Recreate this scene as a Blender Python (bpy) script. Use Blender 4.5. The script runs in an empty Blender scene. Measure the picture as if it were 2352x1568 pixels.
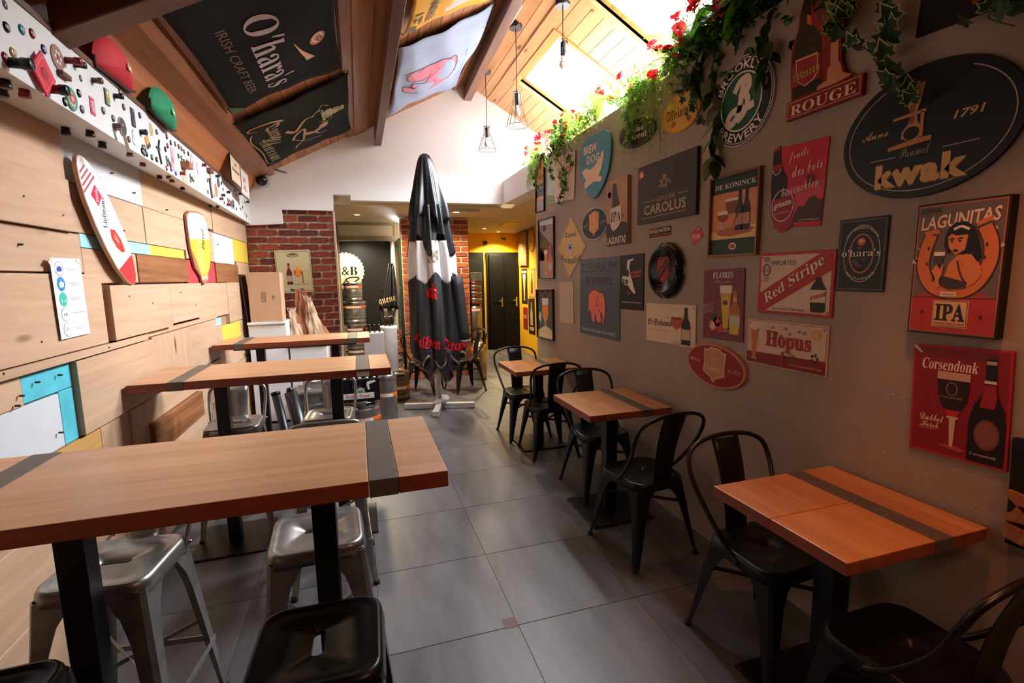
import bpy, math, random
from mathutils import Vector, Matrix
random.seed(7)
R_ = random.Random(11)
PI = math.pi
sc = bpy.context.scene
COL = sc.collection
# ---------------------------------------------------------------- camera
YAW, PIT, ROL, FPX, CAMH = 0.300079285, -0.132892275, -0.0185217371, 1125.74567, 1.57
fw = Vector((math.sin(YAW)*math.cos(PIT), math.cos(YAW)*math.cos(PIT), math.sin(PIT)))
r0 = Vector((math.cos(YAW), -math.sin(YAW), 0)); u0 = r0.cross(fw)
rt = r0*math.cos(ROL)+u0*math.sin(ROL); up = -r0*math.sin(ROL)+u0*math.cos(ROL)
CAMP = Vector((0, 0, CAMH))
cam = bpy.data.cameras.new('camera'); camo = bpy.data.objects.new('camera', cam); COL.objects.link(camo)
cam.sensor_width = 36; cam.lens = FPX*36/2352; cam.clip_start = .05; cam.clip_end = 200
camo.matrix_world = Matrix(((rt.x, up.x, -fw.x, 0), (rt.y, up.y, -fw.y, 0), (rt.z, up.z, -fw.z, CAMH), (0, 0, 0, 1)))
sc.camera = camo
# ---------------------------------------------------------------- world, exposure, lights
w = bpy.data.worlds.new('world'); sc.world = w; w.use_nodes = True
bg = w.node_tree.nodes['Background']; bg.inputs[0].default_value = (.86, .93, 1, 1); bg.inputs[1].default_value = 78.0
sc.view_settings.view_transform = 'Standard'; sc.view_settings.look = 'None'
sc.view_settings.gamma = 1; sc.view_settings.exposure = 0.72; sc.view_settings.use_curve_mapping = False
try:
    sc.cycles.use_denoising = True; sc.cycles.max_bounces = 8; sc.cycles.diffuse_bounces = 5
    sc.cycles.sample_clamp_indirect = 12
except Exception: pass
def light(name, kind, loc, energy, col, size=.1, size_y=None, rot=(0, 0, 0), portal=False, spot=None):
    l = bpy.data.lights.new(name, kind); l.energy = energy; l.color = col
    if kind == 'AREA':
        l.size = size
        if size_y: l.shape = 'RECTANGLE'; l.size_y = size_y
        if portal: l.cycles.is_portal = True
    else: l.shadow_soft_size = size
    if spot: l.spot_size = spot; l.spot_blend = .6
    o = bpy.data.objects.new(name, l); o.location = loc; o.rotation_euler = rot; COL.objects.link(o); return o
RS = math.atan(.575)
SKY = [(1.85, 3.0, 4.42, 5.55), (1.85, 3.0, 2.90, 3.80)]
for a, b, c, d in SKY:
    light('skylight_portal', 'AREA', ((a+b)/2, (c+d)/2, 3.975-.575*((a+b)/2-1.42)+.12), 1, (1, 1, 1), (b-a)/math.cos(RS), d-c, (0, RS, 0), portal=True)
# lamps of the room: warm ceiling spots of the hall and warm bar lighting behind the camera
light('hall_spot', 'SPOT', (2.80, 9.80, 2.40), 190, (1, .80, .42), .04, spot=2.4)
light('hall_spot_rear', 'SPOT', (2.34, 9.2, 2.43), 70, (1, .80, .5), .04, spot=2.6)
light('passage_spot', 'SPOT', (.04, 7.44, 2.43), 110, (1, .80, .5), .04, spot=2.7)
light('passage_spot_rear', 'SPOT', (1.30, 6.9, 2.43), 90, (1, .82, .55), .04, spot=2.7)
light('store_spot', 'SPOT', (.0, 9.1, 2.43), 90, (1, .86, .62), .04, spot=2.6)
light('bar_lamp', 'AREA', (1.05, -.35, 2.35), 9, (1, .48, .26), .5, .5, (0, .25, 0))
light('table_spot', 'SPOT', (1.45, .95, 2.6), 26, (1, .34, .14), .06, spot=1.1)
# ---------------------------------------------------------------- pixel of the photograph -> point on a real plane
def hp(px, py, P0, N):
    d = (rt*(px-1176)+up*(784-py))/FPX+fw; N = Vector(N); P0 = Vector(P0)
    return CAMP+d*((P0-CAMP).dot(N)/d.dot(N))
def hx(px, py, v): return hp(px, py, (v, 0, 0), (1, 0, 0))
def hy(px, py, v): return hp(px, py, (0, v, 0), (0, 1, 0))
def hz(px, py, v): return hp(px, py, (0, 0, v), (0, 0, 1))
# ---------------------------------------------------------------- materials
def lin(h):
    h = h.lstrip('#'); o = []
    for i in (0, 2, 4):
        v = int(h[i:i+2], 16)/255; o.append(v/12.92 if v <= .04045 else ((v+.055)/1.055)**2.4)
    return (*o, 1)
MC = {}
def nodes(name):
    m = bpy.data.materials.new(name); m.use_nodes = True; nt = m.node_tree
    return m, nt, nt.nodes['Principled BSDF'], nt.nodes, nt.links
def mat(col, rough=.5, metal=0, name=None, noise=.10, nscale=9, bump=0, bscale=60, alpha=None, trans=0, emit=None, spec=None, coat=0):
    k = (col, rough, metal, noise, nscale, bump, bscale, trans, emit, spec, coat)
    if k in MC: return MC[k]
    m, nt, b, N, Lk = nodes(name or 'mat_'+col.strip('#'))
    b.inputs['Roughness'].default_value = rough; b.inputs['Metallic'].default_value = metal
    c = lin(col); b.inputs['Base Color'].default_value = c
    if spec is not None: b.inputs['Specular IOR Level'].default_value = spec
    if coat: b.inputs['Coat Weight'].default_value = coat; b.inputs['Coat Roughness'].default_value = .15
    if trans: b.inputs['Transmission Weight'].default_value = trans; b.inputs['IOR'].default_value = 1.45
    if emit: b.inputs['Emission Color'].default_value = c; b.inputs['Emission Strength'].default_value = emit
    if noise:
        tc = N.new('ShaderNodeTexCoord'); nz = N.new('ShaderNodeTexNoise'); nz.inputs['Scale'].default_value = nscale; nz.inputs['Detail'].default_value = 5
        mx = N.new('ShaderNodeMix'); mx.data_type = 'RGBA'; mx.blend_type = 'MULTIPLY'; mx.inputs[0].default_value = 1
        rp = N.new('ShaderNodeMapRange'); rp.inputs[1].default_value = .25; rp.inputs[2].default_value = .75; rp.inputs[3].default_value = 1-noise*1.5; rp.inputs[4].default_value = 1+noise*.5
        Lk.new(tc.outputs['Object'], nz.inputs['Vector']); Lk.new(nz.outputs[0], rp.inputs[0]); mx.inputs[6].default_value = c
        Lk.new(rp.outputs[0], mx.inputs[7]); Lk.new(mx.outputs[2], b.inputs['Base Color'])
    if bump:
        tc = N.new('ShaderNodeTexCoord'); nz = N.new('ShaderNodeTexNoise'); nz.inputs['Scale'].default_value = bscale; nz.inputs['Detail'].default_value = 4
        bp = N.new('ShaderNodeBump'); bp.inputs['Strength'].default_value = bump; bp.inputs['Distance'].default_value = .004
        Lk.new(tc.outputs['Object'], nz.inputs['Vector']); Lk.new(nz.outputs[0], bp.inputs['Height']); Lk.new(bp.outputs[0], b.inputs['Normal'])
    MC[k] = m; return m
def wood(name, c1, c2, axis='y', scale=1.0, rough=.5, dark=None, rnd=.18, bump=.12, knots=False, coat=0):
    """procedural wood: long grain along axis, knots, colour shifted per object"""
    m, nt, b, N, Lk = nodes(name); b.inputs['Roughness'].default_value = rough
    if coat: b.inputs['Coat Weight'].default_value = coat; b.inputs['Coat Roughness'].default_value = .25
    tc = N.new('ShaderNodeTexCoord'); mp = N.new('ShaderNodeMapping'); oi = N.new('ShaderNodeObjectInfo')
    s = [22*scale]*3; s['xyz'.index(axis)] = 1.3*scale; mp.inputs['Scale'].default_value = s
    ad = N.new('ShaderNodeVectorMath'); ad.operation = 'ADD'; ml = N.new('ShaderNodeMath'); ml.operation = 'MULTIPLY'; ml.inputs[1].default_value = 37
    Lk.new(oi.outputs['Random'], ml.inputs[0]); Lk.new(tc.outputs['Object'], mp.inputs[0]); Lk.new(mp.outputs[0], ad.inputs[0]); Lk.new(ml.outputs[0], ad.inputs[1])
    n1 = N.new('ShaderNodeTexNoise'); n1.inputs['Scale'].default_value = 1.0; n1.inputs['Detail'].default_value = 8; n1.inputs['Roughness'].default_value = .65; n1.inputs['Distortion'].default_value = .6
    Lk.new(ad.outputs[0], n1.inputs['Vector'])
    cr = N.new('ShaderNodeValToRGB'); e = cr.color_ramp.elements; e[0].position = .3; e[0].color = lin(c2); e[1].position = .68; e[1].color = lin(c1)
    Lk.new(n1.outputs[0], cr.inputs[0]); out = cr.outputs[0]
    n2 = N.new('ShaderNodeTexNoise'); n2.inputs['Scale'].default_value = .28; n2.inputs['Detail'].default_value = 2; Lk.new(ad.outputs[0], n2.inputs['Vector'])
    hs = N.new('ShaderNodeHueSaturation'); mr = N.new('ShaderNodeMapRange'); mr.inputs[3].default_value = 1-rnd; mr.inputs[4].default_value = 1+rnd
    a2 = N.new('ShaderNodeMath'); a2.operation = 'ADD'; a3 = N.new('ShaderNodeMath'); a3.operation = 'MULTIPLY'; a3.inputs[1].default_value = .5
    Lk.new(oi.outputs['Random'], a2.inputs[0]); Lk.new(n2.outputs[0], a2.inputs[1]); Lk.new(a2.outputs[0], a3.inputs[0]); Lk.new(a3.outputs[0], mr.inputs[0])
    Lk.new(mr.outputs[0], hs.inputs['Value']); Lk.new(out, hs.inputs['Color']); out = hs.outputs[0]
    if knots:
        vo = N.new('ShaderNodeTexVoronoi'); vo.inputs['Scale'].default_value = .55
        m2 = N.new('ShaderNodeMapping'); q = [9]*3; q['xyz'.index(axis)] = 2.6; m2.inputs['Scale'].default_value = q
        a4 = N.new('ShaderNodeVectorMath'); a4.operation = 'ADD'; Lk.new(tc.outputs['Object'], m2.inputs[0]); Lk.new(m2.outputs[0], a4.inputs[0]); Lk.new(ml.outputs[0], a4.inputs[1]); Lk.new(a4.outputs[0], vo.inputs['Vector'])
        k = N.new('ShaderNodeMapRange'); k.inputs[1].default_value = .05; k.inputs[2].default_value = .11; k.inputs[3].default_value = 1; k.inputs[4].default_value = 0; Lk.new(vo.outputs['Distance'], k.inputs[0])
        mx = N.new('ShaderNodeMix'); mx.data_type = 'RGBA'; Lk.new(k.outputs[0], mx.inputs[0]); Lk.new(out, mx.inputs[6]); mx.inputs[7].default_value = lin(knots); out = mx.outputs[2]
    Lk.new(out, b.inputs['Base Color'])
    bp = N.new('ShaderNodeBump'); bp.inputs['Strength'].default_value = bump; bp.inputs['Distance'].default_value = .003; Lk.new(n1.outputs[0], bp.inputs['Height']); Lk.new(bp.outputs[0], b.inputs['Normal'])
    return m
# ---------------------------------------------------------------- mesh builder
class MB:
    def __init__(s): s.v = []; s.f = []; s.sm = []
    def add(s, vs, fs, smooth=False):
        n = len(s.v); s.v += [tuple(v) for v in vs]; s.f += [tuple(i+n for i in f) for f in fs]; s.sm += [smooth]*len(fs); return s
    def box(s, x0, x1, y0, y1, z0, z1):
        return s.add([(x0,y0,z0),(x1,y0,z0),(x1,y1,z0),(x0,y1,z0),(x0,y0,z1),(x1,y0,z1),(x1,y1,z1),(x0,y1,z1)],
                     [(0,3,2,1),(4,5,6,7),(0,1,5,4),(1,2,6,5),(2,3,7,6),(3,0,4,7)])
    def hexa(s, p): return s.add(p, [(0,3,2,1),(4,5,6,7),(0,1,5,4),(1,2,6,5),(2,3,7,6),(3,0,4,7)])
    def bar(s, a, b, wd, ht, upv=(0,0,1), w2=None, h2=None):
        a = Vector(a); b = Vector(b); d = (b-a).normalized(); u = Vector(upv); sd = d.cross(u).normalized(); u = sd.cross(d).normalized()
        w2 = w2 or wd; h2 = h2 or ht; P = []
        for c, W, Hh in ((a, wd, ht), (b, w2, h2)):
            P += [c-sd*W/2-u*Hh/2, c+sd*W/2-u*Hh/2, c+sd*W/2+u*Hh/2, c-sd*W/2+u*Hh/2]
        return s.add(P, [(0,3,2,1),(4,5,6,7),(0,1,5,4),(1,2,6,5),(2,3,7,6),(3,0,4,7)])
    def prism(s, pts, off, smooth=False):
        n = len(pts); off = Vector(off); P = [Vector(p) for p in pts]; Q = [p+off for p in P]
        return s.add(P+Q, [tuple(range(n))[::-1], tuple(range(n, 2*n))]+[(i, (i+1) % n, (i+1) % n+n, i+n) for i in range(n)], smooth)
    def face(s, pts): return s.add(pts, [tuple(range(len(pts)))])
    def lathe(s, prof, n=20, M=None, smooth=True, cap=True):
        M = M or Matrix(); vs = []; fs = []; k = len(prof)
        for r, z in prof:
            for i in range(n): a = 2*PI*i/n; vs.append(M @ Vector((r*math.cos(a), r*math.sin(a), z)))
        for j in range(k-1):
            for i in range(n): fs.append((j*n+i, j*n+(i+1) % n, (j+1)*n+(i+1) % n, (j+1)*n+i))
        s.add(vs, fs, smooth)
        if cap:
            b = len(s.v)-len(vs)
            for j, rev in ((0, True), (k-1, False)):
                if prof[j][0] > 1e-5:
                    f = [b+j*n+i for i in range(n)]; s.f.append(tuple(f[::-1] if rev else f)); s.sm.append(False)
        return s
    def cyl(s, a, b, r, r2=None, n=12, smooth=True):
        a = Vector(a); b = Vector(b); d = b-a; M = Matrix.Translation(a) @ d.to_track_quat('Z', 'Y').to_matrix().to_4x4()
        return s.lathe([(r, 0), (r if r2 is None else r2, d.length)], n, M, smooth)
    def tube(s, pts, r, n=8, closed=False, rr=None):
        P = [Vector(p) for p in pts]; k = len(P); vs = []; fs = []; pu = None
        for i, p in enumerate(P):
            if closed: t = (P[(i+1) % k]-P[i-1]).normalized()
            else: t = (P[min(i+1, k-1)]-P[max(i-1, 0)]).normalized()
            if pu is None: pu = t.orthogonal().normalized()
            pu = (pu-t*pu.dot(t)); pu = pu.normalized() if pu.length > 1e-6 else t.orthogonal().normalized(); q = t.cross(pu)
            ra = rr[i] if rr else r
            for j in range(n): a = 2*PI*j/n; vs.append(p+(pu*math.cos(a)+q*math.sin(a))*ra)
        for i in range(k if closed else k-1):
            for j in range(n): fs.append((i*n+j, i*n+(j+1) % n, ((i+1) % k)*n+(j+1) % n, ((i+1) % k)*n+j))
        if not closed: fs += [tuple(range(n))[::-1], tuple(range((k-1)*n, k*n))]
        return s.add(vs, fs, True)
    def grid(s, fn, nu, nv, smooth=True, wrap=False):
        vs = [fn(i/nu, j/nv) for j in range(nv+1) for i in range(nu+(0 if wrap else 1))]; W = nu if wrap else nu+1
        return s.add(vs, [(j*W+i, j*W+(i+1) % W, (j+1)*W+(i+1) % W, (j+1)*W+i) for j in range(nv) for i in range(nu)], smooth)
    def mesh(s, name, m):
        me = bpy.data.meshes.new(name); me.from_pydata(s.v, [], s.f); me.polygons.foreach_set('use_smooth', s.sm)
        for q in (m if isinstance(m, (list, tuple)) else [m]): me.materials.append(q)
        me.update(); return me
    def build(s, name, m, parent=None, bevel=0, seg=2, solid=0, local=False, **kw):
        return put(name, s.mesh(name, m), parent, bevel, seg, solid, local, **kw)
def put(name, me, parent=None, bevel=0, seg=2, solid=0, local=False, **kw):
    o = bpy.data.objects.new(name, me); COL.objects.link(o)
    if solid: q = o.modifiers.new('s', 'SOLIDIFY'); q.thickness = solid; q.offset = 0
    if bevel: q = o.modifiers.new('b', 'BEVEL'); q.width = bevel; q.segments = seg; q.limit_method = 'ANGLE'
    if parent is not None:
        o.parent = parent
        if not local: o.matrix_parent_inverse = WM(parent).inverted()
    for k, v in kw.items(): o[k] = v
    return o
def WM(o):
    m = o.matrix_basis.copy() if not o.parent else WM(o.parent) @ o.matrix_parent_inverse @ o.matrix_basis
    return m
def thing(name, label, cat, loc=(0, 0, 0), rz=0, group=None, M=None, kind=None):
    o = bpy.data.objects.new(name, None); COL.objects.link(o); o.empty_display_size = .05
    if M is not None: o.matrix_basis = M
    else: o.matrix_basis = Matrix.Translation(Vector(loc)) @ Matrix.Rotation(rz, 4, 'Z')
    o['label'] = label; o['category'] = cat
    if group: o['group'] = group
    if kind: o['kind'] = kind
    return o
def tag(o, label, cat, group=None):
    o['label'] = label; o['category'] = cat
    if group: o['group'] = group
    return o
def struct(name, mb, m, **kw): return mb.build(name, m, kind='structure', **kw)
KIDS = {}
def dup(root, loc, rz=0, label=None, group=None, scale=None):
    kids = [c for c in bpy.data.objects if c.parent == root] if root.name not in KIDS else KIDS[root.name]; KIDS[root.name] = kids
    r = root.copy(); COL.objects.link(r); r.matrix_basis = Matrix.Translation(Vector(loc)) @ Matrix.Rotation(rz, 4, 'Z') @ (Matrix.Scale(scale, 4) if scale else Matrix())
    if label: r['label'] = label
    if group: r['group'] = group
    for ch in kids:
        c = ch.copy(); COL.objects.link(c); c.parent = r
        k2 = KIDS.setdefault(ch.name, [g for g in bpy.data.objects if g.parent == ch])
        for g in k2: d = g.copy(); COL.objects.link(d); d.parent = c
    return r
# ================================================================ the setting
XL, XR, YG = -1.2, 1.89, 6.373
def roofL(x): return 2.794+.51*(x+.9)
def roofR(x): return 3.975-.575*(x-1.42)
LP = ((-.9, 0, 2.794), (-.51, 0, 1)); RP = ((1.42, 0, 3.975), (.575, 0, 1))
white = mat('#f3f1f0', .85, name='white_paint', noise=.03, nscale=3, bump=.15, bscale=90)
taupe = mat('#a59183', .55, name='taupe_paint', noise=.16, nscale=1.6, bump=.35, bscale=28, spec=.35)
yellow = mat('#f0b410', .6, name='yellow_paint', noise=.06, nscale=2, bump=.15)
blackp = mat('#121214', .45, name='black_paint', noise=.1)
cream = mat('#cdbb98', .8, name='hall_ceiling', noise=.05)
# floor tiles
tl = MB(); tl.box(0, 1, 0, 1, -.01, 0)
def floor_mat():
    m, nt, b, N, Lk = nodes('dark_slate_tile')
    tc = N.new('ShaderNodeTexCoord'); oi = N.new('ShaderNodeObjectInfo'); ml = N.new('ShaderNodeMath'); ml.operation = 'MULTIPLY'; ml.inputs[1].default_value = 50
    ad = N.new('ShaderNodeVectorMath'); ad.operation = 'ADD'; mp = N.new('ShaderNodeMapping'); mp.inputs['Scale'].default_value = (7, 1.6, 1)
    Lk.new(oi.outputs['Random'], ml.inputs[0]); Lk.new(tc.outputs['Object'], mp.inputs[0]); Lk.new(mp.outputs[0], ad.inputs[0]); Lk.new(ml.outputs[0], ad.inputs[1])
    n1 = N.new('ShaderNodeTexNoise'); n1.inputs['Scale'].default_value = 1; n1.inputs['Detail'].default_value = 6; Lk.new(ad.outputs[0], n1.inputs['Vector'])
    cr = N.new('ShaderNodeValToRGB'); e = cr.color_ramp.elements; e[0].position = .3; e[0].color = lin('#484547'); e[1].position = .72; e[1].color = lin('#6a686d')
    Lk.new(n1.outputs[0], cr.inputs[0]); Lk.new(cr.outputs[0], b.inputs['Base Color'])
    rr = N.new('ShaderNodeMapRange'); rr.inputs[3].default_value = .30; rr.inputs[4].default_value = .48; Lk.new(n1.outputs[0], rr.inputs[0]); Lk.new(rr.outputs[0], b.inputs['Roughness'])
    n2 = N.new('ShaderNodeTexNoise'); n2.inputs['Scale'].default_value = 45; Lk.new(tc.outputs['Object'], n2.inputs['Vector'])
    bp = N.new('ShaderNodeBump'); bp.inputs['Strength'].default_value = .12; bp.inputs['Distance'].default_value = .002; Lk.new(n2.outputs[0], bp.inputs['Height']); Lk.new(bp.outputs[0], b.inputs['Normal'])
    return m
tile_m = floor_mat()
fl = struct('floor', MB().box(-1.6, 3.7, -2.2, 10.6, -.14, -.008), mat('#4a4240', .8, name='floor_grout'))
t6 = MB().box(.0015, .6005, .0015, .6005, -.0075, 0).mesh('tile', tile_m)
for i in range(-2, 6):
    for j in range(-7, 14):
        o = put('tile', t6, fl, bevel=.001, seg=1); o.location = (.005+.6*i, 1.943+.602*j, 0)
        if i < -1 or False: pass
MB().box(.545, .607, 1.935, 1.998, .0002, .0012).build('tape_patch', mat('#5a2a2c', .5), fl, label='torn patch of red tape at a tile corner')
# left wall: plank cladding
wl = struct('wall_left', MB().box(XL-.16, XL-.03, -2.2, 10.4, 0, 3.2), mat('#9a7a58', .8, name='wall_batten'))
pine = wood('pine_board', '#c19d80', '#ad896c', 'y', 1.0, .55, rnd=.10, knots='#6d4526')
pineZ = wood('pine_board_upright', '#be9a7e', '#a98465', 'z', 1.0, .55, rnd=.10, knots='#6d4526')
brownb = wood('brown_board', '#9a6138', '#5f3417', 'y', .8, .5, rnd=.15)
whiteb = mat('#bfc0c2', .6, name='white_board', noise=.03); cyanb = mat('#4fb4c4', .6, name='cyan_board', noise=.2, nscale=12); paleb = mat('#93c4cc', .6, name='pale_blue_board', noise=.05)
yelb = mat('#dcb640', .6, name='yellow_board', noise=.05); redb = mat('#c9343c', .6, name='red_board', noise=.05)
G = .0018
edge = wood('board_edge', '#8f4a28', '#6b3218', 'y', 1, .6, rnd=.1)
def plank(y0, y1, z0, z1, m, d=0.0, lab=None):
    b = MB().box(XL-.03, XL+d, y0+G, y1-G, z0+G, z1-G)
    k = {'label': lab} if lab else {}
    b.build('plank', m, wl, bevel=.0015, seg=1, **k)
for q in [  # y0 y1 z0 z1 mat depth
 (-.6,2.70,2.02,2.30,pine,.004),(2.70,3.53,2.02,2.30,whiteb,0,'white board'),(3.53,5.01,2.02,2.30,pine,.0),(5.01,6.4,2.0,2.30,pine,.006),
 (-.6,.9,1.80,2.02,pine,.02),(.9,2.68,1.795,2.02,pine,.022),(2.68,3.51,1.80,2.02,pine,0),(3.51,4.23,1.80,2.02,pine,.004),(4.23,4.99,1.74,2.0,pine,0),
 (-.6,2.76,1.62,1.795,pine,0),(2.76,3.56,1.735,1.80,paleb,0,'pale blue board'),(3.56,4.18,1.735,1.80,yelb,0,'yellow board'),(2.76,3.34,1.57,1.735,pine,0),
 (3.34,4.21,1.57,1.735,brownb,.006,'brown board'),(4.21,4.95,1.56,1.735,redb,0,'red board'),(4.95,5.80,1.56,1.735,brownb,.012,'brown board'),
 (4.99,5.72,1.735,2.0,whiteb,0,'white board'),(5.72,6.4,1.77,2.0,yelb,0,'yellow board'),(5.80,6.4,1.56,1.77,pine,0),
 (-.6,1.75,1.28,1.62,pine,.0),(1.75,2.88,1.28,1.615,pine,.012),(2.90,3.70,1.285,1.562,pine,.035),(3.70,4.38,1.30,1.562,pine,.035),(4.38,5.3,1.26,1.56,pine,0),(5.3,6.4,1.17,1.56,pine,.004),
 (-.6,1.2,1.24,1.278,pine,.022),(1.2,3.33,1.242,1.278,pine,.02),(3.33,4.84,1.25,1.285,pine,.006),(4.84,5.0,1.18,1.25,paleb,0,'pale blue offcut'),(5.0,5.72,1.0,1.165,yelb,0,'yellow board'),(5.72,6.4,1.0,1.165,pine,.0),
 (4.84,5.0,1.0,1.18,pine,0),
 (-.6,2.23,1.125,1.238,pine,-.006),(2.23,2.555,1.13,1.238,cyanb,-.008,'turquoise board'),(2.45,2.555,.9,1.13,cyanb,-.008,'turquoise upright board'),(1.1,2.45,.9,1.125,whiteb,-.008,'white board'),(-.6,1.1,.9,1.125,pine,0),
 (2.56,3.4,.905,1.238,pine,.016),(3.4,4.1,.905,1.248,pineZ,.012),(4.1,4.84,.905,1.248,pine,0),(4.84,6.4,.76,1.0,pine,.0),
 (-.6,1.9,.66,.898,pine,0),(1.9,2.72,.70,.898,wood('ochre_board','#c99a58','#a87a3c','y',1,.55),0),(2.72,3.02,.60,.898,pineZ,0),(3.02,3.24,.60,.898,pineZ,.004),(3.24,4.17,.755,.898,pine,.0),(3.24,4.17,.57,.755,brownb,.03,'dark brown board'),(4.17,4.84,.57,.898,pine,0),
 (4.84,6.0,.5,.755,pine,0),(6.0,6.4,.5,.755,brownb,.004,'brown board'),
 (-.6,1.5,.36,.655,pine,.01),(1.5,2.72,.36,.655,pine,0),(2.72,3.24,.30,.595,pineZ,0),(3.24,4.5,.30,.565,pine,0),(4.5,6.4,.24,.495,pine,0),
 (-.6,1.3,.02,.355,pine,0),(1.3,2.72,.02,.355,pine,.006),(2.72,3.9,.02,.295,pine,0),(3.9,6.4,.02,.235,pine,.0)]:
    plank(*q)
# nail heads
nb = MB()
for y, z in [(2.35,1.9),(2.32,1.72),(2.6,1.86),(2.3,1.2),(2.45,1.2),(2.2,1.17),(2.17,1.14),(3.15,2.14),(3.4,2.08),(2.4,.97),(2.2,.93),(3.2,1.85),(3.9,2.05),(3.1,1.5),(3.4,1.45),(2.65,1.4),(2.35,1.35),(2.7,1.19),(2.9,.95),(3.9,1.5),(4.2,1.4),(2.85,1.26),(2.1,1.27),(5.1,1.9)]:
    nb.cyl((XL-.001, y, z), (XL+.003+(.022 if 1.795 < z < 2.02 and y < 2.68 else .036 if 2.9 < y < 4.38 and 1.285 < z < 1.56 else .02 if z > 1.24 and z < 1.28 else .012), y, z), .004, n=8)
nb.build('nail_heads', mat('#3a2a1e', .5), wl, kind='stuff', label='dark nail heads')
# right wall
wr = MB().box(XR, XR+.14, -2.2, 5.14, 0, 2.77)
struct('wall_right', wr, taupe)
scf = MB()
for px, py in [(2030,1035),(2050,905),(1330,600),(2180,1140),(2240,1165),(1385,825),(1560,815),(2075,915),(1955,1015),(1700,925),(1650,905),(1490,860)]:
    p = hx(px, py, XR)
    if p.y < 5: scf.add([(XR-.0006, p.y+random.uniform(-.012,.012), p.z+random.uniform(-.006,.006)) for _ in range(5)], [(0,1,2),(0,2,3),(0,3,4)])
scf.build('paint_scuffs', mat('#cfc6bb', .8), bpy.data.objects['wall_right'], kind='stuff', label='small pale scuffs in the paint')
struct('wall_header', MB().box(XR, XR+.14, 5.14, YG, 2.51, 2.80), white)
struct('trim_1', MB().box(XR+.14, 3.7, -2.2, YG, 2.66, 2.77), white, label='white ledge along the top of the right wall')
struct('wall_far_right', MB().box(3.62, 3.76, -2.2, 10.4, 0, 3.3), white)
# gable wall with stepped lower edge
gp = [(-1.2,2.20),(-.80,2.22),(-.80,2.385),(-.236,2.38),(-.225,2.572),(-.028,2.573),(-.028,2.51),(1.89,2.51),(1.89,2.79),(3.7,2.79),(3.7,2.85),(1.42,4.05),(-1.2,2.66)]
struct('wall_gable', MB().prism([(x, YG, z) for x, z in gp][::-1], (0, .13, 0)), white)
# brick walls
mortar = mat('#cdb9a3', .95, name='mortar', noise=.12, nscale=30, bump=.5, bscale=120)
bricks = [mat(c, .85, name='brick', noise=.4, nscale=22, bump=.8, bscale=70) for c in ('#93402c', '#7d3528', '#a34d33', '#6b2f2a', '#88392b')]
warmb = [mat(c, .85, name='brick', noise=.4, nscale=22, bump=.8, bscale=70) for c in ('#b05a30', '#9a4a2a', '#bb6636', '#8a4028', '#a34f2c')]
def brick_meshes(L, Ht, D, mats):
    out = []
    for m in mats:
        for v in range(3):
            b = MB(); j = lambda a: random.uniform(-a, a)
            x0, x1 = 0, L; c = .012
            F = [(x0+j(.003)+.003, 0, c+j(.003)), (x0+c, 0, .002), (x1-c, 0, .003+j(.002)), (x1-.002, 0, c), (x1-.002+j(.002), 0, Ht-c), (x1-c, 0, Ht-.003), (x0+c, 0, Ht-.002+j(.002)), (x0+.002, 0, Ht-c)]
            b.prism(F, (0, D, 0)); out.append(b.mesh('brick', m))
    return out
def brick_wall(name, x0, x1, yf, z0, z1, depth, pitch, L, mats, hide=None, side=None, shade=None):
    root = struct(name, MB().box(x0, x1, yf+.014, yf+depth, z0, z1), mortar)
    hb = pitch-.016; full = brick_meshes(L-.016, hb, .03, mats); half = brick_meshes(L/2-.016, hb, .03, mats); r = 0; z = z0+.01
    while z+hb < z1+.02:
        x = x0+(0 if r % 2 == 0 else -L/2)+.004
        while x < x1-.02:
            l, r_ = max(x, x0), min(x+L-.016, x1); wd = r_-l
            if wd > .03 and not (hide and hide(l, r_, z)):
                ms = full if wd > L*.8 else half; o = put('brick', random.choice(ms), root); o.location = (l, yf+random.uniform(-.003, .002), z)
                base = (L-.016) if ms is full else (L/2-.016)
                if abs(wd-base) > .002: o.scale = (wd/base, 1, 1)
                if z+hb > z1: o.scale = (o.scale[0], 1, max(.2, (z1-z)/hb))
            x += L
        z += pitch; r += 1
    if side:
        z = z0+.01; r = 0
        while z+hb < z1+.02:
            segs = [(0, depth*.42), (depth*.47, depth)] if r % 2 else [(0, depth*.8), (depth*.85, depth)]
            for a, b in segs:
                MB().box(side[0]-.008 if side[1] > 0 else side[0]-.003, side[0]+.003 if side[1] > 0 else side[0]+.008, yf+a, yf+b, z, z+hb).build('brick', random.choice(mats), root)
            z += pitch; r += 1
    return root
BT = 2.40
brick_wall('wall_brick', -1.2, -.235, 6.43, 0, 2.40, .11, .0832, .225, bricks, hide=lambda a, b, z: z < .35 and b < -.4)
struct('trim_2', MB().box(-.245, -.225, 6.425, 6.56, 0, 2.38), mat('#c9b9a8', .8))
brick_wall('pillar', .655, 1.672, 7.62, 0, 2.46, .3, .0815, .225, warmb, side=(1.672, 1))
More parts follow.
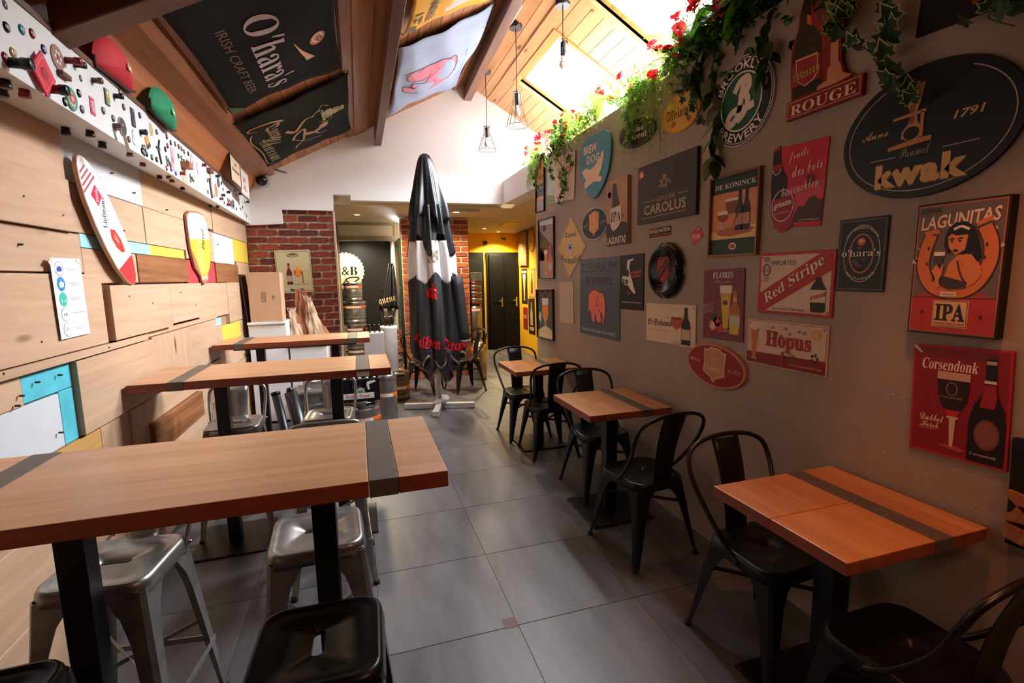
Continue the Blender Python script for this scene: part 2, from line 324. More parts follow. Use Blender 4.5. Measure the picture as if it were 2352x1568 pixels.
# back rooms
struct('ceiling_passage', MB().box(-1.4, 3.8, YG+.13, 10.5, 2.475, 2.75).box(XR+.14, 3.8, 5.0, YG+.13, 2.475, 2.66), cream)
struct('wall_hall_back', MB().box(1.4, 3.8, 10.2, 10.3, 0, 2.475), yellow)
struct('wall_hall_right', MB().prism([(3.33, 10.2, 0), (3.30, 9.9, 0), (2.88, 5.14, 0), (3.0, 5.14, 0), (3.45, 10.2, 0)], (0, 0, 2.475)), yellow)
struct('wall_hall_left', MB().box(1.50, 1.62, 7.95, 10.2, 0, 2.475), blackp)
struct('wall_store_back', MB().box(-1.4, .62, 9.75, 9.85, 0, 2.475), blackp)
struct('wall_store_right', MB().box(.62, .72, 8.62, 9.85, 0, 2.475), mat('#cfcdc8', .7, noise=.05))
struct('wall_store_left', MB().box(-1.4, -1.2, 6.6, 9.8, 0, 2.475), blackp)
struct('wall_behind', MB().box(-1.4, 3.8, -2.3, -2.2, 0, 4.1), mat('#6b4a34', .8))
# wall left panel over the white box, then roof boards
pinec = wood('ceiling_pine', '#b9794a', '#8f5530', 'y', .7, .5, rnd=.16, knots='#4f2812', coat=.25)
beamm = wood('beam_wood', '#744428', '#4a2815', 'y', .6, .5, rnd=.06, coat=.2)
beamx = wood('rafter_wood', '#6a3520', '#3d1c10', 'x', .6, .45, rnd=.06, coat=.2)
struct('trim_3', MB().hexa([(-1.19,-.6,2.46),(-1.02,-.6,2.46),(-1.15,YG,2.49),(-1.19,YG,2.49),(-1.19,-.6,roofL(-1.19)),(-1.03,-.6,roofL(-1.03)),(-1.03,YG,roofL(-1.03)),(-1.19,YG,roofL(-1.19))]), wood('orange_panel', '#bd7440', '#9c5a2f', 'y', .5, .5), label='orange wood panel above the white box beam')
cl = struct('ceiling', MB().prism([(-1.35, -2.2, roofL(-1.35)+.03), (1.40, -2.2, roofL(1.40)+.03), (1.40, -2.2, roofL(1.4)+.12), (-1.35, -2.2, roofL(-1.35)+.12)], (0, YG+2.3, 0)), mat('#5b3a22', .8))
n = 27
for i in range(n):
    a = -1.03+(1.40+1.03)*i/n; b = -1.03+(1.40+1.03)*(i+1)/n; g = .004
    P = [(a+g, -2.2, roofL(a+g)), (b-g*.2, -2.2, roofL(b-g*.2)), (b-g*.2, -2.2, roofL(b-g*.2)+.03), (a+g, -2.2, roofL(a+g)+.03)]
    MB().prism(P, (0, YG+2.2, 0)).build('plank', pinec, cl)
# right slope, around the two skylights
cr = struct('ceiling_right', MB().prism([(1.40, -2.2, roofR(1.40)+.03), (3.8, -2.2, roofR(3.8)+.03), (3.8, -2.2, roofR(3.8)+.12), (1.40, -2.2, roofR(1.40)+.12)], (0, 5.10, 0))
  .prism([(1.40, 2.90, roofR(1.40)+.03), (1.85, 2.90, roofR(1.85)+.03), (1.85, 2.90, roofR(1.85)+.12), (1.40, 2.90, roofR(1.40)+.12)], (0, YG+.1-2.90, 0))
  .prism([(3.0, 2.90, roofR(3.0)+.03), (3.8, 2.90, roofR(3.8)+.03), (3.8, 2.90, roofR(3.8)+.12), (3.0, 2.90, roofR(3.0)+.12)], (0, YG+.1-2.90, 0))
  .prism([(1.85, 3.80, roofR(1.85)+.03), (3.0, 3.80, roofR(3.0)+.03), (3.0, 3.80, roofR(3.0)+.12), (1.85, 3.80, roofR(1.85)+.12)], (0, .62, 0))
  .prism([(1.85, 5.55, roofR(1.85)+.03), (3.0, 5.55, roofR(3.0)+.03), (3.0, 5.55, roofR(3.0)+.12), (1.85, 5.55, roofR(1.85)+.12)], (0, .95, 0)), mat('#5b3a22', .8))
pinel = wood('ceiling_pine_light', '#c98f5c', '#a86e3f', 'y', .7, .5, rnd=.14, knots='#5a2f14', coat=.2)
n = 22
for i in range(n):
    a = 1.41+(3.66-1.41)*i/n; b = 1.41+(3.66-1.41)*(i+1)/n; g = .004; mid = (a+b)/2
    segs = [(-2.2, YG)] if not (1.83 < mid < 3.02) else [(-2.2, 2.88), (3.82, 4.40), (5.57, YG)]
    for y0, y1 in segs:
        P = [(a+g, y0, roofR(a+g)), (b-g*.2, y0, roofR(b-g*.2)), (b-g*.2, y0, roofR(b-g*.2)+.03), (a+g, y0, roofR(a+g)+.03)]
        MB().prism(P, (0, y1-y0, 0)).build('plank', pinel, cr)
# skylight frames
sfm = wood('skylight_frame', '#c98a4c', '#a96a34', 'y', .8, .45, coat=.2)
for k, (x0, x1, y0, y1) in enumerate(SKY):
    wroot = struct('window_%d' % (k+1), MB().prism([(x0-.05, y0-.05, roofR(x0-.05)-.012), (x0, y0-.05, roofR(x0)-.012), (x0, y0-.05, roofR(x0)+.16), (x0-.05, y0-.05, roofR(x0-.05)+.16)], (0, y1-y0+.1, 0))
      .prism([(x1, y0-.05, roofR(x1)-.012), (x1+.05, y0-.05, roofR(x1+.05)-.012), (x1+.05, y0-.05, roofR(x1+.05)+.16), (x1, y0-.05, roofR(x1)+.16)], (0, y1-y0+.1, 0)), sfm)
    for yy in (y0-.05, y1):
        MB().prism([(x0, yy, roofR(x0)-.012), (x1, yy, roofR(x1)-.012), (x1, yy, roofR(x1)+.16), (x0, yy, roofR(x0)+.16)], (0, .05, 0)).build('frame', sfm, wroot)
    for yy in (y0, y1-.055):
        MB().prism([(x0, yy, roofR(x0)+.06), (x1, yy, roofR(x1)+.06), (x1, yy, roofR(x1)+.12), (x0, yy, roofR(x0)+.12)], (0, .055, 0)).build('sash', sfm, wroot)
    for xx in (x0, x1-.06):
        MB().prism([(xx, y0, roofR(xx)+.06), (xx+.06, y0, roofR(xx+.06)+.06), (xx+.06, y0, roofR(xx+.06)+.12), (xx, y0, roofR(xx)+.12)], (0, y1-y0, 0)).build('sash', sfm, wroot)
# beams
def yb(name, x0, x1, zt, zb, y0, y1, m, sk=0):
    a0, a1 = x0-sk*(y1-y0), x1-sk*(y1-y0)
    return MB().hexa([(a0,y0,zb),(a1,y0,zb),(x1,y1,zb),(x0,y1,zb),(a0,y0,zt(a0)),(a1,y0,zt(a1)),(x1,y1,zt(x1)),(x0,y1,zt(x0))]).build(name, m, kind='structure', bevel=.006, label='')
o = yb('beam', .285, .362, roofL, 3.158, -2.2, YG, beamm); o['label'] = 'square brown purlin under the left roof slope'
o = yb('beam', 1.395, 1.49, lambda x: 3.93, 3.76, -2.2, YG, beamm, .038); o['label'] = 'brown ridge beam'
for x0, x1, d in ((-1.03,-.97,.012),(-.97,-.90,.02),(-.90,-.845,.045),(-.02,.06,.02),(.06,.20,.035),(.20,.285,.02),(1.26,1.33,.03),(1.33,1.395,.02),(.362,.40,.02)):
    MB().prism([(x0, 0, roofL(x0)-d), (x1, 0, roofL(x1)-d), (x1, 0, roofL(x1)), (x0, 0, roofL(x0))], (0, YG, 0)).build('moulding', pinec, cl)
for x0, x1, d in ((1.50,1.56,.02),(1.70,1.76,.015)):
    MB().prism([(x0, 0, roofR(x0)-d), (x1, 0, roofR(x1)-d), (x1, 0, roofR(x1)), (x0, 0, roofR(x0))], (0, YG, 0)).build('moulding', pinel, cr)
a, b = -1.0, 1.35
MB().hexa([(a,2.28,roofL(a)-.29),(b,2.28,roofL(b)-.29),(b,2.41,roofL(b)-.29),(a,2.41,roofL(a)-.29),(a,2.28,roofL(a)),(b,2.28,roofL(b)),(b,2.41,roofL(b)),(a,2.41,roofL(a))]).build('rafter', beamx, kind='structure', bevel=.006, label='dark brown rafter crossing the roof near the camera')
tag(MB().tube([hp(1206, 0, *RP)+Vector((-.03, 0, -.045)), hp(1110, 156, *RP)+Vector((-.03, 0, -.045))], .011, 10).build('cable_conduit', mat('#e8e8e8', .4)), 'white cable conduit running along the ridge beam', 'conduit')
# white box beam with the cap collection, tapering towards the gable
bx = lambda y: -.985-.035*(y-2)
SHN = Vector((1, .035, 0)).normalized(); SHP = (bx(2), 2, 0)
bb = MB().hexa([(XL,-.6,2.235),(bx(-.6),-.6,2.215),(bx(YG),YG,2.215),(XL,YG,2.235),(XL,-.6,2.45),(bx(-.6),-.6,2.45),(bx(YG),YG,2.48),(XL,YG,2.48)])
struct('trim_4', bb, mat('#dededd', .5, noise=.04), label='long white box beam along the top of the left wall')
struct('trim_5', MB().hexa([(XL,-.6,2.45),(bx(-.6)+.006,-.6,2.45),(bx(YG)+.006,YG,2.48),(XL,YG,2.48),(XL,-.6,2.472),(bx(-.6)+.006,-.6,2.472),(bx(YG)+.006,YG,2.502),(XL,YG,2.502)]), beamm, label='brown wood strip on top of the white box beam')
def glass_mat(name='clear_glass', tint=(1, 1, 1, 1), fac=.06):
    m = bpy.data.materials.new(name); m.use_nodes = True; nt = m.node_tree; N = nt.nodes; N.clear()
    t = N.new('ShaderNodeBsdfTransparent'); t.inputs[0].default_value = tint; g = N.new('ShaderNodeBsdfGlossy'); g.inputs['Roughness'].default_value = .03
    f = N.new('ShaderNodeFresnel'); f.inputs[0].default_value = 1.45; mx = N.new('ShaderNodeMixShader'); o = N.new('ShaderNodeOutputMaterial')
    ad = N.new('ShaderNodeMath'); ad.operation = 'MULTIPLY'; ad.inputs[1].default_value = .9
    nt.links.new(f.outputs[0], ad.inputs[0]); nt.links.new(ad.outputs[0], mx.inputs[0]); nt.links.new(t.outputs[0], mx.inputs[1]); nt.links.new(g.outputs[0], mx.inputs[2]); nt.links.new(mx.outputs[0], o.inputs[0]); return m
glassm = glass_mat()
for k, (x0, x1, y0, y1) in enumerate(SKY):
    MB().add([(x0+.02, y0+.02, roofR(x0+.02)+.09), (x1-.02, y0+.02, roofR(x1-.02)+.09), (x1-.02, y1-.02, roofR(x1-.02)+.09), (x0+.02, y1-.02, roofR(x0+.02)+.09)], [(0, 1, 2, 3)]).build('pane', glassm, bpy.data.objects['window_%d' % (k+1)])
steel = mat('#aaa6a2', .36, .9, name='brushed_steel', noise=.25, nscale=14)
steeld = mat('#47403c', .36, 1, name='dark_gunmetal', noise=.25, nscale=10)
blackm = mat('#141416', .38, .3, name='black_powder_coat', noise=.1)
chrome = mat('#c8c4be', .18, 1, name='polished_steel', noise=.05)
inlay = mat('#5c5148', .5, name='dark_inlay', noise=.12, nscale=20)
# ================================================================ tables
topL = wood('oak_top', '#c4926a', '#a3744e', 'x', .8, .42, rnd=.10, coat=.35); edgeL = wood('oak_edge', '#94462a', '#642c18', 'x', .8, .45, rnd=.06)
edgeR = wood('beech_edge', '#a0502e', '#743420', 'y', .7, .45, rnd=.08)
def edged(mb, name, mt, me_, parent, **k):
    o = mb.build(name, [mt, me_], parent, **k); o.data.polygons.foreach_set('material_index', [0, 0]+[1]*(len(o.data.polygons)-2)); return o
topR = wood('beech_top', '#c98a55', '#a5653a', 'y', .7, .40, rnd=.12, coat=.15)
def high_table(x0, x1, y0, y1, label, s1, s2, posts):
    t = thing('high_table', label, 'table', ((x0+x1)/2, (y0+y1)/2, 0), 0, 'high bar tables along the plank wall')
    zt, th = 1.05, .046
    for a, b in ((x0, s1), (s1+.075, s2), (s2+.075, x1)):
        edged(MB().box(a+.0006, b-.0006, y0, y1, zt-th, zt), 'tabletop', topL, edgeL, t, bevel=.003)
    for s in (s1, s2): MB().box(s, s+.075, y0-.001, y1+.001, zt-th-.001, zt+.0008).build('inlay_strip', inlay, t, bevel=.002, label='dark strip set into the tabletop')
    ym = (y0+y1)/2
    MB().box(x0+.12, x1-.12, ym-.09, ym-.05, zt-th-.03, zt-th).box(x0+.12, x1-.12, ym+.05, ym+.09, zt-th-.03, zt-th).build('under_frame', blackm, t)
    for px in posts:
        MB().box(px-.034, px+.034, ym-.034, ym+.034, .012, zt-th).build('leg', blackm, t, bevel=.003)
        MB().box(px-.20, px+.20, ym-.21, ym+.21, 0, .012).build('base_plate', blackm, t, bevel=.003)
    return t
high_table(-1.17, .205, 1.27, 1.83, 'high wooden bar table nearest the camera with two dark inlay strips', -.99, -.003, (-.775, -.14))
t2 = high_table(-1.165, .158, 2.93, 3.48, 'high wooden bar table in the middle of the plank wall row', -.985, -.04, (-.80, -.165))
MB().box(-.038, .033, 2.9282, 2.9292, 1.008, 1.034).build('worn_edge', mat('#d8cdbc', .6), t2, label='pale bare patch on the edge of the strip')
high_table(-1.175, .073, 4.53, 5.04, 'high wooden bar table farthest away in front of the white cartons', -1.02, -.115, (-.86, -.235))
def low_table(x0, x1, y0, y1, label, sx):
    t = thing('cafe_table', label, 'table', ((x0+x1)/2, (y0+y1)/2, 0), 0, 'small square tables along the sign wall')
    zt, th = .75, .042
    ym = (y0+y1)/2; xm = (x0+x1)/2
    for a, b in ((x0, sx), (sx+.075, x1)):
        for c, d in ((y0, ym), (ym, y1)) if a == x0 else ((y0, y1),):
            edged(MB().box(a+.0005, b-.0005, c+.0004, d-.0004, zt-th, zt), 'tabletop', topR, edgeR, t, bevel=.003)
    MB().box(sx, sx+.075, y0-.001, y1+.001, zt-th-.001, zt+.0008).build('inlay_strip', inlay, t, bevel=.002, label='dark strip set into the tabletop')
    MB().box(xm-.2, xm+.2, ym-.03, ym+.03, zt-th-.025, zt-th).box(xm-.03, xm+.03, ym-.2, ym+.2, zt-th-.025, zt-th).build('under_frame', blackm, t)
    MB().box(xm-.04, xm+.04, ym-.04, ym+.04, .012, zt-th-.02).build('leg', blackm, t, bevel=.004)
    MB().box(xm-.215, xm+.215, ym-.215, ym+.215, 0, .012).build('base_plate', blackm, t, bevel=.003)
low_table(1.27, 1.865, .95, 1.50, 'orange wooden cafe table nearest the camera under the red bottle sign', 1.63)
low_table(1.248, 1.81, 2.52, 3.09, 'orange wooden cafe table in the middle of the sign wall row', 1.60)
low_table(1.25, 1.86, 3.945, 4.51, 'wooden cafe table farthest along the sign wall by the yellow hall', 1.60)
# ================================================================ metal stools
def rrect(w, d, r, n=5, cx=0, cy=0):
    P = []
    for sx, sy, a0 in ((1, 1, 0), (-1, 1, PI/2), (-1, -1, PI), (1, -1, 1.5*PI)):
        for i in range(n+1): a = a0+PI/2*i/n; P.append((cx+sx*(w/2-r)+r*math.cos(a), cy+sy*(d/2-r)+r*math.sin(a)))
    return P
def seat_mesh(mb, w, d, z, drop, slot=(.085, .022), flare=.012, lip=.012):
    n = 6; ro = rrect(w, d, .055, n); N = len(ro)
    def ring(sc, zz): return [(x*sc[0], y*sc[1], zz) for x, y in ro]
    sl = [(x, y, z-.006) for x, y in rrect(slot[0], slot[1], min(slot)*.49, n)]
    rings = [[(x, y, z-.02) for x, y, _ in sl], sl, ring((.80, .80), z-.006), ring((.87, .87), z-.005), ring((.92, .92), z), ring((.97, .97), z-.001), ring((1, 1), z-.010), ring((1+flare/w, 1+flare/d), z-drop)]
    vs = [p for r in rings for p in r]; fs = [(j*N+i, j*N+(i+1) % N, (j+1)*N+(i+1) % N, (j+1)*N+i) for j in range(len(rings)-1) for i in range(N)]
    mb.add(vs, fs, True)
def leg_shell(mb, top, bot, w1, w2, dirx, diry, arch=.05):
    """folded sheet leg: two tapering flanges meeting at a rounded outer corner"""
    t = Vector(top); b = Vector(bot); k = 8
    P = []
    for i in range(k+1):
        f = i/k; c = t.lerp(b, f); wd = w1+(w2-w1)*min(1, f*1.0)+(arch*(1-f*4)**2 if f < .25 else 0)
        P += [c+Vector((-dirx*wd, 0, 0)), c+Vector((-dirx*.012, diry*.0, 0)), c+Vector((0, -diry*.012, 0)), c+Vector((0, -diry*wd, 0))]
    fs = [(i*4+j, i*4+j+1, (i+1)*4+j+1, (i+1)*4+j) for i in range(k) for j in range(3)]
    mb.add(P, fs, False)
def make_stool(m, label, back=False, seat=None, h=.68, slot=(.095, .026)):
    t = thing('bar_stool', label, 'stool')
    W = .305
    b = MB(); seat_mesh(b, W, W, h, .045, slot); b.build('seat', seat or m, t, solid=.003, local=True)
    for sx in (-1, 1):
        for sy in (-1, 1):
            q = MB(); leg_shell(q, (sx*.150, sy*.150, h-.03), (sx*.205, sy*.205, .012), .065, .028, sx, sy); q.build('leg', m, t, solid=.003, local=True)
            MB().cyl((sx*.197, sy*.197, 0), (sx*.197, sy*.197, .022), .017, .015, 10).build('foot_cap', mat('#1b1b1b', .6), t, local=True)
    q = MB()
    for a, c in (((-1, -1), (1, -1)), ((1, -1), (1, 1)), ((1, 1), (-1, 1)), ((-1, 1), (-1, -1))):
        q.bar((a[0]*.186, a[1]*.186, .235), (c[0]*.186, c[1]*.186, .235), .004, .022)
    q.build('foot_rail', m, t, local=True)
    q = MB(); q.bar((-.178, -.178, .33), (.178, .178, .33), .003, .016).bar((-.178, .178, .328), (.178, -.178, .328), .003, .016); q.build('cross_brace', m, t, local=True)
    if back:
        bh = back; P = []
        ctrl = [(-.150, .10, h-.05), (-.158, .135, h+.02), (-.166, .172, h+bh*.55), (-.160, .190, h+bh*.88), (-.12, .197, h+bh), (0, .200, h+bh+.004), (.12, .197, h+bh), (.160, .190, h+bh*.88), (.166, .172, h+bh*.55), (.158, .135, h+.02), (.150, .10, h-.05)]
        MB().tube(smooth(ctrl, 5), .0105, 8).build('back_hoop', m, t, local=True)
        s = MB(); s.grid(lambda u, v: Vector(((u-.5)*(.095+.03*v), .155+.040*v-.012*math.cos((u-.5)*3), h-.04+(bh+.04)*v)), 6, 5)
        s.build('back_splat', m, t, solid=.003, local=True)
        for sx in (-1, 1): MB().cyl((sx*.163, .118, h-.02), (sx*.174, .118, h-.02), .008, .005, 8).build('rivet', chrome, t, local=True)
    return t
def smooth(P, n):
    P = [Vector(p) for p in P]; o = []
    for i in range(len(P)-1):
        a, b, c, d = P[max(i-1, 0)], P[i], P[i+1], P[min(i+2, len(P)-1)]
        for k in range(n):
            t = k/n; o.append(.5*((2*b)+(c-a)*t+(2*a-5*b+4*c-d)*t*t+(3*b-a-3*c+d)*t**3))
    o.append(P[-1]); return o
brass = mat('#7d7066', .30, 1, name='warm_steel', noise=.3, nscale=8)
SG = 'metal bar stools at the high tables'
sA = make_stool(steel, 'backless steel stool under the right end of the nearest high table'); sA['group'] = SG; sA.matrix_basis = Matrix.Translation((-.19, 1.80, 0)) @ Matrix.Rotation(.05, 4, 'Z')
sB = make_stool(steel, 'steel stool with low back at the wall end of the nearest high table', back=.20); sB['group'] = SG; sB.matrix_basis = Matrix.Translation((-.80, 1.80, 0)) @ Matrix.Rotation(-.12, 4, 'Z')
sC = make_stool(mat('#4a4745', .30, 1, name='blackened_steel', noise=.2), 'dark steel stool in front of the nearest high table, central at the bottom', seat=mat('#201f20', .34, .6, name='black_seat', noise=.1), slot=(.032, .095)); sC['group'] = SG
sC.matrix_basis = Matrix.Translation((-.145, 1.21, 0)) @ Matrix.Rotation(-.03, 4, 'Z')
dup(sC, (-.86, 1.20, 0), .04, 'dark steel stool at the bottom left corner of the picture', SG)
kw = dict(group=SG)
dup(sB, (-.80, 3.42, 0), .05, 'steel stool with low back behind the middle high table, near the wall', SG)
dup(sB, (-.235, 3.42, 0), -.06, 'steel stool with oval hole in its seat behind the middle high table', SG)
dup(sB, (-.20, 2.66, 0), PI+.04, 'steel stool with low hoop back tucked under the aisle end of the middle table', SG)
dup(sA, (-.39, 4.30, 0), .02, 'backless steel stool between the middle and farthest high tables', SG)
# ================================================================ cafe chairs
def make_chair(label, m=blackm, hm=None, seatm=None):
    hm = hm or steeld
    t = thing('metal_chair', label, 'chair'); h = .45
    b = MB(); n = 6; ro = [(x*(1-.10*(y/.18 if y > 0 else 0)), y) for x, y in rrect(.36, .36, .08, n)]; N = len(ro)
    rings = [[(x*.02, y*.02, h-.010) for x, y in ro], [(x*.5, y*.5, h-.009) for x, y in ro], [(x*.85, y*.85, h-.006) for x, y in ro], [(x*.95, y*.95, h) for x, y in ro], [(x, y, h-.008) for x, y in ro], [(x*1.02, y*1.02, h-.045) for x, y in ro]]
    b.add([p for r in rings for p in r], [(j*N+i, j*N+(i+1) % N, (j+1)*N+(i+1) % N, (j+1)*N+i) for j in range(len(rings)-1) for i in range(N)], True)
    b.build('seat', seatm or m, t, solid=.003, local=True)
    for sx in (-1, 1):
        for sy in (-1, 1):
            q = MB(); leg_shell(q, (sx*(.165-.012*(sy > 0)), sy*.165, h-.03), (sx*.215, sy*.225, .012), .075, .025, sx, sy, .05); q.build('leg', m, t, solid=.003, local=True)
            MB().cyl((sx*.208, sy*.218, 0), (sx*.208, sy*.218, .02), .015, .013, 8).build('foot_cap', mat('#1b1b1b', .6), t, local=True)
    q = MB(); q.bar((-.172, -.178, .30), (.172, .178, .30), .003, .018).bar((-.172, .178, .298), (.172, -.178, .298), .003, .018); q.build('cross_brace', m, t, local=True)
    ctrl = [(-.178, -.02, h-.03), (-.182, .05, h+.02), (-.205, .155, h+.15), (-.225, .215, h+.27), (-.205, .243, h+.345), (-.12, .258, h+.385), (0, .262, h+.395), (.12, .258, h+.385), (.205, .243, h+.345), (.225, .215, h+.27), (.205, .155, h+.15), (.182, .05, h+.02), (.178, -.02, h-.03)]
    MB().tube(smooth(ctrl, 5), .0105, 8).build('back_hoop', hm, t, local=True)
    s = MB(); s.grid(lambda u, v: Vector(((u-.5)*(.115+.035*v), .168+.090*v-.012*math.cos((u-.5)*3)-.02*math.sin(v*PI), h-.03+(.415)*v)), 6, 8)
    s.build('back_splat', m, t, solid=.003, local=True)
    return t
CG = 'black metal cafe chairs along the sign wall'
c1 = make_chair('black metal chair facing the camera behind the nearest cafe table'); c1['group'] = CG; c1.matrix_basis = Matrix.Translation((1.555, 1.50, 0)) @ Matrix.Rotation(.06, 4, 'Z')
dup(c1, (1.50, 2.36, 0), PI+.12, 'black metal chair with its back to the camera at the middle cafe table', CG)
dup(c1, (1.62, 3.14, 0), .0, 'black metal chair facing the camera behind the middle cafe table', CG)
dup(c1, (1.55, 3.97, 0), PI-.02, 'black metal chair with its back to the camera at the farthest cafe table', CG)
dup(c1, (1.50, 4.51, 0), .02, 'black metal chair behind the farthest cafe table, beside the yellow hall', CG)
dup(c1, (1.52, .92, 0), PI+.03, 'black metal chair in the dark bottom right corner of the picture', CG)
c7 = make_chair('gunmetal chair facing the parasol in front of the brick pillar', steeld, steeld); c7.matrix_basis = Matrix.Translation((1.35, 6.62, 0)) @ Matrix.Rotation(-PI/2+.25, 4, 'Z')
dup(c7, (.80, 6.72, 0), 2.7, 'gunmetal chair hidden behind the folded parasol')
# ================================================================ kegs, crate, cartons
orange = mat('#e06a1e', .5, name='orange_band', noise=.05); lab_w = mat('#e8e4df', .6, name='paper_label', noise=.03)
def keg(loc, r, h, label, slim=False, band=.55, m=steel, group='steel beer kegs'):
    t = thing('keg', label, 'keg', loc, random.uniform(0, 6), group)
    if slim: pr = [(r*.80, .0), (r*.96, .012), (r, .03), (r, h*.14), (r*.985, h*.15), (r, h*.16), (r, h*.80), (r*.975, h*.815), (r, h*.83), (r*.97, h*.90), (r*.86, h*.945), (r*.80, h*.95), (r*.80, h), (r*.74, h), (r*.74, h*.93), (r*.2, h*.95), (0.001, h*.95)]
    else: pr = [(r*.88, 0), (r*.97, .008), (r*.97, h*.17), (r*.90, h*.19), (r*.94, h*.22), (r, h*.29), (r*.96, h*.33), (r*.985, h*.37), (r*.985, h*.62), (r*.96, h*.66), (r, h*.70), (r*.94, h*.77), (r*.90, h*.80), (r*.97, h*.83), (r*.99, h*.98), (r*.96, h), (r*.93, h*.98), (r*.90, h*.82), (r*.3, h*.84), (.001, h*.85)]
    MB().lathe(pr, 28, cap=False).build('body', m, t, local=True)
    z0 = h*band; MB().lathe([(r*1.002, z0), (r*1.005, z0+.001), (r*1.005, z0+.045), (r*1.002, z0+.046)], 28, cap=False).build('band', orange, t, local=True)
    g = MB(); g.grid(lambda u, v: Vector(((r*1.009)*math.cos(4.0+u*1.3-t.rotation_euler.z), (r*1.009)*math.sin(4.0+u*1.3-t.rotation_euler.z), z0+.004+.036*v)), 6, 1); g.build('label', lab_w, t, local=True)
    if not slim:
        for k in range(3):
            a = k*2*PI/3; q = MB(); c, s = math.cos(a), math.sin(a)
            P = [Vector((c*(r+.001)-s*x, s*(r+.001)+c*x, h*.905+z)) for x, z in rrect(.11, .034, .016, 4)]
            q.tube([p*1 for p in P], .004, 6, True).build('handle', chrome, t, local=True)
            MB().face([(p.x*.985, p.y*.985, p.z) for p in P][::-1]).build('handle_opening', mat('#0c0c0c', .8), t, local=True)
    return t
keg((.235, 5.50, 0), .112, .565, 'slim steel keg with orange band beside the crate, at the aisle', True, .50)
keg((-.03, 5.10, 0), .178, .375, 'wide steel keg with orange band carrying the black beer crate', band=.42)
keg((-.50, 4.95, 0), .19, .55, 'steel keg behind the stools, beside the black tubes', band=.60)
keg((-.42, 5.42, 0), .19, .55, 'steel keg farther back below the white cartons', band=.6)
# beer crate
t = thing('beer_crate', 'black plastic beer crate with a white Gulden Draak label, full of bottles', 'crate', (-.04, 5.10, .375), .0)
bk = mat('#0f0f11', .35, name='black_plastic', noise=.05); X0, X1, Y0, Y1, Z0, Z1 = -.225, .145, 4.93, 5.27, .376, .60
q = MB(); q.box(X0, X1, Y0, Y1, Z0, Z0+.01)
q.box(X0, X1, Y0, Y0+.008, Z0, Z0+.13).box(X0, X0+.09, Y0, Y0+.008, Z0+.13, Z1).box(X1-.09, X1, Y0, Y0+.008, Z0+.13, Z1).box(X0, X1, Y0-.004, Y0+.010, Z1-.035, Z1)
q.box(X0, X1, Y1-.008, Y1, Z0, Z1).box(X0, X0+.008, Y0, Y1, Z0, Z1).box(X1-.008, X1, Y0, Y1, Z0, Z1)
for z in (.43, .50): q.box(X0-.003, X1+.003, Y0-.004, Y0, z, z+.006)
q.build('body', bk, t, bevel=.002)
MB().box(X0+.015, X1-.055, Y0-.007, Y0-.004, .405, .46).build('paper_strip', lab_w, t)
MB().lathe([(.04, 0), (.04, .003)], 16, Matrix.Translation((-.035, Y0-.004, .475)) @ Matrix.Rotation(PI/2, 4, 'X')).build('round_crest', mat('#b9b4b0', .5), t)
MB().prism([(.02, Y0-.005, .55), (.035, Y0-.005, .49), (.05, Y0-.005, .49), (.045, Y0-.005, .545), (.11, Y0-.005, .565), (.10, Y0-.005, .585), (.03, Y0-.005, .57)], (0, -.002, 0)).build('torn_label', lab_w, t)
glass_b = mat('#17100b', .12, name='brown_bottle_glass', noise=0, coat=.6); capm = mat('#d8d6d2', .35, .6, name='crown_cap')
b0 = thing('beer_bottle', 'brown bottle in the black crate, front row, leftmost', 'bottle', (-.18, 4.985, .388), 0, 'bottles in the crate')
MB().lathe([(.028, 0), (.03, .005), (.03, .11), (.026, .13), (.013, .165), (.0125, .205), (.014, .207), (.014, .212)], 12).build('glass_body', glass_b, b0, local=True)
MB().lathe([(.015, .208), (.016, .211), (.014, .217), (.001, .218)], 12).build('cap', capm, b0, local=True)
for i in range(5):
    for j in range(4):
        if i or j: dup(b0, (-.18+i*.07, 4.985+j*.077, .388), random.uniform(0, 6), f"brown bottle in the black crate, {['front', 'second', 'third', 'back'][j]} row, {['leftmost', 'second from left', 'middle', 'second from right', 'rightmost'][i]}", 'bottles in the crate')
# inclined black tubes behind the stools (a folded black parasol pair)
t = thing('folded_parasol', 'black folded parasol leaning against the kegs behind the stools', 'parasol', (-.36, 3.72, 0))
MB().cyl((-.36, 3.72, .0), (-.53, 3.92, .74), .052, .045, 16).build('cover', mat('#1a1b1e', .35, noise=.1), t)
MB().cyl((-.53, 3.92, .74), (-.537, 3.93, .77), .03, .02, 10).build('tip', blackm, t)
t = thing('black_tube', 'black glossy tube leaning beside the folded parasol', 'tube', (-.46, 3.70, 0)); MB().cyl((-.47, 3.66, .0), (-.62, 3.86, .74), .03, .03, 14).build('shaft', blackm, t); MB().cyl((-.62, 3.86, .74), (-.624, 3.866, .76), .033, .033, 14).build('end_cap', blackm, t)
# white cartons / appliances
wbox = mat('#dcdadd', .45, name='white_cabinet', noise=.04)
t = thing('white_cabinet', 'tall white cabinet in the corner carrying the cardboard box', 'cabinet', (-.95, 6.0, 0))
MB().box(-1.145, -.775, 5.80, 6.36, .03, 1.10).build('body', wbox, t, bevel=.004); MB().box(-1.15, -.77, 5.78, 6.36, 1.10, 1.128).build('lid', wbox, t, bevel=.006)
MB().box(-1.13, -.79, 5.84, 6.3, 0, .03).build('plinth', blackm, t)
t = thing('white_cabinet', 'low white cabinet under the crumpled paper bags', 'cabinet', (-.57, 6.0, 0))
MB().box(-.755, -.375, 5.80, 6.36, .03, .84).build('body', wbox, t, bevel=.004); MB().box(-.76, -.37, 5.78, 6.36, .84, .868).build('lid', wbox, t, bevel=.006); MB().box(-.74, -.39, 5.84, 6.3, 0, .03).build('plinth', blackm, t)
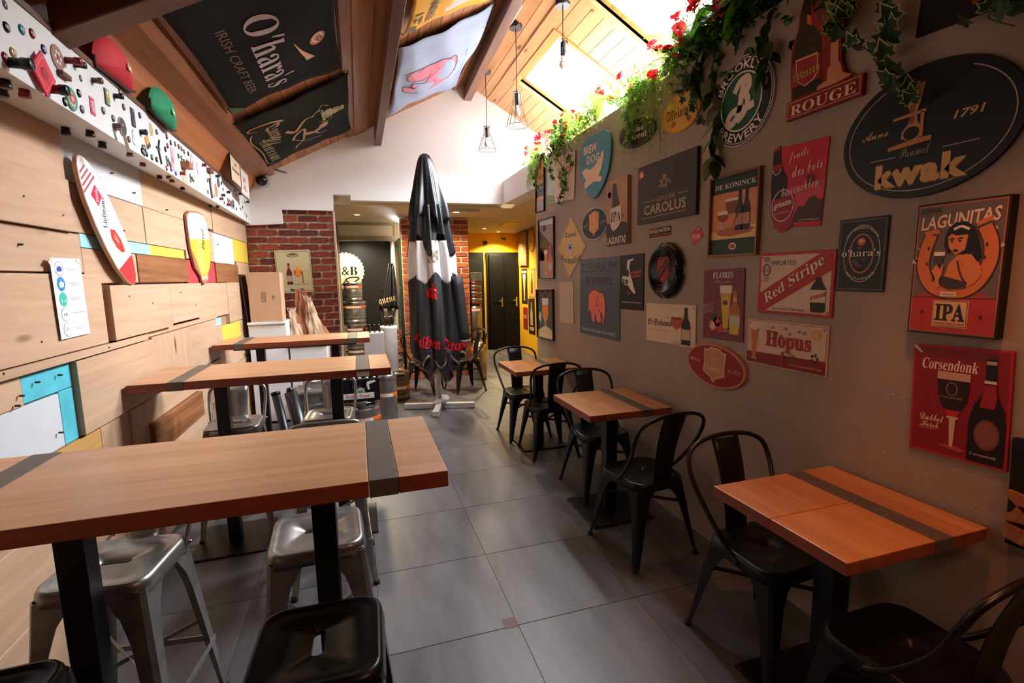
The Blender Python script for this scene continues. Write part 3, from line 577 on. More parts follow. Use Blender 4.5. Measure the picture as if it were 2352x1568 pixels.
cardm = mat('#bf9572', .8, name='cardboard', noise=.08, nscale=5)
t = thing('cardboard_box', 'brown cardboard box standing on the tall white cabinet', 'box', (-.95, 5.98, 1.128))
MB().prism([(-1.115, 5.80, 1.13), (-.80, 5.80, 1.13), (-.80, 5.80, 1.655), (-1.115, 5.80, 1.66)], (0, .26, 0)).build('carton', cardm, t, bevel=.003)
dk = mat('#4a3a2c', .8, name='box_print', noise=0)
q = MB()
for a, b in (((-.985, 1.345), (-.95, 1.345)), ((-.95, 1.345), (-.95, 1.45)), ((-.95, 1.45), (-.985, 1.45)), ((-.985, 1.45), (-.985, 1.345)), ((-.967, 1.36), (-.967, 1.44)), ((-.88, 1.37), (-.86, 1.40)), ((-.86, 1.40), (-.88, 1.41)), ((-.88, 1.41), (-.88, 1.37))):
    q.bar((a[0], 5.799, a[1]), (b[0], 5.799, b[1]), .002, .003, (0, 1, 0))
q.build('printed_marks', dk, t)
t = thing('brown_panel', 'thin brown board standing between the box and the plank wall', 'board', (-1.16, 5.95, 1.13)); t2_ = MB().prism([(-1.150, 5.82, 1.13), (-1.140, 5.82, 1.13), (-1.178, 5.82, 1.64), (-1.190, 5.82, 1.64)], (0, .25, 0)); t2_.build('sheet', mat('#4b2e1e', .7), t)
# crumpled paper bags
def bag(name, label, base, top, w0, w1, seed, m):
    rnd = random.Random(seed); ph = [rnd.uniform(0, 6) for _ in range(6)]; base = Vector(base); top = Vector(top)
    q = MB()
    def f(u, v):
        a = u*2*PI; wd = w0+(w1-w0)*v**1.2; c = base.lerp(top, v)
        k = 1+.22*math.sin(3*a+ph[0]+4*v)+.16*math.sin(7*a+ph[1]-6*v)+.10*math.sin(11*a+ph[2]+9*v)
        if v == 0: k = 1
        return Vector((c.x+math.cos(a)*wd*k, c.y+math.sin(a)*wd*.55*k, c.z+.02*math.sin(5*a+ph[3])*(v > .9)))
    q.grid(f, 40, 16, False, True); q.v += [tuple(base)]; nb_ = len(q.v)-1
    for i in range(40): q.f.append((i, (i+1) % 40, nb_)); q.sm.append(False)
    t = thing(name, label, 'bag', base); q.build('crumpled_body', m, t); 
    q2 = MB(); q2.grid(lambda u, v: Vector((top.x+math.cos(u*2*PI)*w1*(.6+.5*v+.35*math.sin(5*u*2*PI+ph[4])), top.y+math.sin(u*2*PI)*w1*.5, top.z-.01+.055*v+.015*math.sin(7*u*2*PI))), 24, 3, False, True); q2.build('twisted_neck', m, t)
kr = mat('#c7865a', .75, name='kraft_paper', noise=.45, nscale=9, bump=.6, bscale=25); krw = mat('#d8b596', .7, name='paper_white_brown', noise=.5, nscale=7, bump=.6, bscale=25)
bag('paper_bag', 'large crumpled kraft paper bag leaning on the brick wall', (-.52, 6.08, .868), (-.64, 6.22, 1.41), .14, .05, 3, kr)
bag('paper_bag', 'small crumpled paper bag beside the cardboard box', (-.66, 6.05, .868), (-.745, 6.15, 1.20), .085, .04, 5, krw)
bag('paper_bag', 'crumpled white and brown paper bag on the right of the low cabinet', (-.46, 5.98, .868), (-.56, 6.10, 1.33), .085, .03, 9, krw)
# ================================================================ folded parasol on its cross base
um = thing('parasol', 'tall folded black and white parasol with red lettering on a cross base', 'parasol', (.86, 5.79, 0), -.28)
umw = mat('#c9c2be', .35, .2, name='pale_metal', noise=.15); cb = mat('#1d1e22', .42, name='black_canvas', noise=.25, nscale=5, bump=.15, bscale=200); cw = mat('#e6e3e2', .6, name='white_canvas', noise=.05); cg = mat('#8c7d72', .6, name='grey_hem', noise=.1)
cdn = mat('#2b2b2d', .7, name='charcoal_canvas', noise=.15, nscale=6)
MB().bar((-.42, 0, .035), (-.035, 0, .035), .07, .062).build('base_arm', umw, um, bevel=.004, local=True)
MB().bar((.42, 0, .035), (.035, 0, .035), .07, .062).build('base_arm', umw, um, bevel=.004, local=True)
MB().bar((0, .42, .035), (0, .035, .035), .07, .062).build('base_arm', umw, um, bevel=.004, local=True)
MB().bar((0, -.40, .035), (0, -.035, .035), .07, .062).build('base_arm', umw, um, bevel=.004, local=True)
MB().lathe([(.085, .066), (.085, .07), (.05, .09), (.035, .12), (.0345, .125)], 20).build('collar', umw, um, local=True)
MB().cyl((0, 0, .06), (0, 0, 2.85), .028, n=18).build('pole', umw, um, local=True)
MB().cyl((.06, -.06, .1), (.10, -.10, .16), .035, .035, 14).build('crank_housing', cw, um, local=True)
def pleat(u, z, k=9, amp=.16, ph=0.):
    a = u*2*PI; return 1+amp*math.sin(k*a+ph+z*.9)+amp*.45*math.sin((2*k+1)*a+ph*2-z*1.3)
def rad(z):
    T = [(.30, .16), (.55, .25), (.75, .285), (1.0, .265), (1.4, .25), (1.8, .235), (2.1, .19), (2.4, .165), (2.7, .105), (2.88, .062), (2.94, .03)]
    for (a, ra), (b, rb) in zip(T, T[1:]):
        if a <= z <= b: return ra+(rb-ra)*(z-a)/(b-a)
    return T[0][1] if z < T[0][0] else T[-1][1]
def surf(name, m, zlo, zhi, grow=0, nu=90, nv=16, k=9, amp=.16, ph=0., cx=0, lab=None):
    q = MB()
    def f(u, v):
        a = u*2*PI; zl = zlo(u) if callable(zlo) else zlo; zh = zhi(u) if callable(zhi) else zhi; z = zl+(zh-zl)*v; r = (rad(z)+grow)*pleat(u, z, k, amp*min(1, (3.0-z)/.8), ph)
        off = -.06*max(0, (z-1.2)/1.7)
        return Vector((math.cos(a)*r+off+cx, math.sin(a)*r*.9, z))
    q.grid(f, nu, nv, True, True); kw = {'label': lab} if lab else {}
    return q.build(name, m, um, solid=.004, local=True, **kw), f
zig = lambda c, a, k, ph=0: (lambda u: c+a*abs(((u*k+ph) % 1)*2-1)-a/2)
surf('lower_panel', cdn, zig(.60, .16, 7), lambda u: zig(1.60, .14, 6, .3)(u)+.02)
surf('white_band', cw, zig(1.56, .14, 6, .3), 1.98, .004)
surf('upper_canopy', cb, lambda u: 1.93+.13*math.sin(u*2*PI*5), 2.38, .010, ph=.4)
o, f = surf('top_flap', cb, lambda u: 2.20+.09*math.sin(u*2*PI*4+1.5)+.04*math.sin(u*2*PI*9), 2.94, .022, ph=1.1, amp=.20, k=7)
MB().lathe([(.058, 2.90), (.05, 2.935), (.03, 2.955), (.001, 2.96)], 16, Matrix.Translation((-.06, 0, 0))).build('finial', cb, um, local=True)
surf('hem', cg, lambda u: zig(.60, .16, 7)(u)-.012, lambda u: zig(.60, .16, 7)(u)+.022, .006, nv=1)
surf('inner_skirt', mat('#463a42', .7, name='mauve_lining'), zig(.42, .22, 5, .2), .75, -.05, nv=6, k=6)
surf('inner_hem', cg, lambda u: zig(.42, .22, 5, .2)(u)-.012, lambda u: zig(.42, .22, 5, .2)(u)+.02, -.044, nv=1, k=6)
q = MB(); q.grid(lambda u, v: Vector((.20+.13*u+.07*(1-v), -.12-.07*math.sin(u*PI), .83+.75*v)), 8, 6).build('side_lobe', cdn, um, solid=.01, local=True)
MB().grid(lambda u, v: Vector((.205+.13*u+.068, -.125-.07*math.sin(u*PI), .815+.035*v)), 8, 1).build('side_lobe_hem', cg, um, solid=.012, local=True)
# ================================================================ printed signs
def fancy(s, st):
    """serif, script and blackletter letters come from the mathematical alphabets of the built-in font"""
    if not st: return s
    B = {'serif': (0x1D400, 0x1D41A), 'script': (0x1D4D0, 0x1D4EA), 'frak': (0x1D56C, 0x1D586)}[st]
    return ''.join(chr(B[0]+ord(c)-65) if 'A' <= c <= 'Z' else chr(B[1]+ord(c)-97) if 'a' <= c <= 'z' else c for c in s)
TC = {}; KEYS = []
def norm_geo(v, f):
    x0 = min(p[0] for p in v); x1 = max(p[0] for p in v); y0 = min(p[1] for p in v); y1 = max(p[1] for p in v)
    return ([((p[0]-(x0+x1)/2), (p[1]-(y0+y1)/2)) for p in v], f, x1-x0, y1-y0)
def text_batch(keys):
    for k in keys:
        c = bpy.data.curves.new('lettering', 'FONT'); c.body = fancy(k[0], k[1]); c.size = 1; c.resolution_u = 2; c.offset = k[2]; c.space_character = k[3]
        o = bpy.data.objects.new('lettering', c); COL.objects.link(o); bpy.context.view_layer.update()
        me = o.to_mesh(); v = [(p.co.x, p.co.y) for p in me.vertices]; f = [tuple(p.vertices) for p in me.polygons]
        o.to_mesh_clear(); bpy.data.objects.remove(o); bpy.data.curves.remove(c); TC[k] = norm_geo(v, f)
def text_geo(s, st, off=0, spacing=1.0):
    if st in ('sans', 'sansi'): off += .022; st = None
    if st == 'serifi': st = 'serif'
    k = (s, st, off, spacing)
    if k not in TC: text_batch([k]); KEYS.append(k)
    return TC[k]
def pm(c, r=.42):
    return mat(c, max(r, .4), noise=.05, nscale=30, spec=.3, name='print_'+c.strip('#'))
class Sign:
    def __init__(s, name, label, cat, cor=None, plane=None, base=None, th=.006, frame=None, frame_name='frame', group=None, M=None, WH=None, shape=None, bend=None, basename='plate', off=.001):
        if M is None:
            P0, N = Vector(plane[0]), Vector(plane[1]).normalized(); c = [hp(x, y, P0, N) for x, y in cor]
            U = ((c[1]-c[0])+(c[2]-c[3])); U = (U-N*U.dot(N)).normalized(); Vv = N.cross(U); O = sum(c, Vector())/4
            s.W = ((c[1]-c[0]).length+(c[2]-c[3]).length)/2; s.H = ((c[0]-c[3]).length+(c[1]-c[2]).length)/2
            if WH: s.W, s.H = WH
            O = O-U*s.W/2-Vv*s.H/2+N*off
            M = Matrix(((U.x, Vv.x, N.x, O.x), (U.y, Vv.y, N.y, O.y), (U.z, Vv.z, N.z, O.z), (0, 0, 0, 1)))
        else: s.W, s.H = WH
        s.M = M; s.root = thing(name, label, cat, M=M, group=group); s.th = th; s.D = {}
        if base is not None:
            if shape == 'ell': pts = [(s.W/2+s.W/2*math.cos(a), s.H/2+s.H/2*math.sin(a), 0) for a in [2*PI*i/48 for i in range(48)]]
            elif shape: pts = [(x*s.W, y*s.H, 0) for x, y in shape]
            else: pts = [(0, 0, 0), (s.W, 0, 0), (s.W, s.H, 0), (0, s.H, 0)]
            MB().prism(pts, (0, 0, th)).build(basename, base, s.root, local=True, bevel=.0012, seg=1)
        if frame:
            fm, fwd, fd = frame
            for a, b, c, d in ((-fwd, 0, -fwd, s.H+fwd), (s.W, s.W+fwd, -fwd, s.H+fwd), (0, s.W, -fwd, 0), (0, s.W, s.H, s.H+fwd)):
                MB().box(a, b, c, d, 0, fd).build(frame_name, fm, s.root, local=True, bevel=.002, seg=1)
    def _b(s, part, m):
        if part not in s.D: s.D[part] = [MB(), [], []]
        d = s.D[part]
        if m not in d[1]: d[1].append(m)
        return d, d[1].index(m)
    def raw(s, pts, m, lay=1, part='picture_print', faces=None):
        if isinstance(m, str): m = pm(m)
        d, mi = s._b(part, m); z = s.th+.0005*lay; P = [(x, y, z) for x, y in pts]
        if faces is None:
            ar = sum(P[i][0]*P[(i+1) % len(P)][1]-P[(i+1) % len(P)][0]*P[i][1] for i in range(len(P))); P = P if ar > 0 else P[::-1]; faces = [tuple(range(len(P)))]
        d[0].add(P, faces); d[2] += [mi]*len(faces)
    def poly(s, pts, m, lay=1, part='picture_print'): s.raw([(x*s.W, y*s.H) for x, y in pts], m, lay, part)
    def rect(s, x0, y0, x1, y1, m, lay=1, part='picture_print'): s.poly([(x0, y0), (x1, y0), (x1, y1), (x0, y1)], m, lay, part)
    def ell(s, cx, cy, rx, ry, m, lay=1, part='picture_print', n=28, circ=False):
        k = s.W/s.H if circ else 1
        s.poly([(cx+rx*math.cos(2*PI*i/n), cy+(rx*k if circ else ry)*math.sin(2*PI*i/n)) for i in range(n)], m, lay, part)
    def ring(s, cx, cy, rx, ry, wd, m, lay=1, a0=0, a1=360, part='border', n=44):
        cx *= s.W; cy *= s.H; rx *= s.W; ry *= s.H; P = []; F = []
        for i in range(n+1):
            a = math.radians(a0+(a1-a0)*i/n); c, q = math.cos(a), math.sin(a); P += [(cx+rx*c, cy+ry*q), (cx+(rx-wd)*c, cy+(ry-wd)*q)]
        for i in range(n): F.append((i*2, i*2+2, i*2+3, i*2+1))
        s.raw(P, m, lay, part, F)
    def line(s, pts, wd, m, lay=2, part='picture_print', closed=False, smoothn=0):
        P = [Vector((x*s.W, y*s.H, 0)) for x, y in pts]
        if smoothn: P = smooth(P, smoothn)
        k = len(P); vs = []; F = []
        for i, p in enumerate(P):
            t = (P[(i+1) % k]-P[i-1]) if closed else (P[min(i+1, k-1)]-P[max(i-1, 0)]); t = t.normalized(); n = Vector((-t.y, t.x, 0))
            ww = wd(i/(k-1)) if callable(wd) else wd; vs += [(p.x+n.x*ww/2, p.y+n.y*ww/2), (p.x-n.x*ww/2, p.y-n.y*ww/2)]
        for i in range(k if closed else k-1): j = (i+1) % k; F.append((i*2, i*2+1, j*2+1, j*2))
        s.raw(vs, m, lay, part, F)
    def border(s, i, wd, m, lay=1): 
        a, b = i/s.W, i/s.H; c, d = (i+wd)/s.W, (i+wd)/s.H
        for q in ((a, b, 1-a, d), (a, 1-d, 1-a, 1-b), (a, d, c, 1-d), (1-c, d, 1-a, 1-d)): s.rect(*q, m, lay, 'border')
    def text(s, t, cx, cy, w, m, st=None, h=None, rot=0, lay=3, off=0, shear=0, arc=None, spacing=1.0):
        v, f, tw, thh = text_geo(t, st, off, spacing); shear = shear or (.2 if st in ('sansi', 'serifi') else 0); tw += shear*thh; sx = w*s.W/tw; sy = (h*s.H/thh) if h else sx; c, q = math.cos(math.radians(rot)), math.sin(math.radians(rot)); P = []
        for x, y in v:
            x = x*sx+shear*y*sx; y *= sy
            if arc:
                R = arc*s.W; a = x/abs(R)
                if R > 0: x, y = (R+y)*math.sin(a), (R+y)*math.cos(a)-R
                else: x, y = (-R-y)*math.sin(a), -(-R-y)*math.cos(a)-R
            P.append((cx*s.W+x*c-y*q, cy*s.H+x*q+y*c))
        s.raw(P, m, lay, 'lettering', f)
    def bottle(s, cx, y0, h, w, m, lab=None, neck=None, lay=2, cap=None):
        pr = [(.5, 0), (.5, .52), (.46, .58), (.22, .72), (.18, .80), (.17, .95), (.2, .955), (.2, 1)]
        P = [(cx+w*a, y0+h*b) for a, b in pr]+[(cx-w*a, y0+h*b) for a, b in pr[::-1]]; s.poly(P, m, lay, 'bottle_print')
        if lab: s.rect(cx-w*.46, y0+h*.14, cx+w*.46, y0+h*.42, lab, lay+1, 'bottle_print')
        if neck: s.rect(cx-w*.18, y0+h*.76, cx+w*.18, y0+h*.86, neck, lay+1, 'bottle_print')
        if cap: s.rect(cx-w*.2, y0+h*.955, cx+w*.2, y0+h, cap, lay+1, 'bottle_print')
    def glass(s, cx, y0, h, w, beer, foam='#eadcc8', kind='tulip', lay=2, base='#cfc0ae'):
        if kind == 'tall': pr = [(.20, .08), (.26, .3), (.40, .75), (.46, .84)]; fo = [(.46, .84), (.5, .97), (.46, 1)]; st = [(.32, 0), (.32, .03), (.10, .05), (.14, .08), (.2, .08)]
        elif kind == 'goblet': pr = [(.06, .42), (.36, .50), (.5, .66), (.48, .80)]; fo = [(.48, .80), (.44, 1)]; st = [(.38, 0), (.36, .03), (.07, .06), (.05, .42)]
        elif kind == 'pint': pr = [(.34, .02), (.46, .82)]; fo = [(.46, .82), (.5, .98), (.45, 1)]; st = [(.34, 0), (.34, .02)]
        else: pr = [(.07, .30), (.32, .42), (.42, .62), (.36, .80)]; fo = [(.36, .80), (.42, .97), (.38, 1)]; st = [(.34, 0), (.32, .03), (.06, .06), (.06, .30)]
        for p, c in ((st, base), (pr, beer), (fo, foam)):
            s.poly([(cx+w*a, y0+h*b) for a, b in p]+[(cx-w*a, y0+h*b) for a, b in p[::-1]], c, lay, 'glass_print')
    def done(s):
        for part, (mb, ms, idx) in s.D.items():
            me = mb.mesh(part, ms); me.polygons.foreach_set('material_index', idx); put(part, me, s.root, local=True, kind='stuff') if part != 'x' else None
        s.D = {}; return s
WP = ((XR, 0, 0), (-1, 0, 0))
R = lambda x, y: (1190+x/3.484, 400+y/3.484)
S = lambda x, y: (1450+x/3.336, 450+y/3.336)
T = lambda x, y: (1850+x/2.273, 430+y/2.273)
Uq = lambda x, y: (1750+x/3.136, y/3.136)
Vq = lambda x, y: (1200+x/3.135, y/3.135)
def ellfit(f, cx, cy, ax, ay, sx, plane=WP):
    """wall ellipse whose picture is the ellipse with half extents ax, ay; sx = y offset of the rightmost point"""
    P0, N = Vector(plane[0]), Vector(plane[1]).normalized(); pts = []
    sxy = sx*ax; Lx = math.sqrt(ax*ax); l21 = sxy/Lx; l22 = math.sqrt(max(1, ay*ay-l21*l21))
    for i in range(72):
        a = 2*PI*i/72; pts.append(hp(*f(cx+Lx*math.cos(a), cy+l21*math.cos(a)+l22*math.sin(a)), P0, N))
    O = sum(pts, Vector())/72; U = Vector((-N.y, N.x, 0)).normalized(); U = -U if U.cross(Vector((0, 0, 1))).dot(N) < 0 else U
    a = b = c = 0
    for p in pts: d = p-O; x = d.dot(U); y = d.z; a += x*x; b += y*y; c += x*y
    a, b, c = a/36, b/36, c/36; th = .5*math.atan2(2*c, a-b); l = (a+b)/2+math.sqrt(((a-b)/2)**2+c*c); l2 = (a+b)-l
    return O, U, N, math.sqrt(l), math.sqrt(l2), th
def oval(name, label, cat, fit, base, th=.008, circle=False, ang=None, basename='plate', **k):
    O, U, N, a, b, t = fit
    if circle: a = b = math.sqrt(a*b); t = 0
    if ang is not None: t = ang
    Z = Vector((0, 0, 1)); U2 = U*math.cos(t)+Z*math.sin(t); V2 = N.cross(U2); O = O-U2*a-V2*b+N*.001
    M = Matrix(((U2.x, V2.x, N.x, O.x), (U2.y, V2.y, N.y, O.y), (U2.z, V2.z, N.z, O.z), (0, 0, 0, 1)))
    return Sign(name, label, cat, M=M, WH=(2*a, 2*b), base=base, shape='ell', th=th, basename=basename, **k)
gold = mat('#8a5a30', .4, .3, name='bronze_frame'); blkf = mat('#161212', .4, name='black_frame'); dkf = mat('#2c1512', .4, name='dark_frame'); alu = mat('#b8b4ae', .35, .8, name='thin_metal_rim')
def screws(s, m='#3a302a', ins=.02):
    a, b = ins/s.W, ins/s.H
    for x in (a, 1-a):
        for y in (b, 1-b): s.ell(x, y, .0045/s.W, .0045/s.H, m, 3, 'screw_print', 8)
# --- Delirium tremens
EL = [(575,1050),(578,960),(600,925),(640,915),(668,935),(700,940),(714,975),(718,1060),(715,1120),(705,1190),(697,1192),(700,1130),(690,1090),(680,1110),(685,1175),(668,1188),(650,1170),(642,1110),(632,1130),(630,1185),(610,1190),(600,1130),(590,1080),(575,1110)]
def elephant(s, f, pk='#f0806c', ol='#3a1c22', lay=2):
    s.poly([f(x, y) for x, y in EL], ol, lay, 'elephant_print')
    cx, cy = 648, 1045; s.poly([f(cx+(x-cx)*.95, cy+(y-cy)*.965) for x, y in EL], pk, lay+1, 'elephant_print')
    s.line([f(655, 985), f(645, 1010), f(650, 1040), f(662, 1045)], .003*s.W/.25, ol, lay+2, 'elephant_print', smoothn=4)
    s.line([f(663, 945), f(658, 975), f(655, 985)], .002*s.W/.25, ol, lay+2, 'elephant_print'); s.ell(*f(683, 1045), .008, .006, ol, lay+2, 'elephant_print')
    s.line([f(660, 1070), f(680, 1100), f(690, 1095)], .002*s.W/.25, ol, lay+2, 'elephant_print', smoothn=3)
s = Sign('tin_sign', 'blue tin sign with a pink elephant', 'sign', [R(500,680),R(820,658),R(820,1335),R(502,1270)], WP, pm('#53616c', .35))
s.text('DELIRIUM', .5, .885, .86, '#1c2126', None, h=.12, off=-.008); s.text('tremens', .5, .72, .66, '#1c2126', None, h=.11, off=-.006)
elephant(s, lambda x, y: ((x-500)/320, 1-(y-665)/632)); s.text('Elected as best beer in the world !', .5, .075, .86, '#d8d2c8', None, h=.05); screws(s); s.done()
# --- dark hop sign
s = Sign('tin_sign', 'black tin sign with a pouring bottle and orange lettering', 'sign', [R(822,650),R(1013,633),R(1008,1090),R(820,1078)], WP, pm('#19130f', .4))
s.poly([(.34,.90),(.48,.92),(.60,.93),(.60,.90),(.46,.88),(.42,.78),(.45,.66),(.56,.52),(.60,.42),(.68,.33),(.66,.28),(.45,.38),(.38,.44),(.18,.46),(.10,.52),(.10,.60),(.2,.64),(.30,.74)], '#e4d8ca', 2); s.poly([(.28,.72),(.36,.76),(.42,.66),(.40,.60),(.16,.62),(.18,.66)], '#221813', 3)
s.poly([(.14,.47),(.36,.46),(.36,.55),(.14,.57)], '#2a1d17', 3); s.text('B', .25, .51, .10, '#e4d8ca', None, lay=4)
s.text('HOUBLON', .70, .68, .42, '#e2592c', 'sans', rot=4, h=.05); s.text('DE FORCE', .68, .61, .42, '#e2592c', 'sansi', rot=4, h=.05); s.poly([(.3,.36),(.42,.34),(.5,.30),(.42,.28),(.38,.25),(.36,.31)], '#8c2a1e', 2)
s.text('BRASSERIE DU PAYS FLAMAND', .5, .135, .82, '#d0c8be', 'sans', h=.024); screws(s); s.done()
# --- black champagne-cap relief
O, U, N, a, b, t = ellfit(R, 1205, 770, 138, 220, 0)
r = math.sqrt(a*b); s = oval('cap_relief', 'large black bottle-cap relief with a red shield', 'sign', (O, U, N, r, r, 0), None, circle=True); c0 = s.W/2
for k in range(4):
    q = MB(); a0 = math.radians(45+90*k-37); a1 = math.radians(45+90*k+37)-.0
    def lob(u, v, a0=a0, a1=a1):
        a = a0+(a1-a0)*u+math.radians(45)-PI/4; rr = c0*(1-.20*v); z = .012+.035*math.sin(v*PI*.5+.2)
        return Vector((c0+math.cos(a)*rr, c0+math.sin(a)*rr, z))
    q.grid(lob, 14, 5); q.build('rim_lobe', mat('#131618', .22, .3, name='black_gloss'), s.root, solid=.004, local=True)
MB().lathe([(c0*.86, .0), (c0*.86, .03), (c0*.80, .055), (c0*.74, .05), (c0*.70, .038), (.001, .036)], 48, Matrix.Translation((c0, c0, 0)), cap=False).build('body', mat('#131618', .22, .3), s.root, local=True)
s.th = .037; sh = [(.33,.74),(.67,.74),(.68,.45),(.62,.34),(.50,.27),(.40,.34),(.33,.45)]
s.poly(sh, '#c9242e', 1); s.poly([(.5+(x-.5)*.92, .51+(y-.51)*.93) for x, y in sh], '#15181a', 2); s.poly([(.5+(x-.5)*.84, .51+(y-.51)*.86) for x, y in sh], '#a31f28', 3)
s.line([(.36,.40),(.64,.66)], .05, '#15181a', 4); s.text('DUMONT', .5, .53, .34, '#c9242e', 'sans', rot=42, lay=5, h=.06); s.text('CREMANT', .47, .44, .24, '#15181a', 'sans', rot=42, lay=5, h=.05); s.line([(.3,.24),(.7,.24)], .003, '#a31f28', 2); s.done()
# --- St Stefanus
s = Sign('tin_sign', 'cream tin sign with blackletter name, goblet and dark bottle', 'sign', [R(1035,1030),R(1432,1048),R(1423,1390),R(1032,1325)], WP, pm('#e3c3a6', .35))
s.text('St Stefanus', .30, .50, .52, '#1e1512', 'frak', h=.20); s.text('anno 1295', .44, .66, .12, '#b3745c', None, h=.03); s.rect(.02, .31, .52, .325, '#c08a70'); s.rect(.55, .02, .80, .05, '#cf9a80')
s.glass(.655, .05, .80, .23, '#c05a36', '#e8cdb4', 'goblet'); s.text('Stefanus', .655, .65, .17, '#7c3a28', 'frak', lay=5); s.bottle(.83, .03, .90, .17, '#1b1a14', '#c9a890'); screws(s); s.done()
# --- De Koninck
s = Sign('framed_poster', 'bronze-framed poster with green bands, two bottles and round glasses', 'poster', [Vq(1375,1306),Vq(1712,1216),S(980,432),S(622,452)], WP, pm('#d9895c', .3), frame=(gold, .012, .022))
s.rect(0, .80, 1, 1, '#1d3a2c'); s.rect(0, 0, 1, .20, '#1d3a2c'); s.text('DE KONINCK', .5, .885, .88, '#e8dccb', 'serif', h=.065)
s.poly([(0,.20),(1,.20),(1,.36),(0,.30)], '#f0c27c', 1); s.poly([(.1,.29),(.2,.25),(.5,.23),(.85,.26),(.95,.31),(.8,.35),(.3,.35)], '#b5633a', 2)
s.glass(.44, .52, .20, .28, '#8c3c1e', '#f0e0c6', 'pint'); s.glass(.26, .33, .24, .24, '#9a4a24', '#f0e0c6', 'goblet', lay=4)
for x in (.62, .76): s.bottle(x, .30, .50, .16, '#2c1e1a', '#b88a6c', lay=4)
s.line([(.50,.38),(.62,.56)], .006, '#a8452a', 5); s.ell(.5, .10, .08, .045, '#e8dccb', 2); s.ell(.5, .10, .06, .03, '#b5412a', 3); s.done()
# --- Floris
s = Sign('tin_sign', 'purple tin sign with tall beer glass, bottle and fruit', 'sign', [S(568,570),S(882,545),S(858,1125),S(553,1080)], WP, pm('#7e3146', .35))
s.text('FLORIS', .50, .915, .50, '#ecdcc8', 'serif', h=.085); s.text('Passion', .50, .835, .40, '#c98a5a', 'script', h=.065)
s.glass(.58, .12, .65, .30, '#d8b23c', '#eadcc4', 'tall', base='#b08a78'); s.ell(.57, .53, .06, .035, '#5a3a1c', 4); s.bottle(.80, .09, .60, .26, '#b56a3a', '#c4b8a0', '#d8a070'); s.text('FLORIS', .80, .36, .20, '#efe4d4', 'serif', lay=6); s.rect(.70, .10, .90, .22, '#d0b84a', 5)
for x, y, r_, c in ((.38,.26,.09,'#b5303a'),(.44,.17,.09,'#c03a40'),(.27,.20,.09,'#e09a70'),(.30,.31,.07,'#3f5a2e'),(.46,.33,.05,'#3f5a2e')): s.ell(x, y, r_, 0, c, 5, circ=True)
s.ell(.27, .20, .06, 0, '#f0b890', 6, circ=True)
for i in range(4): s.text(['Bière douce au', 'fruit de la passion', 'Bier met zacht', 'passievruit'][i], .15, .50-.035*i, .26, '#e8d4c4', None, rot=12, h=.02)
screws(s); s.done()
# --- Red Stripe
s = Sign('tin_sign', 'red and cream tin sign with a diagonal red band and brown bottle', 'sign', [S(998,440),S(1578,410),S(1548,935),S(970,890)], WP, pm('#b8242c', .32))
s.rect(.035, .045, .965, .955, '#dcbfa8', 1); s.poly([(.035,.12),(.035,.34),(.82,.955),(.965,.955),(.965,.70),(.12,.045),(.035,.045)], '#b8242c', 2)
s.text('Red Stripe', .50, .53, .92, '#5c1216', 'serifi', rot=31, h=.21, lay=3); s.text('Red Stripe', .493, .538, .92, '#ecd8c4', 'serifi', rot=31, h=.21, lay=4)
s.text('IMPORTED', .36, .83, .34, '#2a1c1a', None, h=.075); s.text('Brewed in Jamaica', .45, .085, .42, '#2a1c1a', None, h=.06)
s.ring(.12, .72, .062, .10, .004, '#3a2624', 3); s.ring(.12, .72, .050, .08, .002, '#3a2624', 3); s.text('DG', .12, .72, .07, '#3a2624', None)
for i in range(5): s.rect(.075, .86+.016*i, .165, .867+.016*i, '#3a2624', 3); s.rect(.085, .535+.016*i, .155, .541+.016*i, '#3a2624', 3)
s.poly([(.74,.10),(.76,.07),(.90,.07),(.92,.10),(.92,.42),(.88,.50),(.86,.55),(.86,.60),(.79,.60),(.79,.55),(.76,.50),(.73,.42)], '#241410', 4, 'bottle_print'); s.poly([(.735,.22),(.92,.22),(.92,.41),(.735,.41)], '#dcbfa8', 5, 'bottle_print'); s.poly([(.735,.25),(.735,.30),(.92,.385),(.92,.33)], '#b8242c', 6, 'bottle_print'); s.text('Red Stripe', .828, .317, .17, '#dcbfa8', 'serifi', rot=22, lay=7); screws(s); s.done()
# --- Hopus
s = Sign('tin_sign', 'cream tin sign with big red name, tall glass and hop leaf', 'sign', [S(900,935),S(1527,1000),S(1500,1390),S(885,1262)], WP, pm('#dcb9a2', .35))
s.poly([(.01,.02),(.99,.02),(.99,.30),(.01,.26)], '#8c1f24', 1); s.border(.006, .002, '#6b2a26', 2)
s.glass(.115, .10, .84, .13, '#c87038', '#e6c8b0', 'tall', base='#c9a08c'); s.ell(.11, .80, .05, .05, '#e4b8a0', 5)
for i in range(9):
    a = .28+.055*i; y = .72+.10*math.sin(i*1.9); s.line([(a, y), (a+.02, y+.08), (a+.045, y+.02)], .002, '#4a5238', 2, smoothn=3); s.ell(a+.02, y+.03, .012, .022, '#6f7a4c', 2)
for i in range(5): s.line([(.56+.02*i, .40-.02*i), (.58+.025*i, .26), (.60+.012*i, .20)], .0025, '#6f6a3c', 4)
s.text('Hopus', .55, .56, .55, '#7c1a1c', 'serif', h=.42, lay=4, off=.015); s.text('Hopus', .545, .57, .55, '#b8282e', 'serif', h=.42, lay=5)
s.rect(.485, .12, .515, .36, '#a8242a', 5)
for k in range(5): a = k*2*PI/5; s.ell(.87+.032*math.cos(a), .33+.07*math.sin(a), .014, .03, '#24402a', 4)
s.ring(.875, .80, .055, .10, .006, '#cc9a4c', 3); s.ell(.875, .80, .03, .055, '#d8b070', 3); s.text('www.brasserielefebvre.be', .77, .12, .38, '#dcb9a2', None, h=.04); screws(s); s.done()
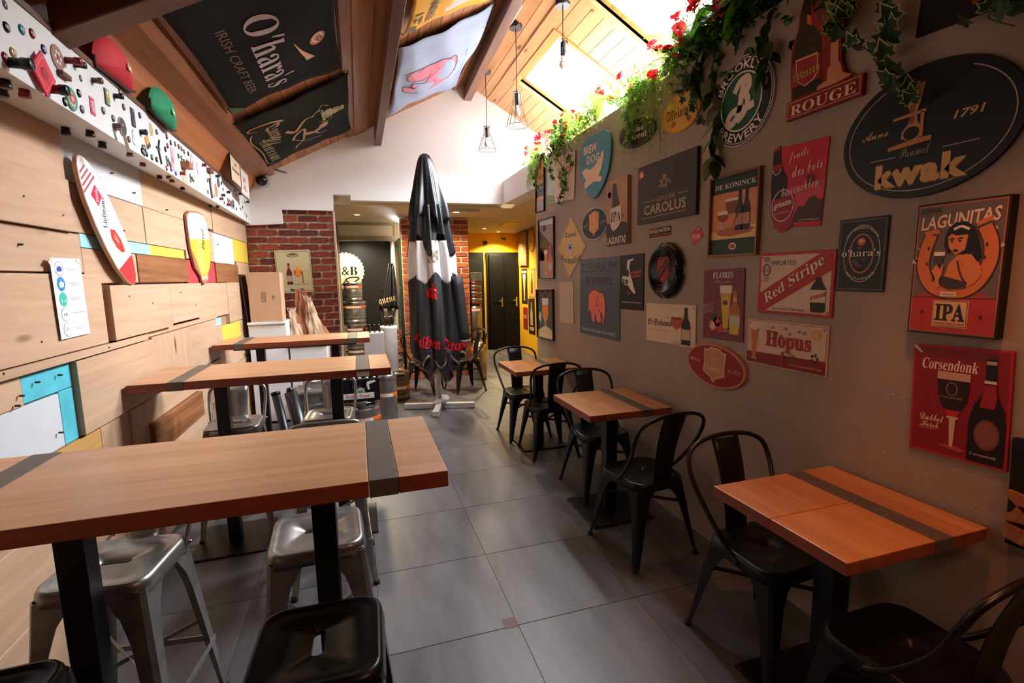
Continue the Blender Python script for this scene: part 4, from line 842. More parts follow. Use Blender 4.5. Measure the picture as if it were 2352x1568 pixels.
# --- Rogue nation, small red lozenge
s = Sign('small_sign', 'small black and orange sticker below the dark brown square sign', 'sign', [R(1052,440),R(1225,408),R(1225,487),R(1052,515)], WP, pm('#241510', .5), th=.002)
s.text('ROGUE NATION', .5, .66, .92, '#ecdcc4', 'sans', h=.40); s.text('DARE•RISK•DREAM', .5, .22, .90, '#c8582a', 'sans', h=.2); s.border(0, .002, '#c8582a', 2); s.done()
s = Sign('small_sign', 'small red lozenge sticker with white script near the green poster', 'sign', [S(452,228),S(556,228),S(556,380),S(452,380)], WP, pm('#cc3342', .4), th=.002, shape=[(.60,1),(1,.52),(.36,0),(0,.55)])
s.text('Diôle', .48, .49, .66, '#f0d8cc', 'serifi', rot=6, h=.22); s.line([(.2,.36),(.45,.30),(.75,.38)], .002, '#f0d8cc'); s.ell(.6, .84, .07, .05, '#e8a0a0', 2); s.done()
# --- Gouden Carolus
s = Sign('square_sign', 'large dark brown square sign with pale capitals and a crest', 'sign', [Vq(850,1215),Vq(1283,1052),R(1450,320),R(980,407)], WP, pm('#3f332e', .5), th=.022)
s.text('GOUDEN', .53, .37, .32, '#b89878', None, h=.075); s.text('CAROLUS', .5, .22, .72, '#b89878', 'sans', h=.17); s.line([(.10,.36),(.34,.37)], .004, '#b89878'); s.line([(.72,.38),(.88,.38)], .004, '#b89878'); s.line([(.10,.09),(.86,.10)], .004, '#b89878')
for i in range(14): a = i*2.4; r_ = .012*i**.8; s.ell(.50+r_*math.cos(a), .62+r_*1.3*math.sin(a)*.8, .022, .03, '#8a6a54', 2+i % 3)
s.ell(.5, .62, .05, .07, '#a07a60', 6); s.poly([(.47,.70),(.53,.70),(.52,.76),(.50,.74),(.48,.76)], '#a07a60', 6); s.ell(.5, .62, .03, .045, '#4a342c', 7); s.poly([(.03,.80),(.12,.81),(.13,.87),(.09,.93),(.03,.90)], '#d85a34', 2); s.poly([(.05,.81),(.10,.82),(.10,.85),(.08,.92)], '#e8b8a0', 3); s.done()
# --- Lagunitas tall board
s = Sign('canvas_sign', 'tall narrow board with an old IPA bottle', 'sign', [R(730,75),R(903,5),R(905,552),R(740,577)], WP, pm('#b88a72', .6), th=.03)
s.rect(0, 0, 1, .30, '#3a2a24', 1); s.poly([(0,.30),(0,.36),(.3,.33),(.6,.36),(1,.31),(1,.30)], '#3a2a24', 1)
for i in range(16): s.ell(random.uniform(.1,.9), random.uniform(.4,.95), random.uniform(.05,.12), random.uniform(.02,.05), random.choice(['#cfa890','#a87a64','#c49a84','#8c6454']), 2)
s.poly([(.30,.62),(.32,.86),(.34,.94),(.48,.94),(.50,.86),(.60,.68),(.66,.60),(.55,.56),(.30,.57)], '#40342e', 4, 'bottle_print'); s.poly([(.22,.57),(.72,.60),(.74,.36),(.62,.28),(.50,.24),(.36,.22),(.24,.28)], '#ddc8b4', 5, 'label_print')
s.text('IPA', .48, .44, .46, '#2c211c', 'serif', h=.15, lay=6); s.text('LAGUNITAS', .5, .075, .92, '#ead8c8', 'sans', h=.11, lay=5); s.done()
# --- Chimay blue oval
s = oval('oval_sign', 'dark blue oval sign with an orange shield', 'sign', ellfit(R, 618, 398, 102, 129, -14), alu, circle=False, ang=0)
def shield(s, m1, m2, k=.36, ky=.78, txt='CHIMAY', tc='#d8a070'):
    P = [(-.5,.42),(-.30,.42),(-.22,.5),(.22,.5),(.30,.42),(.5,.42),(.46,.0),(.5,-.22),(.12,-.36),(0,-.5),(-.12,-.36),(-.5,-.22),(-.46,0)]
    s.poly([(.5+x*k, .5+y*ky) for x, y in P], m1, 3); s.poly([(.5+x*k*.9, .5+y*ky*.92) for x, y in P], m2, 4); s.text(txt, .5, .42, k*.72, tc, 'sans', lay=5)
    for x in (-.1, 0, .1): s.poly([(.5+(x-.03)*k, .62), (.5+(x+.03)*k, .62), (.5+x*k, .72)], tc, 5)
s.ell(.5, .5, .475, .475, '#1b222c', 1); shield(s, '#c8925c', '#e0965a', .40, .80, tc='#f0b880'); s.text('BLEUE', .16, .5, .17, '#c8b49a', None, rot=8); s.text('FORTE', .84, .5, .17, '#c8b49a', None, rot=8); s.done()
# --- Chimay red oval
s = oval('oval_sign', 'red oval sign reading ROUGE AU FÛT with a pale shield', 'sign', ellfit(S, 667, 1300, 222, 176, 62), pm('#cf8a60', .4), th=.02)
s.ell(.5, .5, .475, .46, '#971c22', 1); shield(s, '#e2b890', '#c98c62', .38, .84, tc='#e6c09a'); s.text('ROUGE', .16, .52, .18, '#e0bfa4', 'serif'); s.text('AU FÛT', .83, .50, .20, '#e0bfa4', None); s.done()
# --- diamond
s = Sign('diamond_sign', 'yellow diamond-shaped plate reading Tripel Karmeliet', 'sign', [R(325,335),R(548,335),R(548,832),R(325,832)], WP, pm('#d8b070', .45), shape=[(.46,1),(1,.52),(.46,0),(0,.48)], th=.005)
s.line([(.46,.955),(.955,.52),(.46,.045),(.045,.48)], .003, '#7a5a30', 2, 'border', True); s.text('Tripel', .47, .70, .40, '#2c1e1c', 'frak', h=.11, rot=3); s.text('Karmeliet', .47, .29, .74, '#3c2c4a', 'frak', h=.12, arc=-1.0)
s.poly([(.37,.58),(.57,.58),(.57,.46),(.47,.38),(.37,.46)], '#e4d4c0', 2); s.poly([(.38,.57),(.56,.57),(.56,.465),(.47,.395),(.38,.465)], '#b8a8b0', 3); s.ell(.47, .50, .05, .03, '#3a2c34', 4); s.ell(.42, .545, .014, .008, '#3a2c34', 4); s.ell(.52, .545, .014, .008, '#3a2c34', 4); s.done()
# --- pale plate
s = Sign('blank_plate', 'plain pale plate between the framed glass poster and the blue elephant sign', 'sign', [R(335,865),R(445,860),R(450,1198),R(340,1187)], WP, pm('#c4ab96', .35))
s.text('affligem', .48, .52, .60, '#a89078', None, h=.03); s.line([(.2,.46),(.8,.46)], .001, '#a89078'); screws(s); s.done()
# --- framed posters at the far end of the wall
s = Sign('framed_poster', 'brown-framed tall poster with bottle and glass on a lilac wall', 'poster', [R(172,378),R(292,348),R(294,826),R(180,828)], WP, pm('#a08a90', .2), frame=(dkf, .012, .02))
s.poly([(0,.80),(.06,.82),(.98,.52),(.98,.30),(0,.30)], '#5c3c30', 1); s.poly([(0,.93),(1,.90),(1,1),(0,1)], '#cfd4d8', 2); s.ell(.36, .86, .12, .055, '#5a4450', 2); s.rect(0, 0, 1, .30, '#9c8c84', 1); s.glass(.45, .06, .42, .24, '#d8803a', '#e8d8c8', 'tall'); s.bottle(.74, .05, .50, .30, '#c06a58', '#b8a8b8', '#c83a30'); s.rect(.05,.30,.35,.52,'#c47a44',1); s.done()
s = Sign('framed_poster', 'black-framed poster with a tilted beer glass above a blue background', 'poster', [R(163,930),R(288,930),R(290,1322),R(165,1292)], WP, pm('#4a5860', .2), frame=(blkf, .014, .024))
s.rect(0, .84, 1, 1, '#3a3634', 1); s.line([(.1,.98),(.3,.86),(.5,.99),(.7,.86),(.95,.97)], .006, '#b8b0a8'); s.poly([(0,0),(1,0),(1,.16),(.5,.26),(0,.14)], '#d8c49c', 2); s.glass(.5, .12, .72, .5, '#d8883c', '#d8d0cc', 'tulip', lay=3); s.poly([(.05,.4),(.2,.3),(.25,.5),(.1,.55)], '#c8ccd0', 3); s.done()
s = Sign('framed_poster', 'narrow dark-framed poster with two orange bottle necks at the far end', 'poster', [R(148,-120),R(216,-165),R(216,285),R(155,302)], WP, pm('#3c3a40', .3), frame=(blkf, .012, .02))
s.rect(0, .0, 1, .22, '#a89a90', 1); s.rect(.0, .20, 1, .27, '#d8742c', 2); s.rect(0, .27, 1, .55, '#231e28', 1); s.text('WESTMALLE', .5, .42, .8, '#e8d8b0', 'sans'); s.bottle(.28, .5, .42, .50, '#e0902c', lay=3); s.bottle(.75, .5, .42, .50, '#e0902c', lay=3); s.done()
s = Sign('wide_glass_sign', 'pale green and pink glazed sign half hidden by trailing ivy', 'sign', [Vq(178,1155),Vq(380,1105),Vq(382,1412),Vq(188,1480)], WP, pm('#e0b8a4', .2), frame=(alu, .006, .01))
s.poly([(0,0),(.32,0),(.30,.5),(.2,1),(0,1)], '#b8c4b0', 1); s.poly([(0,0),(.34,0),(.3,.15),(0,.22)], '#7c9440', 2); s.ell(.78, .66, .08, .08, '#d84a30', 3); s.ell(.78, .66, .04, .04, '#f0b090', 4); s.text('ORVAL', .62, .35, .4, '#a8786c', None); s.done()
# --- O'Hara's
def cat_tex(s, cx, cy, k, c='#c86a34', lay=4):
    s.ell(cx, cy, .10*k, .06*k, c, lay); s.ell(cx-.02*k, cy+.01*k, .045*k, .03*k, '#e8c8a8', lay+1); s.ell(cx+.035*k, cy+.012*k, .025*k, .018*k, '#e8c8a8', lay+1); s.poly([(cx-.07*k,cy-.09*k),(cx+.12*k,cy-.05*k),(cx+.02*k,cy-.075*k),(cx-.04*k,cy-.12*k)], c, lay)
s = Sign('tin_sign', "black tin sign with a white oval band reading o'hara's", 'sign', [T(185,175),T(450,143),T(412,548),T(168,540)], WP, pm('#14161a', .3))
s.border(.008, .002, '#9a9088', 2); s.ring(.5, .52, .38, .39, .003, '#cfc0b0'); s.ring(.5, .52, .26, .27, .006, '#c87850'); s.text('CRAFT BREWED IN IRELAND', .5, .87, .80, '#cfc0b0', 'sans', h=.035, arc=.36); s.text('IRISH STOUTS & ALES', .5, .175, .66, '#cfc0b0', 'sans', h=.035, arc=-.36)
s.text("o'hara's", .5, .53, .80, '#f0e8dc', 'serif', h=.10, lay=6); cat_tex(s, .50, .68, .9); s.poly([(.32,.42),(.42,.34),(.58,.34),(.50,.38),(.40,.45)], '#5a5450', 3); s.text('EST. 1996', .5, .44, .2, '#8a9a60', 'sans'); s.done()
# --- Lagunitas pin-up board
s = Sign('canvas_sign', 'large framed board with a dark-haired woman inside an orange horseshoe', 'sign', [T(622,95),T(1105,40),T(1048,792),T(575,752)], WP, pm('#2a201c', .5), th=.035)
s.rect(.02, .015, .98, .985, '#c06848', 1); s.rect(.035, .025, .965, .975, '#6c6158', 2); s.rect(.035, .025, .965, .285, '#b4302c', 3); s.poly([(.035,.285),(.2,.33),(.5,.30),(.8,.33),(.965,.285)], '#a83c30', 3); s.rect(.035, .283, .965, .288, '#2a1a18', 4)
s.text('DRINK', .18, .945, .26, '#3a322c', 'sansi', h=.035, rot=2, lay=4); s.text('LAGUNITAS', .5, .86, .88, '#7c3a2c', 'sansi', h=.10, rot=4, lay=4); s.text('LAGUNITAS', .5, .865, .88, '#f0d0b4', 'sansi', h=.10, rot=4, lay=5)
for x, y in ((.12,.66),(.06,.56),(.86,.72),(.92,.66),(.84,.78)): s.ell(x, y, .07, .018, '#cfbca8', 4); s.ell(x, y+.012, .035, .02, '#cfbca8', 4)
HS = [(.20,.76),(.14,.62),(.14,.50),(.24,.38),(.40,.33),(.60,.33),(.76,.40),(.86,.54),(.86,.68),(.78,.80)]
s.line(HS, .085*s.W/.5, '#3a2018', 5, 'horseshoe_print', smoothn=5); s.line(HS, .070*s.W/.5, '#d4763a', 6, 'horseshoe_print', smoothn=5)
s.poly([(.13,.76),(.30,.77),(.29,.80),(.12,.79)], '#d4763a', 7); s.poly([(.70,.80),(.86,.84),(.85,.87),(.69,.83)], '#d4763a', 7)
for x, y in ((.185,.66),(.18,.54),(.27,.42),(.70,.41),(.78,.49),(.81,.58),(.82,.67)): s.ell(x, y, .014, .014, '#5a2c18', 8)
s.poly([(.40,.80),(.46,.84),(.58,.845),(.68,.80),(.74,.70),(.78,.60),(.74,.55),(.66,.62),(.58,.60),(.50,.66),(.42,.62),(.36,.68)], '#15110f', 9, 'woman_print')
s.poly([(.40,.75),(.42,.66),(.50,.60),(.60,.64),(.62,.74),(.58,.78),(.44,.78)], '#d8824c', 10, 'woman_print'); s.poly([(.36,.71),(.40,.80),(.60,.80),(.62,.75),(.50,.745),(.44,.76)], '#15110f', 11, 'woman_print')
s.poly([(.40,.45),(.44,.54),(.52,.60),(.60,.61),(.70,.60),(.78,.52),(.80,.46),(.74,.40),(.66,.37),(.50,.39),(.44,.41)], '#d8824c', 9, 'woman_print'); s.poly([(.38,.45),(.66,.40),(.64,.36),(.46,.35),(.36,.38)], '#3a302a', 10, 'woman_print')
s.line([(.46,.79),(.54,.81),(.63,.785)], .008, '#e8d8c4', 12, 'woman_print', smoothn=3); s.line([(.53,.56),(.58,.46),(.64,.40)], .004, '#2a1814', 12, 'woman_print', smoothn=3)
for x in (.45, .54): s.line([(x-.03,.718),(x,.727),(x+.03,.720)], .004, '#1a1210', 12, 'woman_print'); s.ell(x, .705, .016, .007, '#1a1210', 12, 'woman_print')
s.ell(.50, .635, .028, .010, '#2c1210', 12, 'woman_print')
s.poly([(.26,.60),(.38,.62),(.36,.54),(.28,.53)], '#4a4038', 10, 'glass_print'); s.rect(.26, .60, .385, .63, '#efe4d4', 11, 'glass_print'); s.poly([(.27,.50),(.30,.54),(.34,.50),(.38,.54),(.37,.46),(.34,.41),(.36,.37),(.32,.36),(.29,.44),(.24,.49)], '#d8824c', 11, 'woman_print')
s.rect(.38, .295, .56, .33, '#e4d2b8', 12); s.text('WALDO', .47, .312, .14, '#2a1a18', None, lay=13); s.rect(.30, .06, .70, .265, '#e0b078', 5); s.rect(.31, .066, .69, .26, '#2a1a16', 6); s.rect(.315, .07, .685, .256, '#e0b078', 7)
s.text('IPA', .5, .175, .34, '#1f2020', 'serif', h=.13, lay=8, off=.02); s.text('INDIA PALE ALE', .5, .088, .34, '#7c3a28', 'sans', lay=8)
for x, y in ((.17,.17),(.83,.15)): s.poly([(x+.03*math.cos(PI/2+i*PI/5)*(1 if i % 2 == 0 else .45), y+.024*math.sin(PI/2+i*PI/5)*(1 if i % 2 == 0 else .45)) for i in range(10)], '#4a1a1a', 5)
s.done()
# --- Corsendonk
s = Sign('tin_sign', 'red tin sign with a goblet and dark bottle, lowest at the right', 'sign', [T(580,812),T(1115,858),T(1050,1482),T(552,1352)], WP, pm('#8e1420', .3), th=.008)
s.border(.0, .008, '#b01c26', 1); s.text('Corsendonk', .40, .83, .60, '#f0dcc0', 'serifi', h=.10); s.text('Dubbel', .24, .33, .26, '#f0dcc0', 'script', h=.065); s.text('Kriek', .22, .265, .20, '#f0dcc0', 'script', h=.06); s.text('A.Keersmaekers', .19, .225, .20, '#e08a50', 'sansi', h=.014)
s.rect(.28, .70, .62, .77, '#c9a088', 3, 'glass_print'); s.poly([(.28,.70),(.62,.70),(.60,.52),(.54,.43),(.50,.40),(.42,.40),(.34,.46),(.30,.56)], '#2c1012', 3, 'glass_print'); s.poly([(.37,.43),(.54,.43),(.50,.37),(.42,.37)], '#c8241e', 4, 'glass_print'); s.rect(.40, .355, .52, .375, '#d8b898', 5, 'glass_print'); s.poly([(.425,.355),(.495,.355),(.475,.10),(.44,.10)], '#d8b898', 4, 'glass_print')
s.poly([(.30,.10),(.36,.085),(.55,.07),(.60,.09),(.5,.115)], '#b8464a', 3, 'glass_print'); s.ring(.44, .62, .06, .06, .003, '#9a7a5c', 5); s.text('Corsendonk', .44, .545, .24, '#9a7a5c', 'serifi', lay=5)
s.poly([(.62,.02),(.62,.36),(.66,.50),(.74,.62),(.76,.72),(.76,.90),(.775,.92),(.85,.92),(.865,.90),(.865,.72),(.89,.60),(.955,.48),(.975,.36),(.965,.02)], '#1f0c14', 3, 'bottle_print'); s.rect(.765, .87, .86, .90, '#c8a898', 4, 'bottle_print'); s.rect(.755, .71, .865, .735, '#e0c8b8', 4, 'bottle_print'); s.poly([(.76,.70),(.86,.70),(.88,.60),(.86,.50),(.72,.50),(.74,.60)], '#a01c28', 4, 'bottle_print')
s.ell(.80, .27, .12, .13, '#7a4438', 4, 'bottle_print'); s.ell(.80, .27, .10, .11, '#8a5444', 5, 'bottle_print'); s.text('Corsendonk', .78, .09, .26, '#c8b8a0', 'serifi', lay=6); s.poly([(0,.975),(.02,1),(.11,.93),(.09,.92)], '#d8b898', 4); s.done()
# --- Grisette
s = Sign('shaped_sign', 'bright red poster with white script and a dark bottle on its left edge', 'sign', [Uq(150,1068),Uq(475,980),S(1478,230),S(1095,245)], WP, pm('#cf1c36', .4), th=.004)
s.poly([(.10,.48),(1,.54),(1,.08),(.10,.02)], '#d8405a', 1); s.poly([(.44,.06),(.44,.16),(.52,.26),(.62,.24),(.72,.34),(.84,.36),(.92,.30),(1,.32),(1,.06)], '#4a2420', 2); s.poly([(.0,.0),(.44,.0),(.44,.12),(0,.10)], '#4a1420', 2)
for t_, x, y, w_ in (('fruits', .42, .86, .42), ('des bois', .62, .70, .62), ('bosvruchten', .50, .48, .78)): s.text(t_, x, y, w_, '#f0d0c8', 'script', rot=9, h=.13 if t_ != 'bosvruchten' else .12, lay=7)
s.ell(.70, .56, .09, .055, '#7a1c28', 4); s.text('www.st-feuillien.com', .74, .085, .44, '#e8d8cc', 'sansi', h=.016)
s.poly([(-.16,.99),(.0,1.03),(.02,.86),(.10,.72),(.22,.60),(.22,.38),(-.12,.36),(-.16,.60),(-.15,.80)], '#2c1016', 4, 'bottle_print'); s.poly([(-.16,.955),(0,.99),(0,1.03),(-.16,.995)], '#b01c26', 5, 'bottle_print'); s.poly([(-.14,.70),(.06,.72),(.06,.80),(-.14,.80)], '#a01c28', 5, 'bottle_print'); s.ring(-.04, .74, .10, .07, .004, '#d8c8b8', 6, 180, 360)
s.poly([(-.12,.36),(-.10,.18),(0,.03),(.15,-.06),(.32,-.03),(.42,.06),(.40,.40),(.24,.46),(.0,.44)], '#a31c30', 3, 'bottle_print'); s.ring(.16, .28, .25, .20, .004, '#f0d8d0', 6); s.text('grisette', .16, .29, .42, '#f0e0d8', 'sansi', rot=10, h=.09, lay=7); s.text('fruits des bois', .16, .19, .32, '#f0d0c8', 'script', rot=9, lay=7); s.done()
# --- Kwak oval
s = oval('oval_sign', 'large black oval sign with a stirrup glass and the name kwak', 'sign', ellfit(Uq, 1222, 932, 652, 503, -160), pm('#121416', .3), th=.012, ang=0)
s.ring(.5, .5, .455, .445, .0035, '#b8a898', 2, -112, 58); s.ring(.5, .5, .455, .445, .0035, '#b8a898', 2, 112, 248)
s.text('kwak', .505, .195, .52, '#6a4a28', 'sans', h=.20, off=.045, lay=3, spacing=1.12); s.text('kwak', .50, .205, .52, '#dcae6c', 'sans', h=.20, off=.035, lay=4, spacing=1.12); s.text('Pauwel', .47, .365, .17, '#9a8c80', 'script', h=.075); s.line([(.20,.345),(.36,.345)], .003, '#b8a898'); s.line([(.62,.345),(.80,.345)], .003, '#b8a898')
s.text('Anno', .22, .565, .17, '#dcae80', 'script', h=.07); s.text('1791', .74, .555, .15, '#dcae80', 'sansi', h=.06)
wd_ = '#c88a50'
s.poly([(.40,.86),(.50,.87),(.485,.74),(.465,.66),(.475,.58),(.50,.54),(.505,.49),(.48,.455),(.42,.455),(.385,.48),(.385,.53),(.42,.58),(.435,.66),(.40,.74)], '#c88c6a', 4, 'glass_print'); s.poly([(.408,.855),(.492,.862),(.478,.745),(.412,.745)], '#9a5a3c', 5, 'glass_print'); s.ell(.443, .505, .045, .05, '#1c1410', 5, 'glass_print'); s.rect(.425, .575, .455, .72, '#8a5a40', 5, 'glass_print')
s.poly([(.33,.63),(.52,.64),(.52,.665),(.33,.65)], wd_, 6, 'holder_print'); s.rect(.49, .46, .51, .65, wd_, 6, 'holder_print'); s.poly([(.31,.40),(.56,.42),(.56,.455),(.46,.455),(.31,.43)], wd_, 6, 'holder_print'); s.done()
# --- Kasteel Rouge shaped sign
s = Sign('shaped_sign', 'red cut-out sign with dark bottle, glass stem and the word ROUGE', 'sign', [Uq(200,742),Uq(750,532),Uq(757,675),Uq(200,885)], WP, pm('#8c1418', .35), th=.018)
H = s.H; W = s.W
f = lambda x, y: (hp(*Uq(x, y), *WP)); Mi = s.M.inverted()
def loc(x, y): p = Mi @ f(x, y); return (p.x/W, p.y/H)
body = [loc(*p) for p in ((235,735),(230,560),(235,400),(262,300),(290,200),(300,100),(330,0),(372,-190),(640,-330),(700,-150),(690,0),(620,150),(600,240),(600,440),(625,520),(660,560))]
MB().prism([(x*W, y*H, 0) for x, y in body][::-1], (0, 0, .0178)).build('back_panel', pm('#8c1418', .35), s.root, local=True)
s.poly([loc(*p) for p in ((245,722),(245,440),(270,300),(300,200),(318,60),(360,-150),(385,-150),(380,100),(385,180),(455,250),(455,640))], '#24130f', 1, 'bottle_print')
s.poly([loc(*p) for p in ((245,470),(455,375),(452,560),(245,640))], '#8c1c20', 2, 'bottle_print'); s.poly([loc(*p) for p in ((270,440),(430,375),(432,520),(400,575),(335,628),(270,590))], '#d8a480', 3, 'label_print'); s.poly([loc(*p) for p in ((278,450),(424,392),(424,515),(395,565),(335,618),(278,583))], '#a0242a', 4, 'label_print')
s.poly([loc(*p) for p in ((255,545),(440,462),(440,510),(255,600))], '#c8943c', 5, 'label_print'); a = loc(345, 530); s.text('KASTEEL', a[0], a[1], .33, '#5c2a14', 'serif', rot=2, h=.42, lay=6); s.poly([loc(*p) for p in ((355,110),(385,120),(383,190),(350,170))], '#d85a2c', 2, 'bottle_print')
s.poly([loc(*p) for p in ((405,0),(430,-200),(600,-250),(610,0),(560,120),(470,175),(420,120))], '#6c1a20', 2, 'glass_print'); a = loc(545, 120); s.text('KASTEEL', a[0], a[1]+.2, .30, '#a8584c', 'serif', rot=4, h=.38, lay=6)
s.poly([loc(*p) for p in ((524,285),(582,262),(580,440),(600,470),(605,520),(680,538),(560,600),(420,655),(430,625),(495,580),(500,500),(520,480))], '#d08a64', 3, 'glass_print'); s.poly([loc(*p) for p in ((515,275),(595,245),(598,258),(515,290))], '#a8302c', 3, 'glass_print')
s.text('ROUGE', .5, .46, .86, '#f0d4b4', 'serif', h=.52, lay=4); s.border(.008, .003, '#d8a488', 2); s.done()
# --- Brooklyn round
s = oval('round_sign', 'large round black, white and green sign with a script letter B', 'sign', ellfit(Vq, 1594, 732, 214, 330, -14), pm('#d8ccc0', .35), circle=True, th=.012)
s.ell(.5, .5, .49, .49, '#16181a', 1); s.ring(.5, .5, .475, .475, .004, '#e8ddd0', 2); s.ell(.5, .5, .335, .335, '#e8ddd0', 2); s.ell(.5, .5, .315, .315, '#1f5c3e', 3)
s.text('BROOKLYN', .5, .905, .92, '#f0e4d6', 'sans', h=.10, arc=.405); s.text('BREWERY', .5, .095, .78, '#f0e4d6', 'sans', h=.10, arc=-.405)
s.line([(.40,.62),(.48,.72),(.60,.74),(.63,.64),(.54,.56),(.47,.55)], .034, '#e8d8c4', 5, 'letter_print', smoothn=6); s.line([(.56,.72),(.52,.58),(.50,.45),(.45,.33),(.36,.27),(.30,.32),(.36,.40),(.50,.42),(.60,.40),(.72,.42)], .034, '#e8d8c4', 6, 'letter_print', smoothn=6); s.line([(.50,.57),(.60,.54),(.62,.44),(.55,.34),(.46,.29)], .034, '#e8d8c4', 7, 'letter_print', smoothn=6)
s.ell(.86, .60, .055, .055, '#d89a3c', 4); s.done()
# --- Moinette and Saison Dupont ovals
s = oval('oval_sign', 'yellow oval sign partly hidden by hanging greenery', 'sign', ellfit(Vq, 1150, 805, 142, 160, -70), pm('#c98a2c', .35), th=.010)
s.ell(.5, .5, .47, .46, '#d8a030', 1); s.text('Moinette', .5, .50, .72, '#3a1e12', 'frak', h=.26); s.ell(.35, .25, .06, .08, '#b8481c', 2); s.ell(.25, .7, .08, .1, '#e8c050', 2); s.ell(.75, .25, .05, .08, '#b8481c', 2); s.done()
s = oval('oval_sign', 'dark brown oval sign reading Saison Dupont', 'sign', ellfit(Vq, 835, 958, 130, 112, -48), pm('#2c1c16', .22), th=.014)
s.ring(.5, .5, .47, .46, .003, '#8c5a34'); s.text('Saison', .46, .64, .5, '#ecd8c0', 'frak', h=.22); s.text('Dupont', .5, .38, .62, '#ecd8c0', 'frak', h=.26); s.done()
# --- blue surfboard shaped sign
P = [(.50,0),(.62,.03),(.80,.17),(.95,.38),(1,.60),(1.0,.80),(.93,.93),(.80,1.0),(.22,1.0),(.07,.93),(0,.78),(.0,.58),(.08,.36),(.25,.14),(.42,.03)]
s = Sign('board_sign', 'blue surfboard-shaped sign with a pale leaping dog', 'sign', [Vq(428,1010),Vq(650,925),Vq(650,1390),Vq(428,1463)], WP, pm('#3d7f92', .4), th=.02, shape=P)
s.text('BREW', .36, .80, .44, '#e8c8a8', 'sans', h=.13); s.text('DOG', .46, .635, .42, '#e8c8a8', 'sans', h=.13)
s.poly([(.10,.48),(.22,.52),(.38,.47),(.55,.52),(.68,.62),(.80,.72),(.78,.55),(.74,.44),(.66,.34),(.78,.30),(.72,.24),(.52,.27),(.34,.22),(.22,.18),(.18,.26),(.24,.34),(.14,.40)], '#e4c0a0', 3, 'dog_print'); s.ell(.70, .62, .02, .012, '#2c4a54', 4); s.done()
# --- dark poster top right with hop cones
s = Sign('framed_poster', 'black poster with a flower bunch at the top right, cut by the picture edge', 'poster', [(2124,-120),(2420,-240),(2420,-45),(2122,96)], WP, pm('#0d0c0e', .3), th=.012)
for i in range(18):
    a = i*.9; s.ell(.52+.26*math.cos(a)*(.4+.6*(i % 5)/5), .50+.16*math.sin(a)*(.4+.6*(i % 4)/4), .05, .045, random.choice(['#c8743c', '#d89058', '#b85a30', '#a84a3c', '#8a6a34']), 2+i % 4)
s.poly([(.46,.28),(.62,.30),(.60,.16),(.50,.12)], '#8a4434', 7); s.done()
# --- black glazed frame at the right edge with a wooden figure
s = Sign('framed_relief', 'black panel with carved wooden shapes at the right edge of the wall', 'sign', [(2331,1006),(2440,1020),(2430,1290),(2322,1240)], WP, pm('#0e0e10', .25), th=.02)
wd2 = wood('relief_wood', '#b07048', '#7c4426', 'z', 1, .5)
for q in ([(.06,.52),(.5,.50),(.7,.42),(.3,.40),(.08,.46)], [(.04,.30),(.2,.34),(.3,.40),(.5,.30),(.6,.26),(.06,.24)], [(.03,.08),(.5,.05),(.6,.18),(.06,.22)]):
    MB().prism([(x*s.W, y*s.H, .02) for x, y in q], (0, 0, .02)).build('wooden_piece', wd2, s.root, local=True)
s.done()
# --- parasol lettering (bent round the canopy)
def wrap(txt, st, ang, z, w, h, m, rot=0, rr=.30):
    v, f, tw, th = text_geo(txt, st, .02); sx, sy = w/tw, h/th; c, q = math.cos(math.radians(rot)), math.sin(math.radians(rot)); P = []
    for x, y in v:
        x *= sx; y *= sy; x, y = x*c-y*q, x*q+y*c; a = ang+x/rr; zz = z+y; u = (a % (2*PI))/(2*PI); r = (rad(zz)+.006)*pleat(u, zz)
        off = -.06*max(0, (zz-1.2)/1.7); P.append((math.cos(a)*(r+.006)+off, math.sin(a)*(r*.9+.006), zz))
    MB().add(P, f).build('lettering', m, um, local=True, kind='stuff')
redp = pm('#d8202c'); A0 = -PI/2+.28
wrap('Gulden Draak', 'frak', A0-.05, .82, .72, .15, redp, -8); wrap('ak', 'frak', A0-.28, 1.42, .14, .20, redp, -4); wrap('Draak', 'frak', A0+1.15, 1.45, .3, .20, redp, -6); wrap('Gulden Draak', 'frak', A0+1.9, .82, .6, .13, redp, 8)
wrap('S', 'script', A0-.15, 1.80, .16, .14, pm('#8c7a6c')); wrap('C', 'script', A0-.0, 1.80, .15, .13, pm('#8c7a6c'), 20)
# crate and carton lettering
def flat_text(txt, st, cx, cz, y, w, m, parent, h=None, rot=0):
    v, f, tw, th = text_geo(txt, st); sx = w/tw; sy = h/th if h else sx; c, q = math.cos(math.radians(rot)), math.sin(math.radians(rot))
    MB().add([(cx+x*sx*c-y_*sy*q, y, cz+x*sx*q+y_*sy*c) for x, y_ in v], f).build('lettering', m, parent, kind='stuff')
flat_text('Gulden Draak', 'frak', -.065, .432, 4.9222, .22, redp, bpy.data.objects['beer_crate'], .032)
flat_text('GD', 'frak', -.035, .476, 4.9215, .04, blackm, bpy.data.objects['beer_crate'])
# ================================================================ left wall signs, white box collection, banners
LW = ((XL+.006, 0, 0), (1, 0, 0)); A_ = lambda x, y: (x/3.266, 300+y/3.266)
C5 = lambda x, y: (230+x/4.9, 200+y/4.9)
